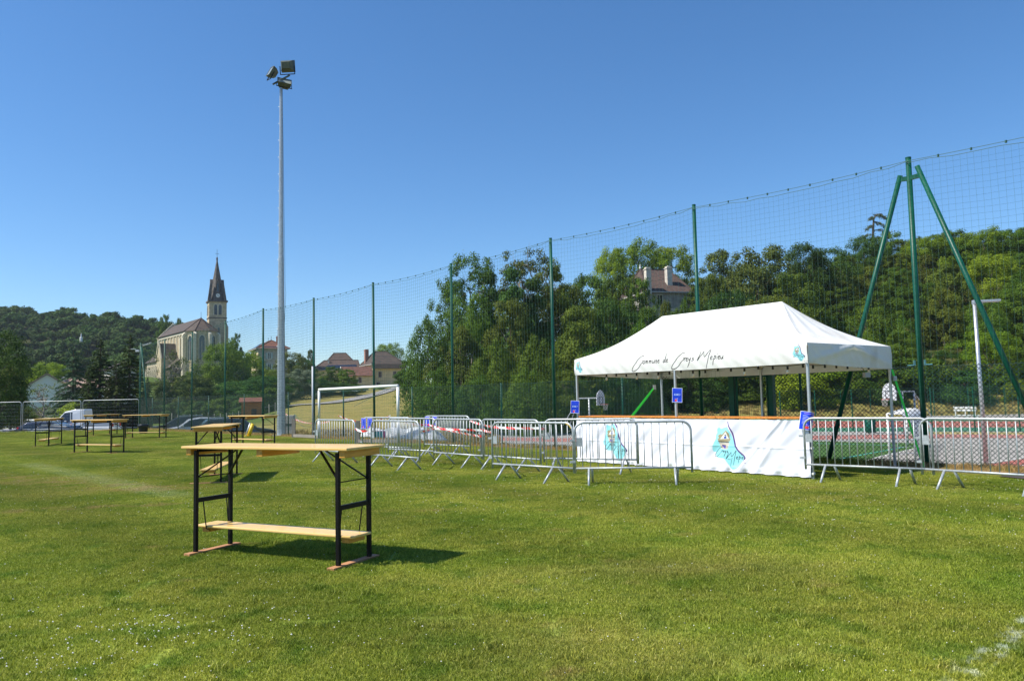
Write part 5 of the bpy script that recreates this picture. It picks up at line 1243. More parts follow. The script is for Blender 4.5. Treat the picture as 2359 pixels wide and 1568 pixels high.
MB().lathe(Fc(0, 0, ztip-.5), [(.16, 0), (.34, .3), (.2, .6), (.38, .9), (.15, 1.3), (.05, 1.6)], 10).build('finial', M['spire'], spire, True)
MB().tube(Fc(0, 0, ztip+.8), Fc(0, 0, zcross), .05, 6).tube(Fc(-.6, 0, zcross-1.6), Fc(.6, 0, zcross-1.6), .06, 6).build('cross', M['blackmetal'], spire)
# nave and apse
ap = PY(463, 760, 259); Fn = Fr((ap.x, ap.y, 0), math.radians(39)); ze, zr = zat(463, 763, 259), zat(463, 733.6, 259); W = 4.9; LN = 31
nv_ = MB(); gable(nv_, Fn, -W, W, 0, LN, zb, ze, zr-.3); nave = nv_.build('nave', M['stone'], ch, fix=True)
apr = [(-W, 0), (-W*.62, -3.9), (W*.20, -5.0), (W*.86, -3.2), (W, 0)]
am = MB().prism([Fn(x, y, zb) for x, y in [(-W, .5)]+apr+[(W, .5)]], Vector((0, 0, ze-zb))); apse = am.build('apse', M['stone'], ch, fix=True)
rm = MB(); ov = .55
slab(rm, [Fn(-W-ov, 0, ze-.25), Fn(-W-ov, LN+.1, ze-.25), Fn(0, LN+.1, zr), Fn(0, 0, zr)], .18); slab(rm, [Fn(W+ov, 0, ze-.25), Fn(0, 0, zr), Fn(0, LN+.1, zr), Fn(W+ov, LN+.1, ze-.25)], .18)
rm.build('nave_roof', M['tile'], ch, fix=True)
ar_ = MB(); e8 = [(x*1.1, y*1.1-.1) for x, y in apr]; vs_ = [Fn(x, y, ze-.2) for x, y in e8]+[Fn(0, .05, zr+.15)]
ar_.add(vs_, [(i, i+1, 5) for i in range(4)]+[(4, 3, 2, 1, 0)]); ar_.build('apse_roof', M['tile'], ch, fix=True)
hp = MB()
for x, y in e8: hp.beam(Fn(x, y, ze-.1), Fn(0, .05, zr+.25), .22, .16)
hp.build('ridge_tiles', M['tilemix'], ch)
MB().tube(Fn(0, 0, zr), Fn(0, 0, zr+2.2), .05, 6).lathe(Fn(0, 0, zr), [(.2, 0), (.12, .4), (.05, .6)], 8).build('roof_finial', M['blackmetal'], ch)
co = MB().beam(Fn(-W-.7, LN+.1, ze-.6), Fn(0, LN+.1, zr+.9), .35, .5).beam(Fn(W+.7, LN+.1, ze-.6), Fn(0, LN+.1, zr+.9), .35, .5).build('gable_coping', M['stonetrim'], ch)
# apse buttresses, tall windows
bt2 = MB()
for i in (0, 1, 2, 3):
    x, y = apr[i]; L_ = math.hypot(x, y+.0)+1e-6; dx, dy = (x/ W*.5, -.7) if i else (-.9, -.2); nn = math.hypot(dx, dy); dx /= nn; dy /= nn
    c = (x+dx*.5, y+dy*.5); q = Fn(c[0], c[1], 0); R = math.atan2(dy, dx)+Fn.a
    bt2.box((q.x, q.y, (zb+ze-1.2)/2), (1.3, .85, ze-1.2-zb), R); bt2.prism([q+Vector((0, 0, ze-1.2))+Matrix.Rotation(R, 3, 'Z')@Vector(v) for v in ((-.65, -.43, 0), (.65, -.43, 0), (-.65, -.43, 1.0))], Matrix.Rotation(R, 3, 'Z')@Vector((0, .86, 0)))
bt2.build('buttress', M['stonetrim'], apse, fix=True)
for i in range(3):
    (x0, y0), (x1, y1) = apr[i], apr[i+1]; mx_, my_ = (x0+x1)/2, (y0+y1)/2; d = Vector((x1-x0, y1-y0)).normalized(); nx_, ny_ = d.y, -d.x
    P = lambda u, z: Fn(mx_+d.x*u+nx_*.04, my_+d.y*u+ny_*.04, ze-9.6+z); inn = (Fn.ex*(-nx_)+Fn.ey*(-ny_))*.07
    wv = MB().prism(arch_pts(P, 1.9, 7.6), inn).build('window', M['glass'], apse, fix=True)
    mu = MB().beam(P(0, 0)-inn, P(0, 6.0)-inn, .12, .12); arc = [P(.95*math.cos(t), 6.65+1.42*math.sin(t))-inn for t in np.linspace(0, math.pi, 9)]
    for k in range(8): mu.beam(arc[k], arc[k+1], .25, .25)
    for s in (-.95, .95): mu.beam(P(s, 0)-inn, P(s, 6.65)-inn, .2, .2)
    mu.build('tracery', M['stonetrim'], wv)
pl = MB()
for k in range(8): fbox(pl, Fn, -W-.22, -W+.02, 2.2+k*3.5, 2.7+k*3.5, zb, ze-.6)
fbox(pl, Fn, -W-.28, -W-.02, -.1, LN, ze-1.0, ze-.35); fbox(pl, Fn, -W-.5, -W+.02, LN-.6, LN+.3, zb, ze)
fbox(pl, Fn, -W-1.0, -W-.02, .3, 1.2, zb, ze-1.6); fbox(pl, Fn, -W-.9, -W-.02, 3.1, 4.0, zb, ze-2.2)
pl.build('pilaster', M['stonetrim'], nave, fix=True)
for k in range(8):
    if k == 0: continue
    y = 4.3+k*3.5-1.6+.1; m = MB().prism(arch_pts(lambda u, z: Fn(-W-.03, y-u, ze-3.6+z), .75, 1.5), Fn.ex*.06); m.build('window', M['darkshutter'], nave, fix=True)
# transept chapel, lean-to aisle with buttresses, low sacristy
tz_e, tz_r = ze-8.6, ze-3.6
tm = MB(); gable(tm, Fn, -W-5.2, -W, 8.5, 14.0, zb, tz_e, tz_r, 'x'); trn = tm.build('transept', M['stone'], ch, fix=True)
t2 = MB(); slab(t2, [Fn(-W-5.0, 8.1, tz_e-.2), Fn(-W, 8.1, tz_e-.2), Fn(-W, 11.25, tz_r), Fn(-W-5.0, 11.25, tz_r)], .2); slab(t2, [Fn(-W-5.0, 14.4, tz_e-.2), Fn(-W, 14.4, tz_e-.2), Fn(-W, 11.25, tz_r), Fn(-W-5.0, 11.25, tz_r)], .2); t2.build('transept_roof', M['tile'], trn, fix=True)
MB().beam(Fn(-W-5.3, 8.0, tz_e-.4), Fn(-W-5.3, 11.25, tz_r+.9), .4, .45).beam(Fn(-W-5.3, 14.5, tz_e-.4), Fn(-W-5.3, 11.25, tz_r+.9), .4, .45).build('gable_coping', M['stonetrim'], trn)
al = MB(); fbox(al, Fn, -W-4.0, -W, 14.0, LN, zb, ze-9.2); aisle = al.build('aisle', M['stone'], ch, fix=True)
t3 = MB(); slab(t3, [Fn(-W-4.5, 14.0, ze-9.4), Fn(-W-4.5, LN+.4, ze-9.4), Fn(-W, LN+.4, ze-5.6), Fn(-W, 14.0, ze-5.6)], .2); t3.build('aisle_roof', M['tile'], aisle, fix=True)
t4 = MB(); slab(t4, [Fn(-W-4.4, 2.4, ze-12.2), Fn(-W-4.4, 8.4, ze-12.2), Fn(-W, 8.4, ze-8.6), Fn(-W, 2.4, ze-8.6)], .2); fbox(t4, Fn, -W-4.0, -W, 2.8, 8.4, zb, ze-12.2); t4.build('sacristy_roof', M['tile'], ch, fix=True)
b3 = MB()
for k in range(7):
    y = 14.6+k*2.4; b3.prism([Fn(-W-4.0, y, zb), Fn(-W-5.6, y, zb), Fn(-W-5.4, y, ze-12.4), Fn(-W-4.0, y, ze-10.2)], Fn.ey*.6)
b3.build('buttress', M['stonetrim'], aisle, fix=True)
# ---- houses
def hip_house(name, lab, o, ang, w_, d, zb_, ze_, zr_, wallm, roofm, ridge=(.3, .7), axis='x', ov=.5, cat='house', bell=0):
    F_ = Fr(o, ang); t = thing(name, lab, cat, (o[0], o[1], zb_)); wm = MB(); fbox(wm, F_, 0, w_, 0, d, zb_-1.5, ze_); wall = wm.build('wall', wallm, t, fix=True)
    r = MB(); c = [F_(-ov, -ov, ze_-.1), F_(w_+ov, -ov, ze_-.1), F_(w_+ov, d+ov, ze_-.1), F_(-ov, d+ov, ze_-.1)]
    if axis == 'x': a_, b_ = F_(w_*ridge[0], d/2, zr_), F_(w_*ridge[1], d/2, zr_)
    else: a_, b_ = F_(w_/2, d*ridge[0], zr_), F_(w_/2, d*ridge[1], zr_)
    if axis == 'x': fs = [(0, 1, 5, 4), (1, 2, 5), (2, 3, 4, 5), (3, 0, 4), (3, 2, 1, 0)]
    else: fs = [(0, 1, 4), (1, 2, 5, 4), (2, 3, 5), (3, 0, 4, 5), (3, 2, 1, 0)]
    r.add(c+[a_, b_], fs); roof = r.build('roof', roofm, t, fix=True)
    rd = MB(); rd.beam(a_, b_, .28, .2)
    for i, q in ((0, a_), (1, b_ if axis == 'x' else a_), (2, b_), (3, a_ if axis == 'x' else b_)): rd.beam(c[i]+Vector((0, 0, .05)), q+Vector((0, 0, .05)), .26, .16)
    rd.build('ridge_tiles', roofm, roof); fa = MB()
    for i in range(4): fa.beam(c[i]-Vector((0, 0, .1)), c[(i+1) % 4]-Vector((0, 0, .1)), .12, .2)
    fa.build('gutter', M['stone2'], roof); return t, F_, wall, roof
def chimney(F_, x, y, z0, z1, w_, d, m, roof, cap=True):
    c = MB(); fbox(c, F_, x-w_/2, x+w_/2, y-d/2, y+d/2, z0, z1)
    o = c.build('chimney', m, roof, fix=True); k = MB(); fbox(k, F_, x-w_/2-.1, x+w_/2+.1, y-d/2-.1, y+d/2+.1, z1, z1+.14); fbox(k, F_, x-w_/2+.05, x+w_/2-.05, y-d/2+.05, y+d/2-.05, z1+.14, z1+.4)
    q = k.build('chimney_cap', m, roof, fix=True); return o
YF = 236
c0 = PY(861, 893, YF); zbf = c0.z; zeF = PY(861, 848, YF).z; zrF = PY(861, 806, YF).z
t, F_, wall, roof = hip_house('farmhouse', 'cream farmhouse with a steep brown hipped roof and brick chimney, behind the goal', (c0.x, c0.y, 0), math.radians(27), 9.2, 12.0, zbf, zeF+1.35, zrF, M['cream'], M['tile'], (.25, .62), 'x', .8)
sk = MB(); slab(sk, [F_(-.8, -.75, zeF+1.25), F_(10.0, -.75, zeF+1.25), F_(10.0, -1.45, zeF-.15), F_(-.6, -1.45, zeF-.15)], .14); sk.build('roof_skirt', M['tile'], roof, fix=True)
windows(F_, 'f', [(0, 2.0, zbf+3.2, .85, 1.6), (0, 6.6, zbf+3.2, .85, 1.6), (0, 1.4, zbf+.2, .9, 1.4)], wall, M['stone2'], None, 'darkshutter'); windows(F_, 'f', [(0, 6.8, zbf+.5, .7, .7)], wall, M['stone2'])
chimney(F_, .2, 8.0, zeF, zrF+.3, 1.1, 1.3, M['brick'], roof); chimney(F_, 9.0, 2.0, zeF-.3, zeF+2.6, .55, .6, M['chim'], roof)
MB().path([F_(-.1, 1.5, zeF-.6), F_(-.15, .9, zeF-.8), F_(-.15, .8, zbf+2.8)], .1, 6).build('drainpipe', M['tilered'], wall)
c1 = PY(793, 893, YF-6); zeW = PY(800, 864, YF-6).z; zrW = PY(800, 844, YF-6).z
Fw = Fr((c1.x, c1.y, 0), math.radians(20)); t = thing('farm_outbuilding', 'low cream wing with a red brown gabled roof in front of the farmhouse', 'house', (c1.x, c1.y, zbf))
wm = MB(); gable(wm, Fw, 0, 8.6, 0, 7.0, zbf-3, zeW, zrW-.1, 'x'); wall = wm.build('wall', M['cream'], t, fix=True)
r = MB(); slab(r, [Fw(-.5, -.6, zeW-.3), Fw(9, -.6, zeW-.3), Fw(8.4, 3.5, zrW), Fw(-.5, 3.5, zrW)], .15); slab(r, [Fw(-.5, 7.6, zeW-.3), Fw(9, 7.6, zeW-.3), Fw(8.4, 3.5, zrW), Fw(-.5, 3.5, zrW)], .15); roof = r.build('roof', M['tilered'] if False else mat('red brown tile', (.13, .056, .038), .85, var=.2, scale=1, bump=.5, bscale=5), t, fix=True)
MB().beam(Fw(-.55, -.65, zeW-.35), Fw(-.55, 3.5, zrW+.05), .12, .3).beam(Fw(-.55, 7.65, zeW-.35), Fw(-.55, 3.5, zrW+.05), .12, .3).build('barge_board', M['whitewall'], roof)
windows(Fw, 'f', [(0, 4.6, zbf+1.5, .85, 1.6)], wall, M['stone2'], None, 'darkshutter')
c2 = PY(722, 890, YF+24); zb2 = PY(760, 874, YF+24).z; ze2 = PY(760, 851, YF+24).z; zr2 = PY(760, 828, YF+24).z
t, F2, wall, roof = hip_house('farm_barn', 'long barn with an old brown tile roof carrying a strip of dark solar panels', (c2.x, c2.y, 0), math.radians(8), 14.5, 9, zb2-3, ze2, zr2, M['cream'], M['tilemix'], (.22, .985), 'x', .6)
sp_ = MB(); q = [F2(2.8, -.35, ze2+.12), F2(14.0, -.35, ze2+.12), F2(14.0, 1.7, ze2+(zr2-ze2)*.46), F2(4.6, 1.7, ze2+(zr2-ze2)*.46)]; slab(sp_, q, .1); sp_.build('solar_panel', M['solar'], roof, fix=True)
chimney(F2, 4.6, 3.2, ze2+1.5, zr2+.1, .5, .5, M['chim'], roof)
c3 = PY(741, 880, YF+42); zr3 = PY(760, 811, YF+42).z; ze3 = PY(760, 838, YF+42).z
t, F3, wall, roof = hip_house('far_farm_roof', 'hipped old tile roof rising behind the barn', (c3.x, c3.y, 0), math.radians(8), 13, 10, zb2-2, ze3-1.5, zr3, M['cream'], M['tilemix'], (.3, .62), 'x', .5)
# presbytery behind the walnut tree
YP = 238; c4 = PY(595.4, 850, YP); ze4 = PY(595.4, 801, YP).z; zr4 = PY(580, 781.5, YP).z; zb4 = PY(595, 856, YP).z
t, F4, wall, roof = hip_house('stone_house', 'two-storey stone house with a red hipped roof and solar panels, left of the mast', (c4.x, c4.y, 0), math.radians(27), 8.6, 14, zb4, ze4, zr4, M['greywall'], M['tilered'], (.22, .6), 'y', .75)
cw = MB(); fbox(cw, F4, -.04, .02, .3, 13.9, zb4, ze4-.9); cw.build('rendered_wall', M['cream'], wall, fix=True)
windows(F4, 'f', [(0, 3.2, zb4+3.9, .95, 1.9), (0, 6.9, zb4+3.9, .95, 1.9), (0, 3.2, zb4+.4, .95, 2.0), (0, 6.9, zb4+.4, .95, 2.0)], wall, M['whitewall'], 'shutter')
windows(F4, 'l', [(-.05, 6.5, zb4+4.4, 1.0, 1.6)], wall, M['stone2'], None)
for (x0, x1, y0, y1) in ((1.2, 7.2, .0, 1.9),): 
    q = [F4(x0+.4, y0-.3, ze4+.18), F4(x1, y0-.3, ze4+.18), F4(x1-1.6, 2.3, ze4+1.45), F4(x0+1.6, 2.3, ze4+1.45)]; m = MB(); slab(m, q, .1); m.build('solar_panel', M['solar'], roof, fix=True)
q = [F4(-.3, 3.2, ze4+.25), F4(-.3, 12.5, ze4+.25), F4(2.1, 10.2, ze4+1.9), F4(2.1, 4.6, ze4+1.9)]; m = MB(); slab(m, q, .1); m.build('solar_panel', M['solar'], roof, fix=True)
chimney(F4, 6.2, 3.4, ze4+.5, zr4+.9, .65, .65, M['brick'], roof); chimney(F4, 7.2, 4.0, ze4+.3, zr4+.8, .65, .65, M['brick'], roof)
ff = MB()
for y in (.22*14, .6*14): ff.tube(F4(4.3, y, zr4), F4(4.3, y, zr4+1.2), .05, 6)
ff.tube(F4(6.2, 3.4, zr4+1), F4(6.2, 3.4, zr4+3.2), .03, 5).tube(F4(6.2, 3.4, zr4+3.0), F4(7.6, 3.6, zr4+3.0), .03, 5); ff.build('roof_finial', M['blackmetal'], roof)
# manor on the wooded hill
YM = 131; c5 = PY(1504, 720, YM); ze5 = PY(1540, 669, YM).z; zr5 = PY(1545, 607, YM).z; zb5 = PY(1504, 735, YM).z
t, F5, wall, roof = hip_house('hilltop_manor', 'stone manor with steep mottled tile roof and two pale chimneys on the wooded hill', (c5.x-.75, c5.y, 0), math.radians(16), 7.9, 10.5, zb5, ze5, zr5, M['greywall'], M['tilemix'], (.16, .84), 'x', .55)
bs = MB(); fbox(bs, F5, -.06, 7.96, -.07, .02, zb5-.4, zb5+1.9); bs.build('pale_plinth', M['stonetrim'], wall, fix=True)
chimney(F5, .0, -.2, ze5-.6, zr5-1.0, .9, .9, M['chim'], roof); chimney(F5, 4.75, 1.5, ze5+.6, zr5-.45, .95, .95, M['chim'], roof)
for x in (.16, .84): MB().lathe(F5(7.9*x, 5.25, zr5), [(.12, 0), (.2, .2), (.09, .45), (.17, .65), (.02, .8)], 8).build('roof_finial', M['whitewall'], roof)
windows(F5, 'f', [(0, 2.2, zb5+2.6, .9, 1.5)], wall, M['stonetrim'])
# white gabled house at left
YL = 138; c6 = PY(60, 925, YL); zr6 = PY(84, 861, YL).z; ze6 = PY(60, 890, YL).z
F6 = Fr((c6.x, c6.y, 0), math.radians(30)); t = thing('white_house', 'white gabled house with a pinkish tile roof half hidden by trees at far left', 'house', (c6.x, c6.y, -1))
wm = MB(); gable(wm, F6, 0, 6.2, 0, 9, -2, ze6, zr6-.1, 'y'); wall = wm.build('wall', M['whitewall'], t, fix=True)
pk = mat('pink brown tile', (.33, .22, .17), .85, var=.2, scale=2, bump=.6, bscale=6)
r = MB(); slab(r, [F6(-.5, -.5, ze6-.35), F6(-.5, 9.4, ze6-.35), F6(3.1, 9.4, zr6), F6(3.1, -.5, zr6)], .18); slab(r, [F6(6.7, -.5, ze6-.35), F6(6.7, 9.4, ze6-.35), F6(3.1, 9.4, zr6), F6(3.1, -.5, zr6)], .18); r.build('roof', pk, t, fix=True)
c7 = PY(118, 925, 150); t, F7, wall, roof = hip_house('pink_roofed_house', 'house with a pinkish tile roof behind the bare shrub at left', (c7.x, c7.y, 0), .2, 8, 6, -1.5, PY(118, 893, 150).z, PY(135, 871, 150).z, M['whitewall'], pk, (.3, .8)); chimney(F7, 1.5, 2, PY(135, 885, 150).z, PY(118, 872, 150).z, .5, .5, M['chim'], roof)
c8 = PY(252, 870, 135); F8 = Fr((c8.x, c8.y, 0), math.radians(35)); t = thing('chalet', 'brown roofed house peeping out between two dark conifers', 'house', (c8.x, c8.y, 2)); wm = MB(); gable(wm, F8, 0, 4.2, 0, 6, -1, PY(255, 850, 135).z, PY(265, 838, 135).z); wm.build('wall', M['chim'], t, fix=True)
zz0, zz1 = PY(255, 852, 135).z, PY(265, 836, 135).z; r = MB(); slab(r, [F8(-.5, -.6, zz0), F8(-.5, 6, zz0), F8(2.1, 6, zz1), F8(2.1, -.6, zz1)], .2); slab(r, [F8(4.7, -.6, zz0), F8(4.7, 6, zz0), F8(2.1, 6, zz1), F8(2.1, -.6, zz1)], .2); r.build('roof', M['tile'], t, fix=True)
# orange hut in the garden, statue on the hill
ph = PY(556, 944, 98); ph.z = Tz(ph.x, ph.y); F9 = Fr((ph.x, ph.y, 0), .25); t = thing('garden_hut', 'small orange wooden garden hut with a red roof in the hedge shade', 'shed', ph); kz = lambda py: PY(570, py, 98).z
wm = MB(); gable(wm, F9, 0, 2.3, 0, 2.2, ph.z, kz(925), kz(918.5), 'x'); wm.build('wall', M['hut'], t, fix=True); r = MB(); slab(r, [F9(-.3, -.5, kz(927)), F9(2.6, -.5, kz(927)), F9(2.6, 1.1, kz(917)), F9(-.3, 1.1, kz(917))], .1); slab(r, [F9(-.3, 2.6, kz(927)), F9(2.6, 2.6, kz(927)), F9(2.6, 1.1, kz(917)), F9(-.3, 1.1, kz(917))], .1); r.build('roof', M['tilered'], t, fix=True)
MB().box(tuple(F9(1.5, -.03, ph.z+.8)), (.6, .05, 1.5), .25).build('door', M['darkshutter'], t)
pst = onT(187, 776, (200, 600)); pst = PY(187, 776, 352); zs0, zs1 = PY(187, 776, 352).z, PY(187, 763, 352).z
t = thing('hill_statue', 'small white statue on a pedestal among the trees of the far hill', 'statue', (pst.x, pst.y, zs0-2))
MB().lathe((pst.x, pst.y, zs0-2.2), [(.6, 0), (.6, 1.9), (.45, 2.2)], 10).build('pedestal', M['whitewall'], t); MB().lathe((pst.x, pst.y, zs0), [(.22, 0), (.28, .35), (.24, 1.0), (.13, 1.35), (.15, 1.5), (.08, 1.7)], 10).build('figure', M['whitewall'], t, True)

# ================================================================ cars
def car(lab, px, Y, rz, paint, kind='suv', zg=-.94, grp='cars parked beyond the pitch'):
    p = PY(px, 980, Y); t = thing('parked_car' if kind != 'van' else 'parked_van', lab, 'car' if kind != 'van' else 'van', (p.x, p.y, zg), rz, group=grp)
    if kind == 'van':
        prof = [(-2.7, .35), (2.55, .35), (2.65, .95), (1.75, 1.30), (1.05, 2.15), (.3, 2.32), (-.4, 2.32), (-.45, 2.3), (-.5, .9), (-2.7, .9)]; win = [(1.6, 1.32), (1.05, 2.05), (.45, 2.1), (.45, 1.32)]; w_ = .95; wx = (1.75, -1.75); roof_z = 2.3
    elif kind == 'suv':
        prof = [(-2.15, .35), (2.15, .35), (2.2, .75), (2.0, .95), (1.15, 1.08), (.45, 1.55), (-.2, 1.66), (-1.5, 1.62), (-2.0, 1.15), (-2.2, .95)]; win = [(1.0, 1.08), (.42, 1.48), (-.2, 1.57), (-1.45, 1.52), (-1.75, 1.12)]; w_ = .9; wx = (1.35, -1.3)
    else:
        prof = [(-2.25, .32), (2.2, .32), (2.25, .65), (2.05, .82), (1.15, .95), (.4, 1.38), (-.3, 1.46), (-1.75, 1.4), (-2.25, .98), (-2.3, .8)]; win = [(1.0, .97), (.38, 1.32), (-.3, 1.39), (-1.7, 1.33), (-2.0, 1.0)]; w_ = .88; wx = (1.4, -1.35)
    ORIG[t.name] = Vector((0, 0, 0)); n = len(prof); m = MB(); zw = 1.0 if kind != 'van' else 1.3
    def taper(z): return w_*(1-.16*max(0, z-zw)/.6)
    vs = [(x, -taper(z), z) for x, z in prof]+[(x, taper(z), z) for x, z in prof]
    m.add(vs, [tuple(range(n)), tuple(range(2*n-1, n-1, -1))]+[(i, n+i, n+(i+1) % n, (i+1) % n) for i in range(n)])
    body = m.build('body', paint, t, False, bevel=.05, fix=True)
    g = MB()
    for s in (-1, 1):
        q = [(x, s*(taper(z)+.012), z) for x, z in win]; g.add(q, [tuple(range(len(q)))])
        mid_ = win[2][0] if len(win) > 4 else None
    o = g.build('side_window', M['glass'], t)
    pl_ = MB()
    for s in (-1, 1):
        for xx in ((.3, -.75) if kind != 'van' else (.5,)): pl_.box((xx, s*(taper(1.3)+.02), (win[0][1]+win[1][1])/2), (.07, .02, abs(win[1][1]-win[0][1])))
    pl_.build('door_pillar', paint, t)
    a, b = win[0], win[1]; fw = MB(); i0 = [i for i in range(n) if prof[i][1] > zw and prof[i][0] > .3]
    A_, B_ = (prof[4], prof[5]) if kind != 'van' else (prof[3], prof[4])
    nx_, nz_ = (A_[1]-B_[1])*-1, (A_[0]-B_[0]); L_ = math.hypot(nx_, nz_); nx_, nz_ = nx_/L_*.012, abs(nz_)/L_*.012
    fw.add([(A_[0]+nx_, -taper(A_[1])*.9, A_[1]+nz_+.03), (A_[0]+nx_, taper(A_[1])*.9, A_[1]+nz_+.03), (B_[0]+nx_, taper(B_[1])*.88, B_[1]+nz_-.03), (B_[0]+nx_, -taper(B_[1])*.88, B_[1]+nz_-.03)], [(0, 1, 2, 3)]); fw.build('windscreen', M['glass'], t)
    if kind != 'van':
        A_, B_ = prof[8], prof[7]; q = MB(); q.add([(A_[0]+.03-.05, -taper(A_[1])*.85, A_[1]+.02), (A_[0]+.03-.05, taper(A_[1])*.85, A_[1]+.02), (B_[0]-.06, taper(B_[1])*.85, B_[1]-.02), (B_[0]-.06, -taper(B_[1])*.85, B_[1]-.02)], [(0, 1, 2, 3)]); q.build('rear_window', M['glass'], t)
        for s in (-1, 1): MB().box((-.6, s*.66, prof[6][1]+.05), (1.6, .035, .035)).build('roof_rail', M['black'] if paint is M['paintwhite'] else M['alu'], t)
    else: 
        MB().box((-1.6, 0, 1.0), (2.1, 1.8, .25)).build('load_bed', M['alu'], t)
    for x in wx:
        for s in (-1, 1):
            wh = MB().tube((x, s*(w_-.16), .33), (x, s*(w_+.03), .33), .33, 18).build('wheel', M['rubber'], t); MB().tube((x, s*(w_-.1), .33), (x, s*(w_+.04), .33), .2, 12).build('rim', M['alu'], wh)
    for s in (-1, 1):
        MB().box((prof[2][0]-.06, s*.66, .80 if kind != 'van' else .95), (.18, .34, .13)).build('headlight', M['lampglass'], t, bevel=.03); MB().box((prof[-1][0]+.08, s*.72, .98), (.14, .2, .3)).build('tail_light', M['tail'], t, bevel=.02)
        MB().box((.85, s*(w_+.08), win[0][1]+.06), (.14, .16, .12)).build('wing_mirror', paint, t, bevel=.03)
    return t
car('white estate car with black roof rails behind the fence left of the mast', 452, 52, math.radians(205), M['paintwhite'])
car('blue grey hatchback behind the fence just left of the mast', 541, 46.5, math.radians(28), M['paintgrey'])
car('anthracite car partly hidden behind the white estate', 418, 57, math.radians(203), M['paintdark'])
car('navy estate car, the wide low one at far left behind the edge of the pitch', 128, 58, math.radians(8), M['paintnavy'], 'wagon')
car('dark blue car half hidden behind the navy estate', 85, 62, math.radians(185), M['paintnavy'], 'wagon')
car('dark red nosed car in front of the navy estate, only its roof showing', 116, 56.5, math.radians(175), M['paintdark'], 'wagon', -1.15)
car('white pick-up van behind the far tables', 190, 64, math.radians(185), M['paintwhite'], 'van')
c_ = car('pale car parked at the foot of the trees below the farm', 806, 195, math.radians(170), M['paintwhite'], 'wagon', 0); pc_ = onT(806, 905, (60, 260)); c_.location = pc_
c_ = car('second pale car behind the goal crossbar', 824, 200, math.radians(185), M['paintgrey'], 'wagon', 0); pc_ = onT(826, 902, (60, 260)); c_.location = pc_
# distant crowd barriers, picnic tables, log rails, stakes at left
def small_barrier(px, py, lab):
    p = onT(px, py, (60, 200)); t = thing('far_barrier', lab, 'barrier', p, group='crowd barriers by the road at far left'); m = MB()
    x0, x1 = p.x-1.0, p.x+1.0; z = p.z
    m.path([(x0, p.y, z), (x0, p.y, z+.95), (x0+.12, p.y, z+1.1), (x1-.12, p.y, z+1.1), (x1, p.y, z+.95), (x1, p.y, z)], .025, 6).tube((x0, p.y, z+.2), (x1, p.y, z+.2), .02, 6)
    for k in range(1, 13): m.tube((x0+k*2/13, p.y, z+.2), (x0+k*2/13, p.y, z+1.08), .012, 4, cap=False)
    m.build('barrier_frame', M['galv'], t)
for px, lab in ((12, 'far crowd barrier by the road at the left edge'), (37, 'far crowd barrier by the road, next to the left one'), (64, 'far crowd barrier by the road left of the dark blue car roof'), (90, 'far crowd barrier by the road above the dark blue car roof'), (115, 'far crowd barrier by the road above the navy estate roof')): small_barrier(px, 987, lab)
def picnic(px, py, Y, lab):
    p = PY(px, py, Y); p.z = Tz(p.x, p.y); t = thing('picnic_table', lab, 'picnic table', p, group='picnic tables under the trees')
    MB().box((p.x, p.y, p.z+.76), (2.0, .75, .06)).build('table_top', M['wood'], t)
    for s in (-1, 1): MB().box((p.x, p.y+s*.75, p.z+.45), (2.0, .28, .05)).build('bench_plank', M['wood'], t)
    for s in (-.7, .7): MB().beam((p.x+s, p.y-.7, p.z), (p.x+s, p.y-.2, p.z+.74), .08, .08).beam((p.x+s, p.y+.7, p.z), (p.x+s, p.y+.2, p.z+.74), .08, .08).build('trestle', M['wood'], t)
picnic(70, 980, 112, 'dark wooden picnic table in the shade of the big tree at far left'); picnic(107, 980, 114, 'second wooden picnic table at far left, behind the mesh panel')
picnic(613, 948, 112, 'pale picnic table right of the orange hut')
lf = thing('log_rail_fence', 'horizontal log rail fence behind the navy car at left', 'fence', onT(140, 984)); a, b = PY(103, 960, 104), PY(178, 962, 100); 
for q in (a, b): q.z = Tz(q.x, q.y)
for z in (.45, .85, 1.25): MB().tube(a+Vector((0, 0, z)), b+Vector((0, 0, z)), .06, 6).build('rail', M['wood'], lf)
for k in range(7): q = a.lerp(b, k/6); MB().tube(q, q+Vector((0, 0, 1.45)), .07, 6).build('post', M['wood'], lf)
sf = thing('stake_fence', 'row of thin pale stakes with wire along the garden behind the parked cars', 'fence', onT(480, 957))
prev = None
for k, px in enumerate(range(396, 660, 14)):
    q = PY(px, 950, 104-k*.0); q.z = Tz(q.x, q.y); h = 1.3 if k % 6 else 1.5; MB().tube(q, q+Vector((0, 0, h)), .05, 6).build('stake', M['chim'], sf)
    if prev is not None: MB().tube(prev+Vector((0, 0, 1.0)), q+Vector((0, 0, 1.0)), .008, 3).build('wire', M['galv'], sf)
    prev = q

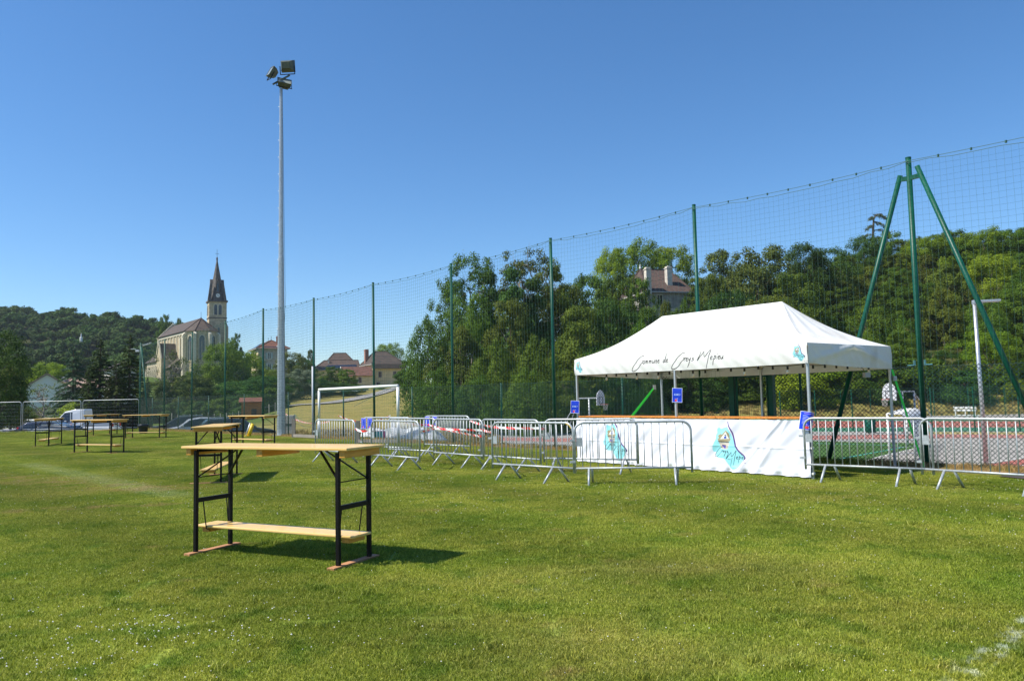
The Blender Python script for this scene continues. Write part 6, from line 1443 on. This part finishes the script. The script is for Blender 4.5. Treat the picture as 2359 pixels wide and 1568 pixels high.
# ================================================================ trees
def crown_pts(rng, H_, W_, zb_, shape):
    t = rng.random(); 
    if shape == 'round': R = (4*t*(1-t))**.5*.98+.06; R = max(R, .25)
    elif shape == 'cone': R = (1-t)**.85
    elif shape == 'col': R = .55+.45*math.sin(math.pi*min(1, t*1.1)); R *= (1-t**3*.6)
    elif shape == 'egg': R = (1-(t*1.02-.36)**2*1.9)**.5 if abs(t-.36) < .7 else .3
    else: R = (1-t**2.2)**.5*.98+.02      # 'bush' to the ground
    return t, R*W_/2
def make_tree(name, seed, H_, W_, zb_, shape, nc, nl, leaf, lm_, rc=.14, flat=.7, limbs=True, droop=0, dead=0, barkm='bark', inner=.35, sky_gap=.0, up=.3):
    rng = np.random.default_rng(seed); cen = []; rad_ = []
    while len(cen) < nc:
        t, R = crown_pts(rng, H_, W_, zb_, shape); a = rng.random()*2*math.pi; rho = (1-inner*rng.random()**1.2)
        if rng.random() < .22: rho *= rng.random()
        wob = 1+.22*math.sin(a*2+seed)+.16*math.sin(a*3+t*6+seed*2)
        x, y, z = R*rho*wob*math.cos(a), R*rho*wob*math.sin(a), zb_+t*(H_-zb_)
        cen.append((x, y, z)); rad_.append(W_*rc*(.6+.8*rng.random())*(1.15-.45*t))
    cen = np.array(cen); rad_ = np.array(rad_)
    k = rng.choice(nc, nl, p=rad_**1.8/np.sum(rad_**1.8)); d = rng.normal(size=(nl, 3)); d /= np.linalg.norm(d, axis=1)[:, None]
    nl = int(nl*1.45); k = rng.choice(nc, nl, p=rad_**1.8/np.sum(rad_**1.8)); d = rng.normal(size=(nl, 3)); d /= np.linalg.norm(d, axis=1)[:, None]; leaf = leaf*.82; sh_ = rng.random(nl)**.42*(1+.45*(rng.random(nl) < .16)*rng.random(nl)); off = d*rad_[k][:, None]*sh_[:, None]*np.array([1.15, 1.15, flat]); P = cen[k]+off
    if droop: P[:, 2] -= droop*(np.hypot(off[:, 0], off[:, 1])/rad_[k])**2*rad_[k]
    P[:, 2] = np.maximum(P[:, 2], .05)
    out = P-np.array([0, 0, zb_+(H_-zb_)*.35]); out /= np.linalg.norm(out, axis=1)[:, None]+1e-6
    nrm_ = d*.7+out*.5+rng.normal(size=(nl, 3))*.55+np.array([0, 0, up]); nrm_ /= np.linalg.norm(nrm_, axis=1)[:, None]
    ref = rng.normal(size=(nl, 3)); t1 = np.cross(nrm_, ref); t1 /= np.linalg.norm(t1, axis=1)[:, None]; t2 = np.cross(nrm_, t1)
    s = leaf*(.55+.9*rng.random(nl))[:, None]; e1 = t1*s; e2 = t2*s*(.45+.3*rng.random(nl))[:, None]
    v = np.stack([P-e1, P+e2*1.0, P+e1, P-e2], 1)                 # lozenge leaves
    v += (nrm_*s*.18)[:, None, :]*np.array([1, -1, 1, -1])[None, :, None]
    v = v.reshape(-1, 3); n4 = nl*4
    me = bpy.data.meshes.new('crown'); me.vertices.add(n4); me.vertices.foreach_set('co', v.astype(np.float32).ravel()); me.loops.add(n4); me.loops.foreach_set('vertex_index', np.arange(n4, dtype=np.int32))
    me.polygons.add(nl); me.polygons.foreach_set('loop_start', np.arange(0, n4, 4, dtype=np.int32)); me.polygons.foreach_set('loop_total', np.full(nl, 4, np.int32))
    ct2 = rng.random(nc)*.55; tint = np.clip(ct2[k]+rng.random(nl)*.45, 0, 1)
    at = me.attributes.new('tint', 'FLOAT', 'POINT'); at.data.foreach_set('value', np.repeat(tint, 4).astype(np.float32)); me.materials.append(M[lm_]); me.update(calc_edges=True); me.validate()
    tm = MB(); r0 = max(.12, H_*.022); top_ = H_*.8 if shape != 'cone' else H_*.97
    wob = [(rng.normal()*.02*H_*u, rng.normal()*.02*H_*u, top_*u) for u in np.linspace(0, 1, 7)]; wob[0] = (0, 0, -.6)
    tm.path(wob, r0, 7, True, [r0*(1.25-1.1*u) for u in np.linspace(0, 1, 7)])
    if limbs:
        for i in rng.choice(nc, min(nc, 26), replace=False):
            c = cen[i]; zt = max(zb_*.8, min(top_*.95, c[2]-math.hypot(c[0], c[1])*.75)); u = zt/top_; bx_ = np.interp(zt, [w__[2] for w__ in wob], [w__[0] for w__ in wob]); by_ = np.interp(zt, [w__[2] for w__ in wob], [w__[1] for w__ in wob])
            m_ = ((bx_+c[0])/2*1.05, (by_+c[1])/2*1.05, (zt+c[2])/2+.03*H_); rr_ = r0*.38*(1.1-u)
            tm.path([(bx_, by_, zt), m_, tuple(c)], rr_, 5, False, [rr_, rr_*.6, rr_*.2])
    tk = tm.build('trunk', M[barkm], mesh_only=True)
    dd = None
    if dead:
        dm_ = MB()
        for i in range(dead):
            a_ = rng.random()*6.28; c = cen[rng.integers(nc)]; p0_ = np.array([c[0]*.5, c[1]*.5, c[2]*.85]); p = p0_.copy(); dirv = np.array([math.cos(a_)*.6, math.sin(a_)*.6, .55]); pts_ = [tuple(p)]
            for _k in range(4): dirv = dirv+rng.normal(size=3)*.25; dirv /= np.linalg.norm(dirv); p = p+dirv*H_*.045; p[2] = min(p[2], H_*1.0); pts_.append(tuple(p))
            dm_.path(pts_, .05, 4, False, [.06, .05, .04, .025, .012])
            for b_ in range(4):
                q = np.array(pts_[1+b_ % 3]); e_ = q+(dirv+rng.normal(size=3)*.7)*H_*.06; dm_.path([tuple(q), tuple((q+e_)/2+rng.normal(size=3)*.1), tuple(e_)], .02, 3, False, [.03, .02, .008])
        dd = dm_.build('dead_branches', M['barkpale'], mesh_only=True)
    return (name, H_, me, tk, dd)
def make_conifer(name, seed, H_, W_, lev, nb, droop, lm_, nl, irr=.12):
    rng = np.random.default_rng(seed); br = []; tm = MB(); tm.path([(0, 0, -.5), (.02, .03, H_*.5), (0, 0, H_*.98)], .2, 8, True, [.24, .15, .02])
    for i in range(lev):
        t = (i+.5*rng.random())/lev; z = .35+(H_-.5)*t
        for j in range(nb):
            if rng.random() < .12: continue
            L = W_/2*(1-t)**.85*(1-irr+2*irr*rng.random())+.12; a = rng.random()*6.283; zz = z+rng.normal()*.12
            pts_ = [(L*u*math.cos(a), L*u*math.sin(a), zz+.10*L*u-droop*L*u**1.6+(.10*L*u**4)) for u in (0, .35, .7, 1)]; br.append((L, a, zz))
            if j % 2 == 0: tm.path(pts_, .03, 3, False, [.045, .03, .02, .008])
    br = np.array(br); k = rng.choice(len(br), nl, p=br[:, 0]**1.35/np.sum(br[:, 0]**1.35)); L, a, z = br[k].T; u = rng.random(nl)**.6
    lat = rng.normal(size=nl)*.13*L*(1.15-u)*1.4; P = np.stack([L*u*np.cos(a)-lat*np.sin(a), L*u*np.sin(a)+lat*np.cos(a), z+.10*L*u-droop*L*u**1.6+.10*L*u**4-np.abs(rng.normal(size=nl))*.10*(.4+L*.35)-np.abs(lat)*.35], -1)
    P[:, 2] = np.maximum(P[:, 2], .05); dr = np.stack([np.cos(a+rng.normal(size=nl)*.5), np.sin(a+rng.normal(size=nl)*.5), -.35-.4*rng.random(nl)], -1); dr /= np.linalg.norm(dr, axis=1)[:, None]
    sd = np.cross(dr, rng.normal(size=(nl, 3))+np.array([0, 0, 1.5])); sd /= np.linalg.norm(sd, axis=1)[:, None]; s = (.07+.09*rng.random(nl))[:, None]; e1 = dr*s*1.35; e2 = sd*s*.42
    v = np.stack([P-e1, P+e2, P+e1, P-e2], 1).reshape(-1, 3); me = bpy.data.meshes.new('crown'); me.from_pydata(v.tolist(), [], np.arange(nl*4).reshape(-1, 4).tolist())
    at = me.attributes.new('tint', 'FLOAT', 'POINT'); at.data.foreach_set('value', np.repeat(np.clip(rng.random(nl)*.5+rng.random(len(br))[k]*.5, 0, 1), 4).astype(np.float32)); me.materials.append(M[lm_])
    return (name, H_, me, tm.build('trunk', M['bark'], mesh_only=True), None)
TR = {
 'ash': make_tree('broadleaf_tree', 1, 10, 8.2, 2.0, 'round', 130, 17000, .13, 'leafA', .10),
 'oak': make_tree('broadleaf_tree', 2, 10, 9.4, 1.2, 'round', 110, 17000, .13, 'leafB', .115),
 'olive': make_tree('broadleaf_tree', 3, 10, 7.6, 1.0, 'egg', 120, 16000, .125, 'leafC', .10, dead=3),
 'bright': make_tree('broadleaf_tree', 4, 10, 9.8, .8, 'round', 110, 18000, .13, 'leafD', .105),
 'locust': make_tree('broadleaf_tree', 5, 10, 9.6, .1, 'bush', 90, 18000, .13, 'leafA', .13, .55, True, .9),
 'locust2': make_tree('broadleaf_tree', 15, 10, 8.2, .1, 'bush', 80, 16000, .13, 'leafC', .13, .6, True, .7, dead=3),
 'rust': make_tree('broadleaf_tree', 6, 10, 8.8, 1.5, 'round', 60, 14000, .15, 'leafH', .14),
 'ivy': make_tree('ivy_covered_tree', 7, 12, 4.0, .3, 'col', 60, 12000, .15, 'leafB', .20, .8, dead=9),
 'tall': make_tree('tall_ash_tree', 8, 15, 8.5, 3.5, 'egg', 170, 17000, .125, 'leafA', .092, .75, dead=10),
 'tall2': make_tree('tall_ash_tree', 18, 15, 7.4, 2.5, 'egg', 150, 15000, .12, 'leafC', .088, .75, dead=26),
 'spruce': make_conifer('spruce_tree', 9, 12, 5.6, 30, 9, .30, 'leafE', 17000),
 'cedar': make_conifer('cedar_tree', 10, 12, 7.0, 17, 8, .55, 'leafF', 15000, .25),
 'silver': make_tree('silver_leaved_tree', 12, 8, 7, .2, 'bush', 60, 11000, .13, 'leafG', .14),
 'shrub': make_tree('shrub', 13, 3, 3.4, .0, 'bush', 34, 6000, .10, 'leafA', .17),
 'shrubd': make_tree('shrub', 14, 3, 3.8, .0, 'bush', 34, 6000, .10, 'leafB', .17),
 'shrubb': make_tree('shrub', 16, 3, 3.6, .0, 'bush', 34, 6000, .10, 'leafD', .17),
 'sparse': make_tree('half_bare_tree', 17, 10, 8, 2.2, 'round', 46, 2600, .12, 'leafC', .12, dead=46, barkm='barkpale'),
 'bare': make_tree('bare_shrub', 19, 4, 3.6, .6, 'round', 30, 350, .10, 'leafC', .12, dead=26, barkm='barkpale'),
}
def plant(kind, x, y, H_, lab, wx=1.0, group=None, cat='tree', z=None, rz=None, name=None):
    nm, h0, cm, tk, dd = TR[kind]; s = H_/h0; z = Tz(x, y) if z is None else z
    o = bpy.data.objects.new(name or nm, None); C.objects.link(o); o.location = (x, y, z-.1); o.rotation_euler = (0, 0, random.uniform(0, 6.28) if rz is None else rz); o.scale = (s*wx, s*wx, s); o['label'] = lab; o['category'] = cat
    if group: o['group'] = group
    for n2, me_ in (('crown', cm), ('trunk', tk), ('dead_branches', dd)):
        if me_ is None: continue
        c = bpy.data.objects.new(n2, me_); C.objects.link(c); c.parent = o
    return o
def plantpx(kind, px, ytop, Y, lab, wpx=None, **kw):
    q = PY(px, ytop, Y); z = Tz(q.x, q.y); H_ = q.z-z; nm, h0, *_ = TR[kind]; 
    W0 = {'ash': 8.2, 'oak': 9.4, 'olive': 7.6, 'bright': 9.8, 'locust': 9.6, 'locust2': 8.2, 'rust': 8.8, 'ivy': 4.0, 'tall': 8.5, 'tall2': 7.4, 'spruce': 5.6, 'cedar': 7.0, 'silver': 7, 'shrub': 3.4, 'shrubd': 3.8, 'shrubb': 3.6, 'sparse': 8, 'bare': 3.6}[kind]
    wx = 1.0 if wpx is None else (wpx/(FPX/Y))/(W0*H_/h0)
    return plant(kind, q.x, q.y, H_*1.03, lab, wx, z=z, **kw)
# middle wood behind the fence (things one can tell apart)
G1 = 'trees of the wood behind the fence'
for a in [
 ('tall', 1085, 597, 92, 'tall thin-crowned ash tree at the left of the wood, against the sky', 150), ('tall2', 1205, 590, 94, 'tall half-dead ash with bare twigs at its top, in the middle of the wood', 150),
 ('tall', 1040, 650, 96, 'lower ash leaning left at the edge of the tall trees', 100), ('ivy', 1128, 640, 90, 'dark ivy-covered trunk between the two tall ashes', 62), ('ivy', 1180, 632, 88, 'broad dark ivy-covered tree right of the first ivy trunk', 74), ('ivy', 1230, 655, 89, 'third dark ivy-covered trunk, next to the second net post', 70), ('tall2', 1262, 612, 97, 'tall ash seen through the net beside the second net post', 110),
 ('locust', 985, 735, 82, 'rounded dark green locust tree at the left end of the wood', 130), ('locust2', 1060, 760, 80, 'olive green tree in front of the tall ashes', 140), ('locust', 1140, 790, 76, 'dense drooping locust in front of the ivy trunks', 150), ('locust', 1235, 780, 74, 'dense drooping locust behind the second net post', 160), ('locust2', 1330, 750, 78, 'olive drooping tree left of the tent roof', 150),
 ('locust', 1010, 850, 68, 'low dark green bushy tree hanging over the dry slope', 130), ('locust', 1110, 868, 66, 'low bushy tree behind the fence, below the ivy trunks', 150), ('locust', 1215, 850, 64, 'low bushy tree behind the fence beside the second net post', 150), ('locust2', 1300, 856, 66, 'low bushy tree behind the fence left of the tent leg', 140), ('oak', 1395, 800, 78, 'dark tree above the left end of the tent roof', 150),
 ('locust', 1085, 700, 84, 'green tree filling the gap below the first tall ash', 120), ('olive', 1175, 700, 84, 'olive tree below the ivy-covered trunks', 120), ('ash', 1350, 645, 112, 'round green tree behind the wood, left of the domed tree', 130), ('olive', 1300, 665, 100, 'olive tree right of the tall ashes', 120), ('bright', 1470, 562, 150, 'large bright green tree rising behind the manor roof', 150), ('bright', 1545, 572, 155, 'bright green tree crown right behind the manor chimneys', 120), ('bright', 1405, 580, 150, 'bright green tree left of the manor', 90),
 ('ash', 1425, 642, 118, 'domed deep green tree in front of the manor, left of its roof', 140), ('oak', 1400, 700, 100, 'dark green tree between the domed tree and the tent', 150), ('locust', 1478, 742, 96, 'green tree below the manor, above the tent roof', 110), ('olive', 1335, 715, 92, 'olive toned tree in the middle of the wood', 120), ('ash', 1476, 652, 114, 'green tree hiding the lit left wall of the manor', 80)]:
    plantpx(*a[:5], wpx=a[5], group=G1)
for a in [
 ('olive', 1662, 585, 128, 'olive green tree right of the manor', 105), ('rust', 1742, 578, 122, 'rust-tinged round tree standing above the tent ridge', 170), ('olive', 1640, 640, 112, 'tree hiding the right end of the manor', 80), ('locust', 1612, 700, 104, 'green tree above the tent ridge, below the manor', 80), ('locust', 1578, 690, 108, 'small green tree hiding the foot of the manor wall', 60), ('locust2', 1535, 700, 106, 'olive green tree just above the middle of the tent ridge', 70), ('oak', 1990, 548, 144, 'dark tree at the foot of the flat-topped cedar, left side', 80), ('ash', 2045, 540, 146, 'green tree at the foot of the flat-topped cedar, right side', 80), ('oak', 1680, 680, 106, 'dark tree above the tent ridge', 150),
 ('oak', 1850, 570, 128, 'tall dark oak left of the leaning cedar', 130), ('oak', 1905, 578, 132, 'second dark oak left of the leaning cedar', 120), ('ash', 1830, 640, 112, 'green tree below the dark oaks', 140), ('olive', 1770, 690, 102, 'olive tree just above the tent peak', 130)]:
    plantpx(*a[:5], wpx=a[5], group='trees on the hill above the tent')
G2 = 'trees covering the hillside on the right'
rr = random.Random(21); cnt = 0
for row, Yr in enumerate((104, 112, 121, 130, 140, 151, 163, 177)):
    r = .12 if row > 1 else .16
    while r < .86:
        r += rr.uniform(4.4, 6.2)/Yr; Yt = Yr+rr.uniform(-4, 4); x = r*Yt; px_ = 1180+FPX*r
        if row >= 3 and r < .22 and r > .1: continue
        if px_ < 1560 and row >= 1: continue
        Ht_ = rr.uniform(6.5, 9.5)*(1 if row > 0 else .8); z = Tz(x, Yt)
        # keep the skyline of the photograph
        lim = np.interp(px_, [1500, 1600, 1700, 1800, 1900, 2000, 2100, 2200, 2300, 2400, 3000], [660, 640, 600, 600, 580, 560, 530, 500, 483, 478, 430])
        ztop = PY(px_, lim, Yt).z
        if z+Ht_ > ztop: Ht_ = ztop-z
        if Ht_ < 3: continue
        kd = rr.choices(['locust', 'locust2', 'ash', 'olive', 'oak', 'bright', 'rust'], [5, 6, 3, 4, 2, 1.6, .8])[0]
        plant(kd, x, Yt, Ht_, 'one of the many green trees covering the hillside behind the court', rr.uniform(.85, 1.15), G2); cnt += 1
print('hill trees', cnt)
# low edge bushes at the hill foot
for k in range(34):
    r = .05+k*.021+rr.uniform(-.006, .006); Yt = 98+rr.uniform(-2, 5); plant(rr.choice(['shrub', 'shrubd', 'shrubb', 'shrub']), r*Yt, Yt, rr.uniform(2.2, 4.6), 'bush at the foot of the hillside behind the far court fence', rr.uniform(.9, 1.5), 'bushes at the foot of the hill', 'bush')
# the leaning cedar on the skyline
pc = PY(2012, 560, 150); zc = Tz(pc.x, pc.y); t = thing('leaning_cedar', 'cedar with a bent flat top on the skyline left of the green brace', 'tree', (pc.x, pc.y, zc)); zt = PY(2012, 494, 150).z
kx = 150/FPX
tk = [(2011, 575), (2011, 545), (2012, 520), (2013, 503), (2020, 494), (2032, 492)]
MB().path([tuple(PY(a, b, 150)) for a, b in [(2011, 640)]+tk], .15, 7, True, [.3, .28, .24, .2, .15, .12, .06]).build('trunk', M['bark'], t)
brs = [((2012, 494), (2048, 500), .6), ((2013, 501), (1999, 508), .5), ((2012, 510), (2040, 522), .7), ((2012, 520), (1996, 528), .7), ((2011, 531), (2046, 536), .9), ((2011, 540), (1983, 548), 1.1), ((2011, 551), (1976, 560), 1.1), ((2011, 547), (2040, 552), 1.0), ((2020, 493), (2052, 508), .5)]
lm_ = MB(); P_ = []; rg_ = np.random.default_rng(4)
for (a, b, wd) in brs:
    p, q = PY(*a, 150), PY(*b, 150); p.y += 0; q.y += rg_.uniform(-1, 1); m_ = (p+q)/2+Vector((0, 0, .35)); lm_.path([tuple(p), tuple(m_), tuple(q)], .07, 4, False, [.09, .06, .02])
    for _ in range(230):
        u = rg_.random()**.7; c = p.lerp(m_, u*2) if u < .5 else m_.lerp(q, u*2-1); P_.append((c.x+rg_.normal()*.22, c.y+rg_.normal()*.5*wd, c.z+rg_.normal()*.10-.08-abs(rg_.normal())*.12))
lm_.build('branches', M['bark'], t); P_ = np.array(P_); nl = len(P_); d1 = rg_.normal(size=(nl, 3))*.10; d2 = rg_.normal(size=(nl, 3))*.05
me = bpy.data.meshes.new('crown'); vv = np.stack([P_-d1, P_+d2, P_+d1, P_-d2], 1).reshape(-1, 3); me.from_pydata(vv.tolist(), [], np.arange(nl*4).reshape(-1, 4).tolist()); at = me.attributes.new('tint', 'FLOAT', 'POINT'); at.data.foreach_set('value', np.repeat(rg_.random(nl), 4).astype(np.float32)); me.materials.append(M['leafG']); o = bpy.data.objects.new('crown', me); C.objects.link(o); o.parent = t; o.matrix_parent_inverse = Matrix.Translation(t.location).inverted()
# left side: conifers, gardens, the big tree by the church
for a in [
 ('oak', -8, 770, 78, 'big dark tree at the left edge of the picture', 150, 'tree'), ('olive', 28, 850, 84, 'dark olive tree beside the big tree at the left edge', 70, 'tree'),
 ('cedar', 170, 792, 96, 'blue-green cedar with drooping boughs, left of the dark spruces', 110, 'tree'), ('spruce', 232, 782, 92, 'tall dark spruce in the middle of the conifers', 110, 'tree'), ('spruce', 300, 772, 88, 'tallest dark spruce just left of the green corner post', 100, 'tree'), ('spruce', 268, 830, 86, 'smaller dark spruce between the two tall spruces', 80, 'tree'), ('spruce', 205, 850, 84, 'small dark spruce below the cedar', 80, 'tree'), ('spruce', 340, 868, 110, 'dark yew-like tree left of the church aisle', 50, 'tree'),
 ('bright', 70, 870, 150, 'bright green tree behind the white gabled house', 60, 'tree'), ('bright', 118, 838, 175, 'bright green tree behind the cedar at left', 90, 'tree'), ('bright', 45, 850, 170, 'bright green tree left of the white gabled house', 60, 'tree'),
 ('bare', 150, 880, 112, 'bare grey shrub in front of the pink roofed house', 70, 'shrub'), ('bare', 100, 885, 108, 'greyish half bare shrub in front of the white house', 80, 'shrub'),
 ('silver', 150, 935, 96, 'pale grey-green shrub behind the mesh panels', 90, 'shrub'), ('shrubb', 190, 922, 92, 'bright green shrub behind the middle mesh panel', 90, 'shrub'), ('shrubb', 232, 925, 92, 'bright green shrub left of the white van cab', 90, 'shrub'), ('shrubb', 265, 930, 94, 'yellow-green shrub behind the farthest table', 70, 'shrub'), ('shrub', 300, 935, 94, 'green shrub in front of the tallest spruce', 80, 'shrub'),
 ('sparse', 398, 812, 122, 'half bare tree with pale twigs in front of the church aisle', 130, 'tree'), ('olive', 375, 880, 118, 'olive tree under the half bare tree', 90, 'tree'), ('olive', 425, 868, 122, 'olive brown tree right of the half bare tree', 90, 'tree'),
 ('bright', 520, 790, 128, 'large yellow-green walnut tree in front of the church apse', 100, 'tree'), ('bright', 560, 812, 132, 'yellow-green walnut tree in front of the stone house', 120, 'tree'), ('bright', 472, 842, 124, 'lower yellow-green tree left of the walnut', 90, 'tree'), ('olive', 452, 870, 116, 'olive tree below the apse', 100, 'tree'), ('oak', 545, 880, 118, 'dark foliage under the walnut trees', 120, 'tree'), ('oak', 610, 868, 120, 'dark tree left of the mast', 90, 'tree'), ('bright', 615, 850, 130, 'green tree between the walnut and the mast', 60, 'tree'),
 ('rust', 672, 815, 170, 'brownish green chestnut right of the mast', 70, 'tree'), ('oak', 702, 830, 175, 'dark tree between the mast and the barn', 60, 'tree'), ('silver', 690, 852, 140, 'silvery tree right of the mast', 80, 'tree'), ('oak', 655, 872, 136, 'dark tree right behind the mast', 60, 'tree'), ('oak', 730, 872, 150, 'dark bush left of the goal', 60, 'tree'),
 ('olive', 716, 808, 260, 'slim distant tree on the skyline left of the barn', 22, 'tree'), ('ash', 765, 846, 160, 'upright green tree in front of the barn', 60, 'tree'), ('ash', 800, 852, 158, 'rounded green tree in front of the farm wing', 50, 'tree'), ('oak', 752, 880, 150, 'dark green tree above the goal crossbar', 90, 'tree'), ('oak', 800, 884, 152, 'low dark tree shading the pale cars', 80, 'tree'), ('shrubb', 877, 886, 200, 'yellow-green bush against the farmhouse wall', 24, 'bush'),
 ('bright', 897, 793, 300, 'green tree behind the farmhouse roof', 70, 'tree'), ('ash', 945, 830, 130, 'light green tree at the edge of the wood beside the farmhouse', 70, 'tree'), ('ash', 925, 850, 250, 'green tree right of the farmhouse', 40, 'tree'),
 ('ash', 545, 772, 340, 'distant tree between the church tower and the stone house', 26, 'tree'), ('ash', 380, 730, 330, 'tree on the skyline left of the nave roof', 30, 'tree'), ('ash', 412, 738, 330, 'small tree showing over the nave ridge', 20, 'tree')]:
    plantpx(*a[:5], wpx=a[5], cat=a[6])
# hedge under the church and behind the stakes
for k in range(26):
    px = 335+k*12.5+rr.uniform(-3, 3); q = PY(px, 930, 112+rr.uniform(-3, 3)); plant(rr.choice(['shrub', 'shrubd', 'shrubd']), q.x, q.y, rr.uniform(2.0, 3.2), 'dark green hedge bush behind the row of stakes', 1.1, 'hedge bushes behind the stakes', 'bush')
for k in range(12):
    q = PY(20+k*14, 930, 118+rr.uniform(-3, 3)); plant(rr.choice(['shrub', 'shrubd']), q.x, q.y, rr.uniform(2, 3), 'hedge bush behind the picnic tables', 1.1, 'hedge bushes behind the picnic tables', 'bush')
# far wooded hill at left: one mass of crowns
def far_crown(i):
    rng = np.random.default_rng(900+i); n = 2600; nc = 20; th_ = rng.random(nc)*6.283; ph_ = rng.random(nc)**.8*1.35; rq_ = rng.uniform(.55, 1.25, nc); cen = np.stack([3.1*rq_*np.sin(ph_)*np.cos(th_)*rng.uniform(.7, 1.2), 3.1*rq_*np.sin(ph_)*np.sin(th_), 3.2+2.9*rq_*np.cos(ph_)], -1); k = rng.integers(0, nc, n)
    d = rng.normal(size=(n, 3)); d /= np.linalg.norm(d, axis=1)[:, None]; P = cen[k]+d*np.array([1.2, 1.2, .9])*(.35+.75*rng.random((n, 1)))*rng.uniform(.6, 1.2, nc)[k][:, None]; nr = d+rng.normal(size=(n, 3))*.5+np.array([0, 0, .3]); nr /= np.linalg.norm(nr, axis=1)[:, None]
    t1 = np.cross(nr, rng.normal(size=(n, 3))); t1 /= np.linalg.norm(t1, axis=1)[:, None]; t2 = np.cross(nr, t1); s = .26*(.6+.8*rng.random((n, 1)))
    v = np.stack([P-t1*s, P+t2*s*.7, P+t1*s, P-t2*s*.7], 1).reshape(-1, 3); me = bpy.data.meshes.new('far_crown'); me.from_pydata(v.tolist(), [], np.arange(n*4).reshape(-1, 4).tolist())
    at = me.attributes.new('tint', 'FLOAT', 'POINT'); tn_ = np.clip(rng.random()*.35+rng.random(nc)[k]*.35+rng.random(n)*.35, 0, 1); at.data.foreach_set('value', np.repeat(tn_, 4).astype(np.float32)); me.materials.append(M['leafI']); return me
fp = []; rf = random.Random(8)
for row in range(34):
    Yt = 285+row*7.2
    r = -.78
    while r < -.30:
        r += rf.uniform(5.5, 9.5)/Yt; y = Yt+rf.uniform(-3.5, 3.5); x = r*y
        if r > -.46 and Yt < 305: continue
        if (abs(1180+FPX*r-60) < 45 and abs(Yt-352) < 9): continue          # a bare rocky ledge
        if abs(1180+FPX*r-187) < 9 and 330 < Yt < 360: continue
        fp.append((x, y, Tz(x, y)-.8))
print('far trees', len(fp))
inst_field('far_hill_wood', fp, [rf.uniform(0, 6.28) for _ in fp], [rf.uniform(.55, 1.0)*(1.8 if rf.random() < .25 else 1.25) for _ in fp], [far_crown(i) for i in range(9)], label='dense dark green wood covering the far hill', cat='wood')
# scrubby understorey at the wood edge by the dry slope and grass tussocks on the slopes
fp = []
for _ in range(900):
    Yt = rf.uniform(34, 60); r = rf.uniform(-.36, -.02); x = r*Yt; s = (x-F0[0])*FN[0]+(Yt-F0[1])*FN[1]
    if s > 3: fp.append((x, Yt, Tz(x, Yt)))
for _ in range(500):
    Yt = rf.uniform(88, 100); r = rf.uniform(.02, .8); fp.append((r*Yt, Yt, Tz(r*Yt, Yt)))
dryb = bpy.data.materials.new('dry grass blades'); n_, b_ = nodes(dryb); b_.inputs['Base Color'].default_value = (.30, .23, .075, 1); b_.inputs['Roughness'].default_value = .8
dt = []
for i in range(3):
    q = blade_mesh('dry_tussock', 90, .5, .15, .4, .012, 700+i); q.materials.clear(); q.materials.append(dryb); dt.append(q)
inst_field('dry_grass_tussocks', fp, [rf.uniform(0, 6.28) for _ in fp], [rf.uniform(.7, 1.6) for _ in fp], dt)
print('objects', len(bpy.data.objects))

# ================================================================ light summer haze
hz = MB().box((0, 0, 37.5), (1920, 1920, 93)); hm = bpy.data.materials.new('haze'); hm.use_nodes = True; hn = hm.node_tree; hn.nodes.remove(hn.nodes['Principled BSDF'])
hv = hn.nodes.new('ShaderNodeVolumePrincipled'); hv.inputs['Color'].default_value = (.78, .87, 1, 1); hv.inputs['Density'].default_value = .00011; hv.inputs['Anisotropy'].default_value = .2
hn.links.new(hv.outputs[0], hn.nodes['Material Output'].inputs['Volume']); ho = hz.build('haze', hm, fix=True); ho['kind'] = 'stuff'
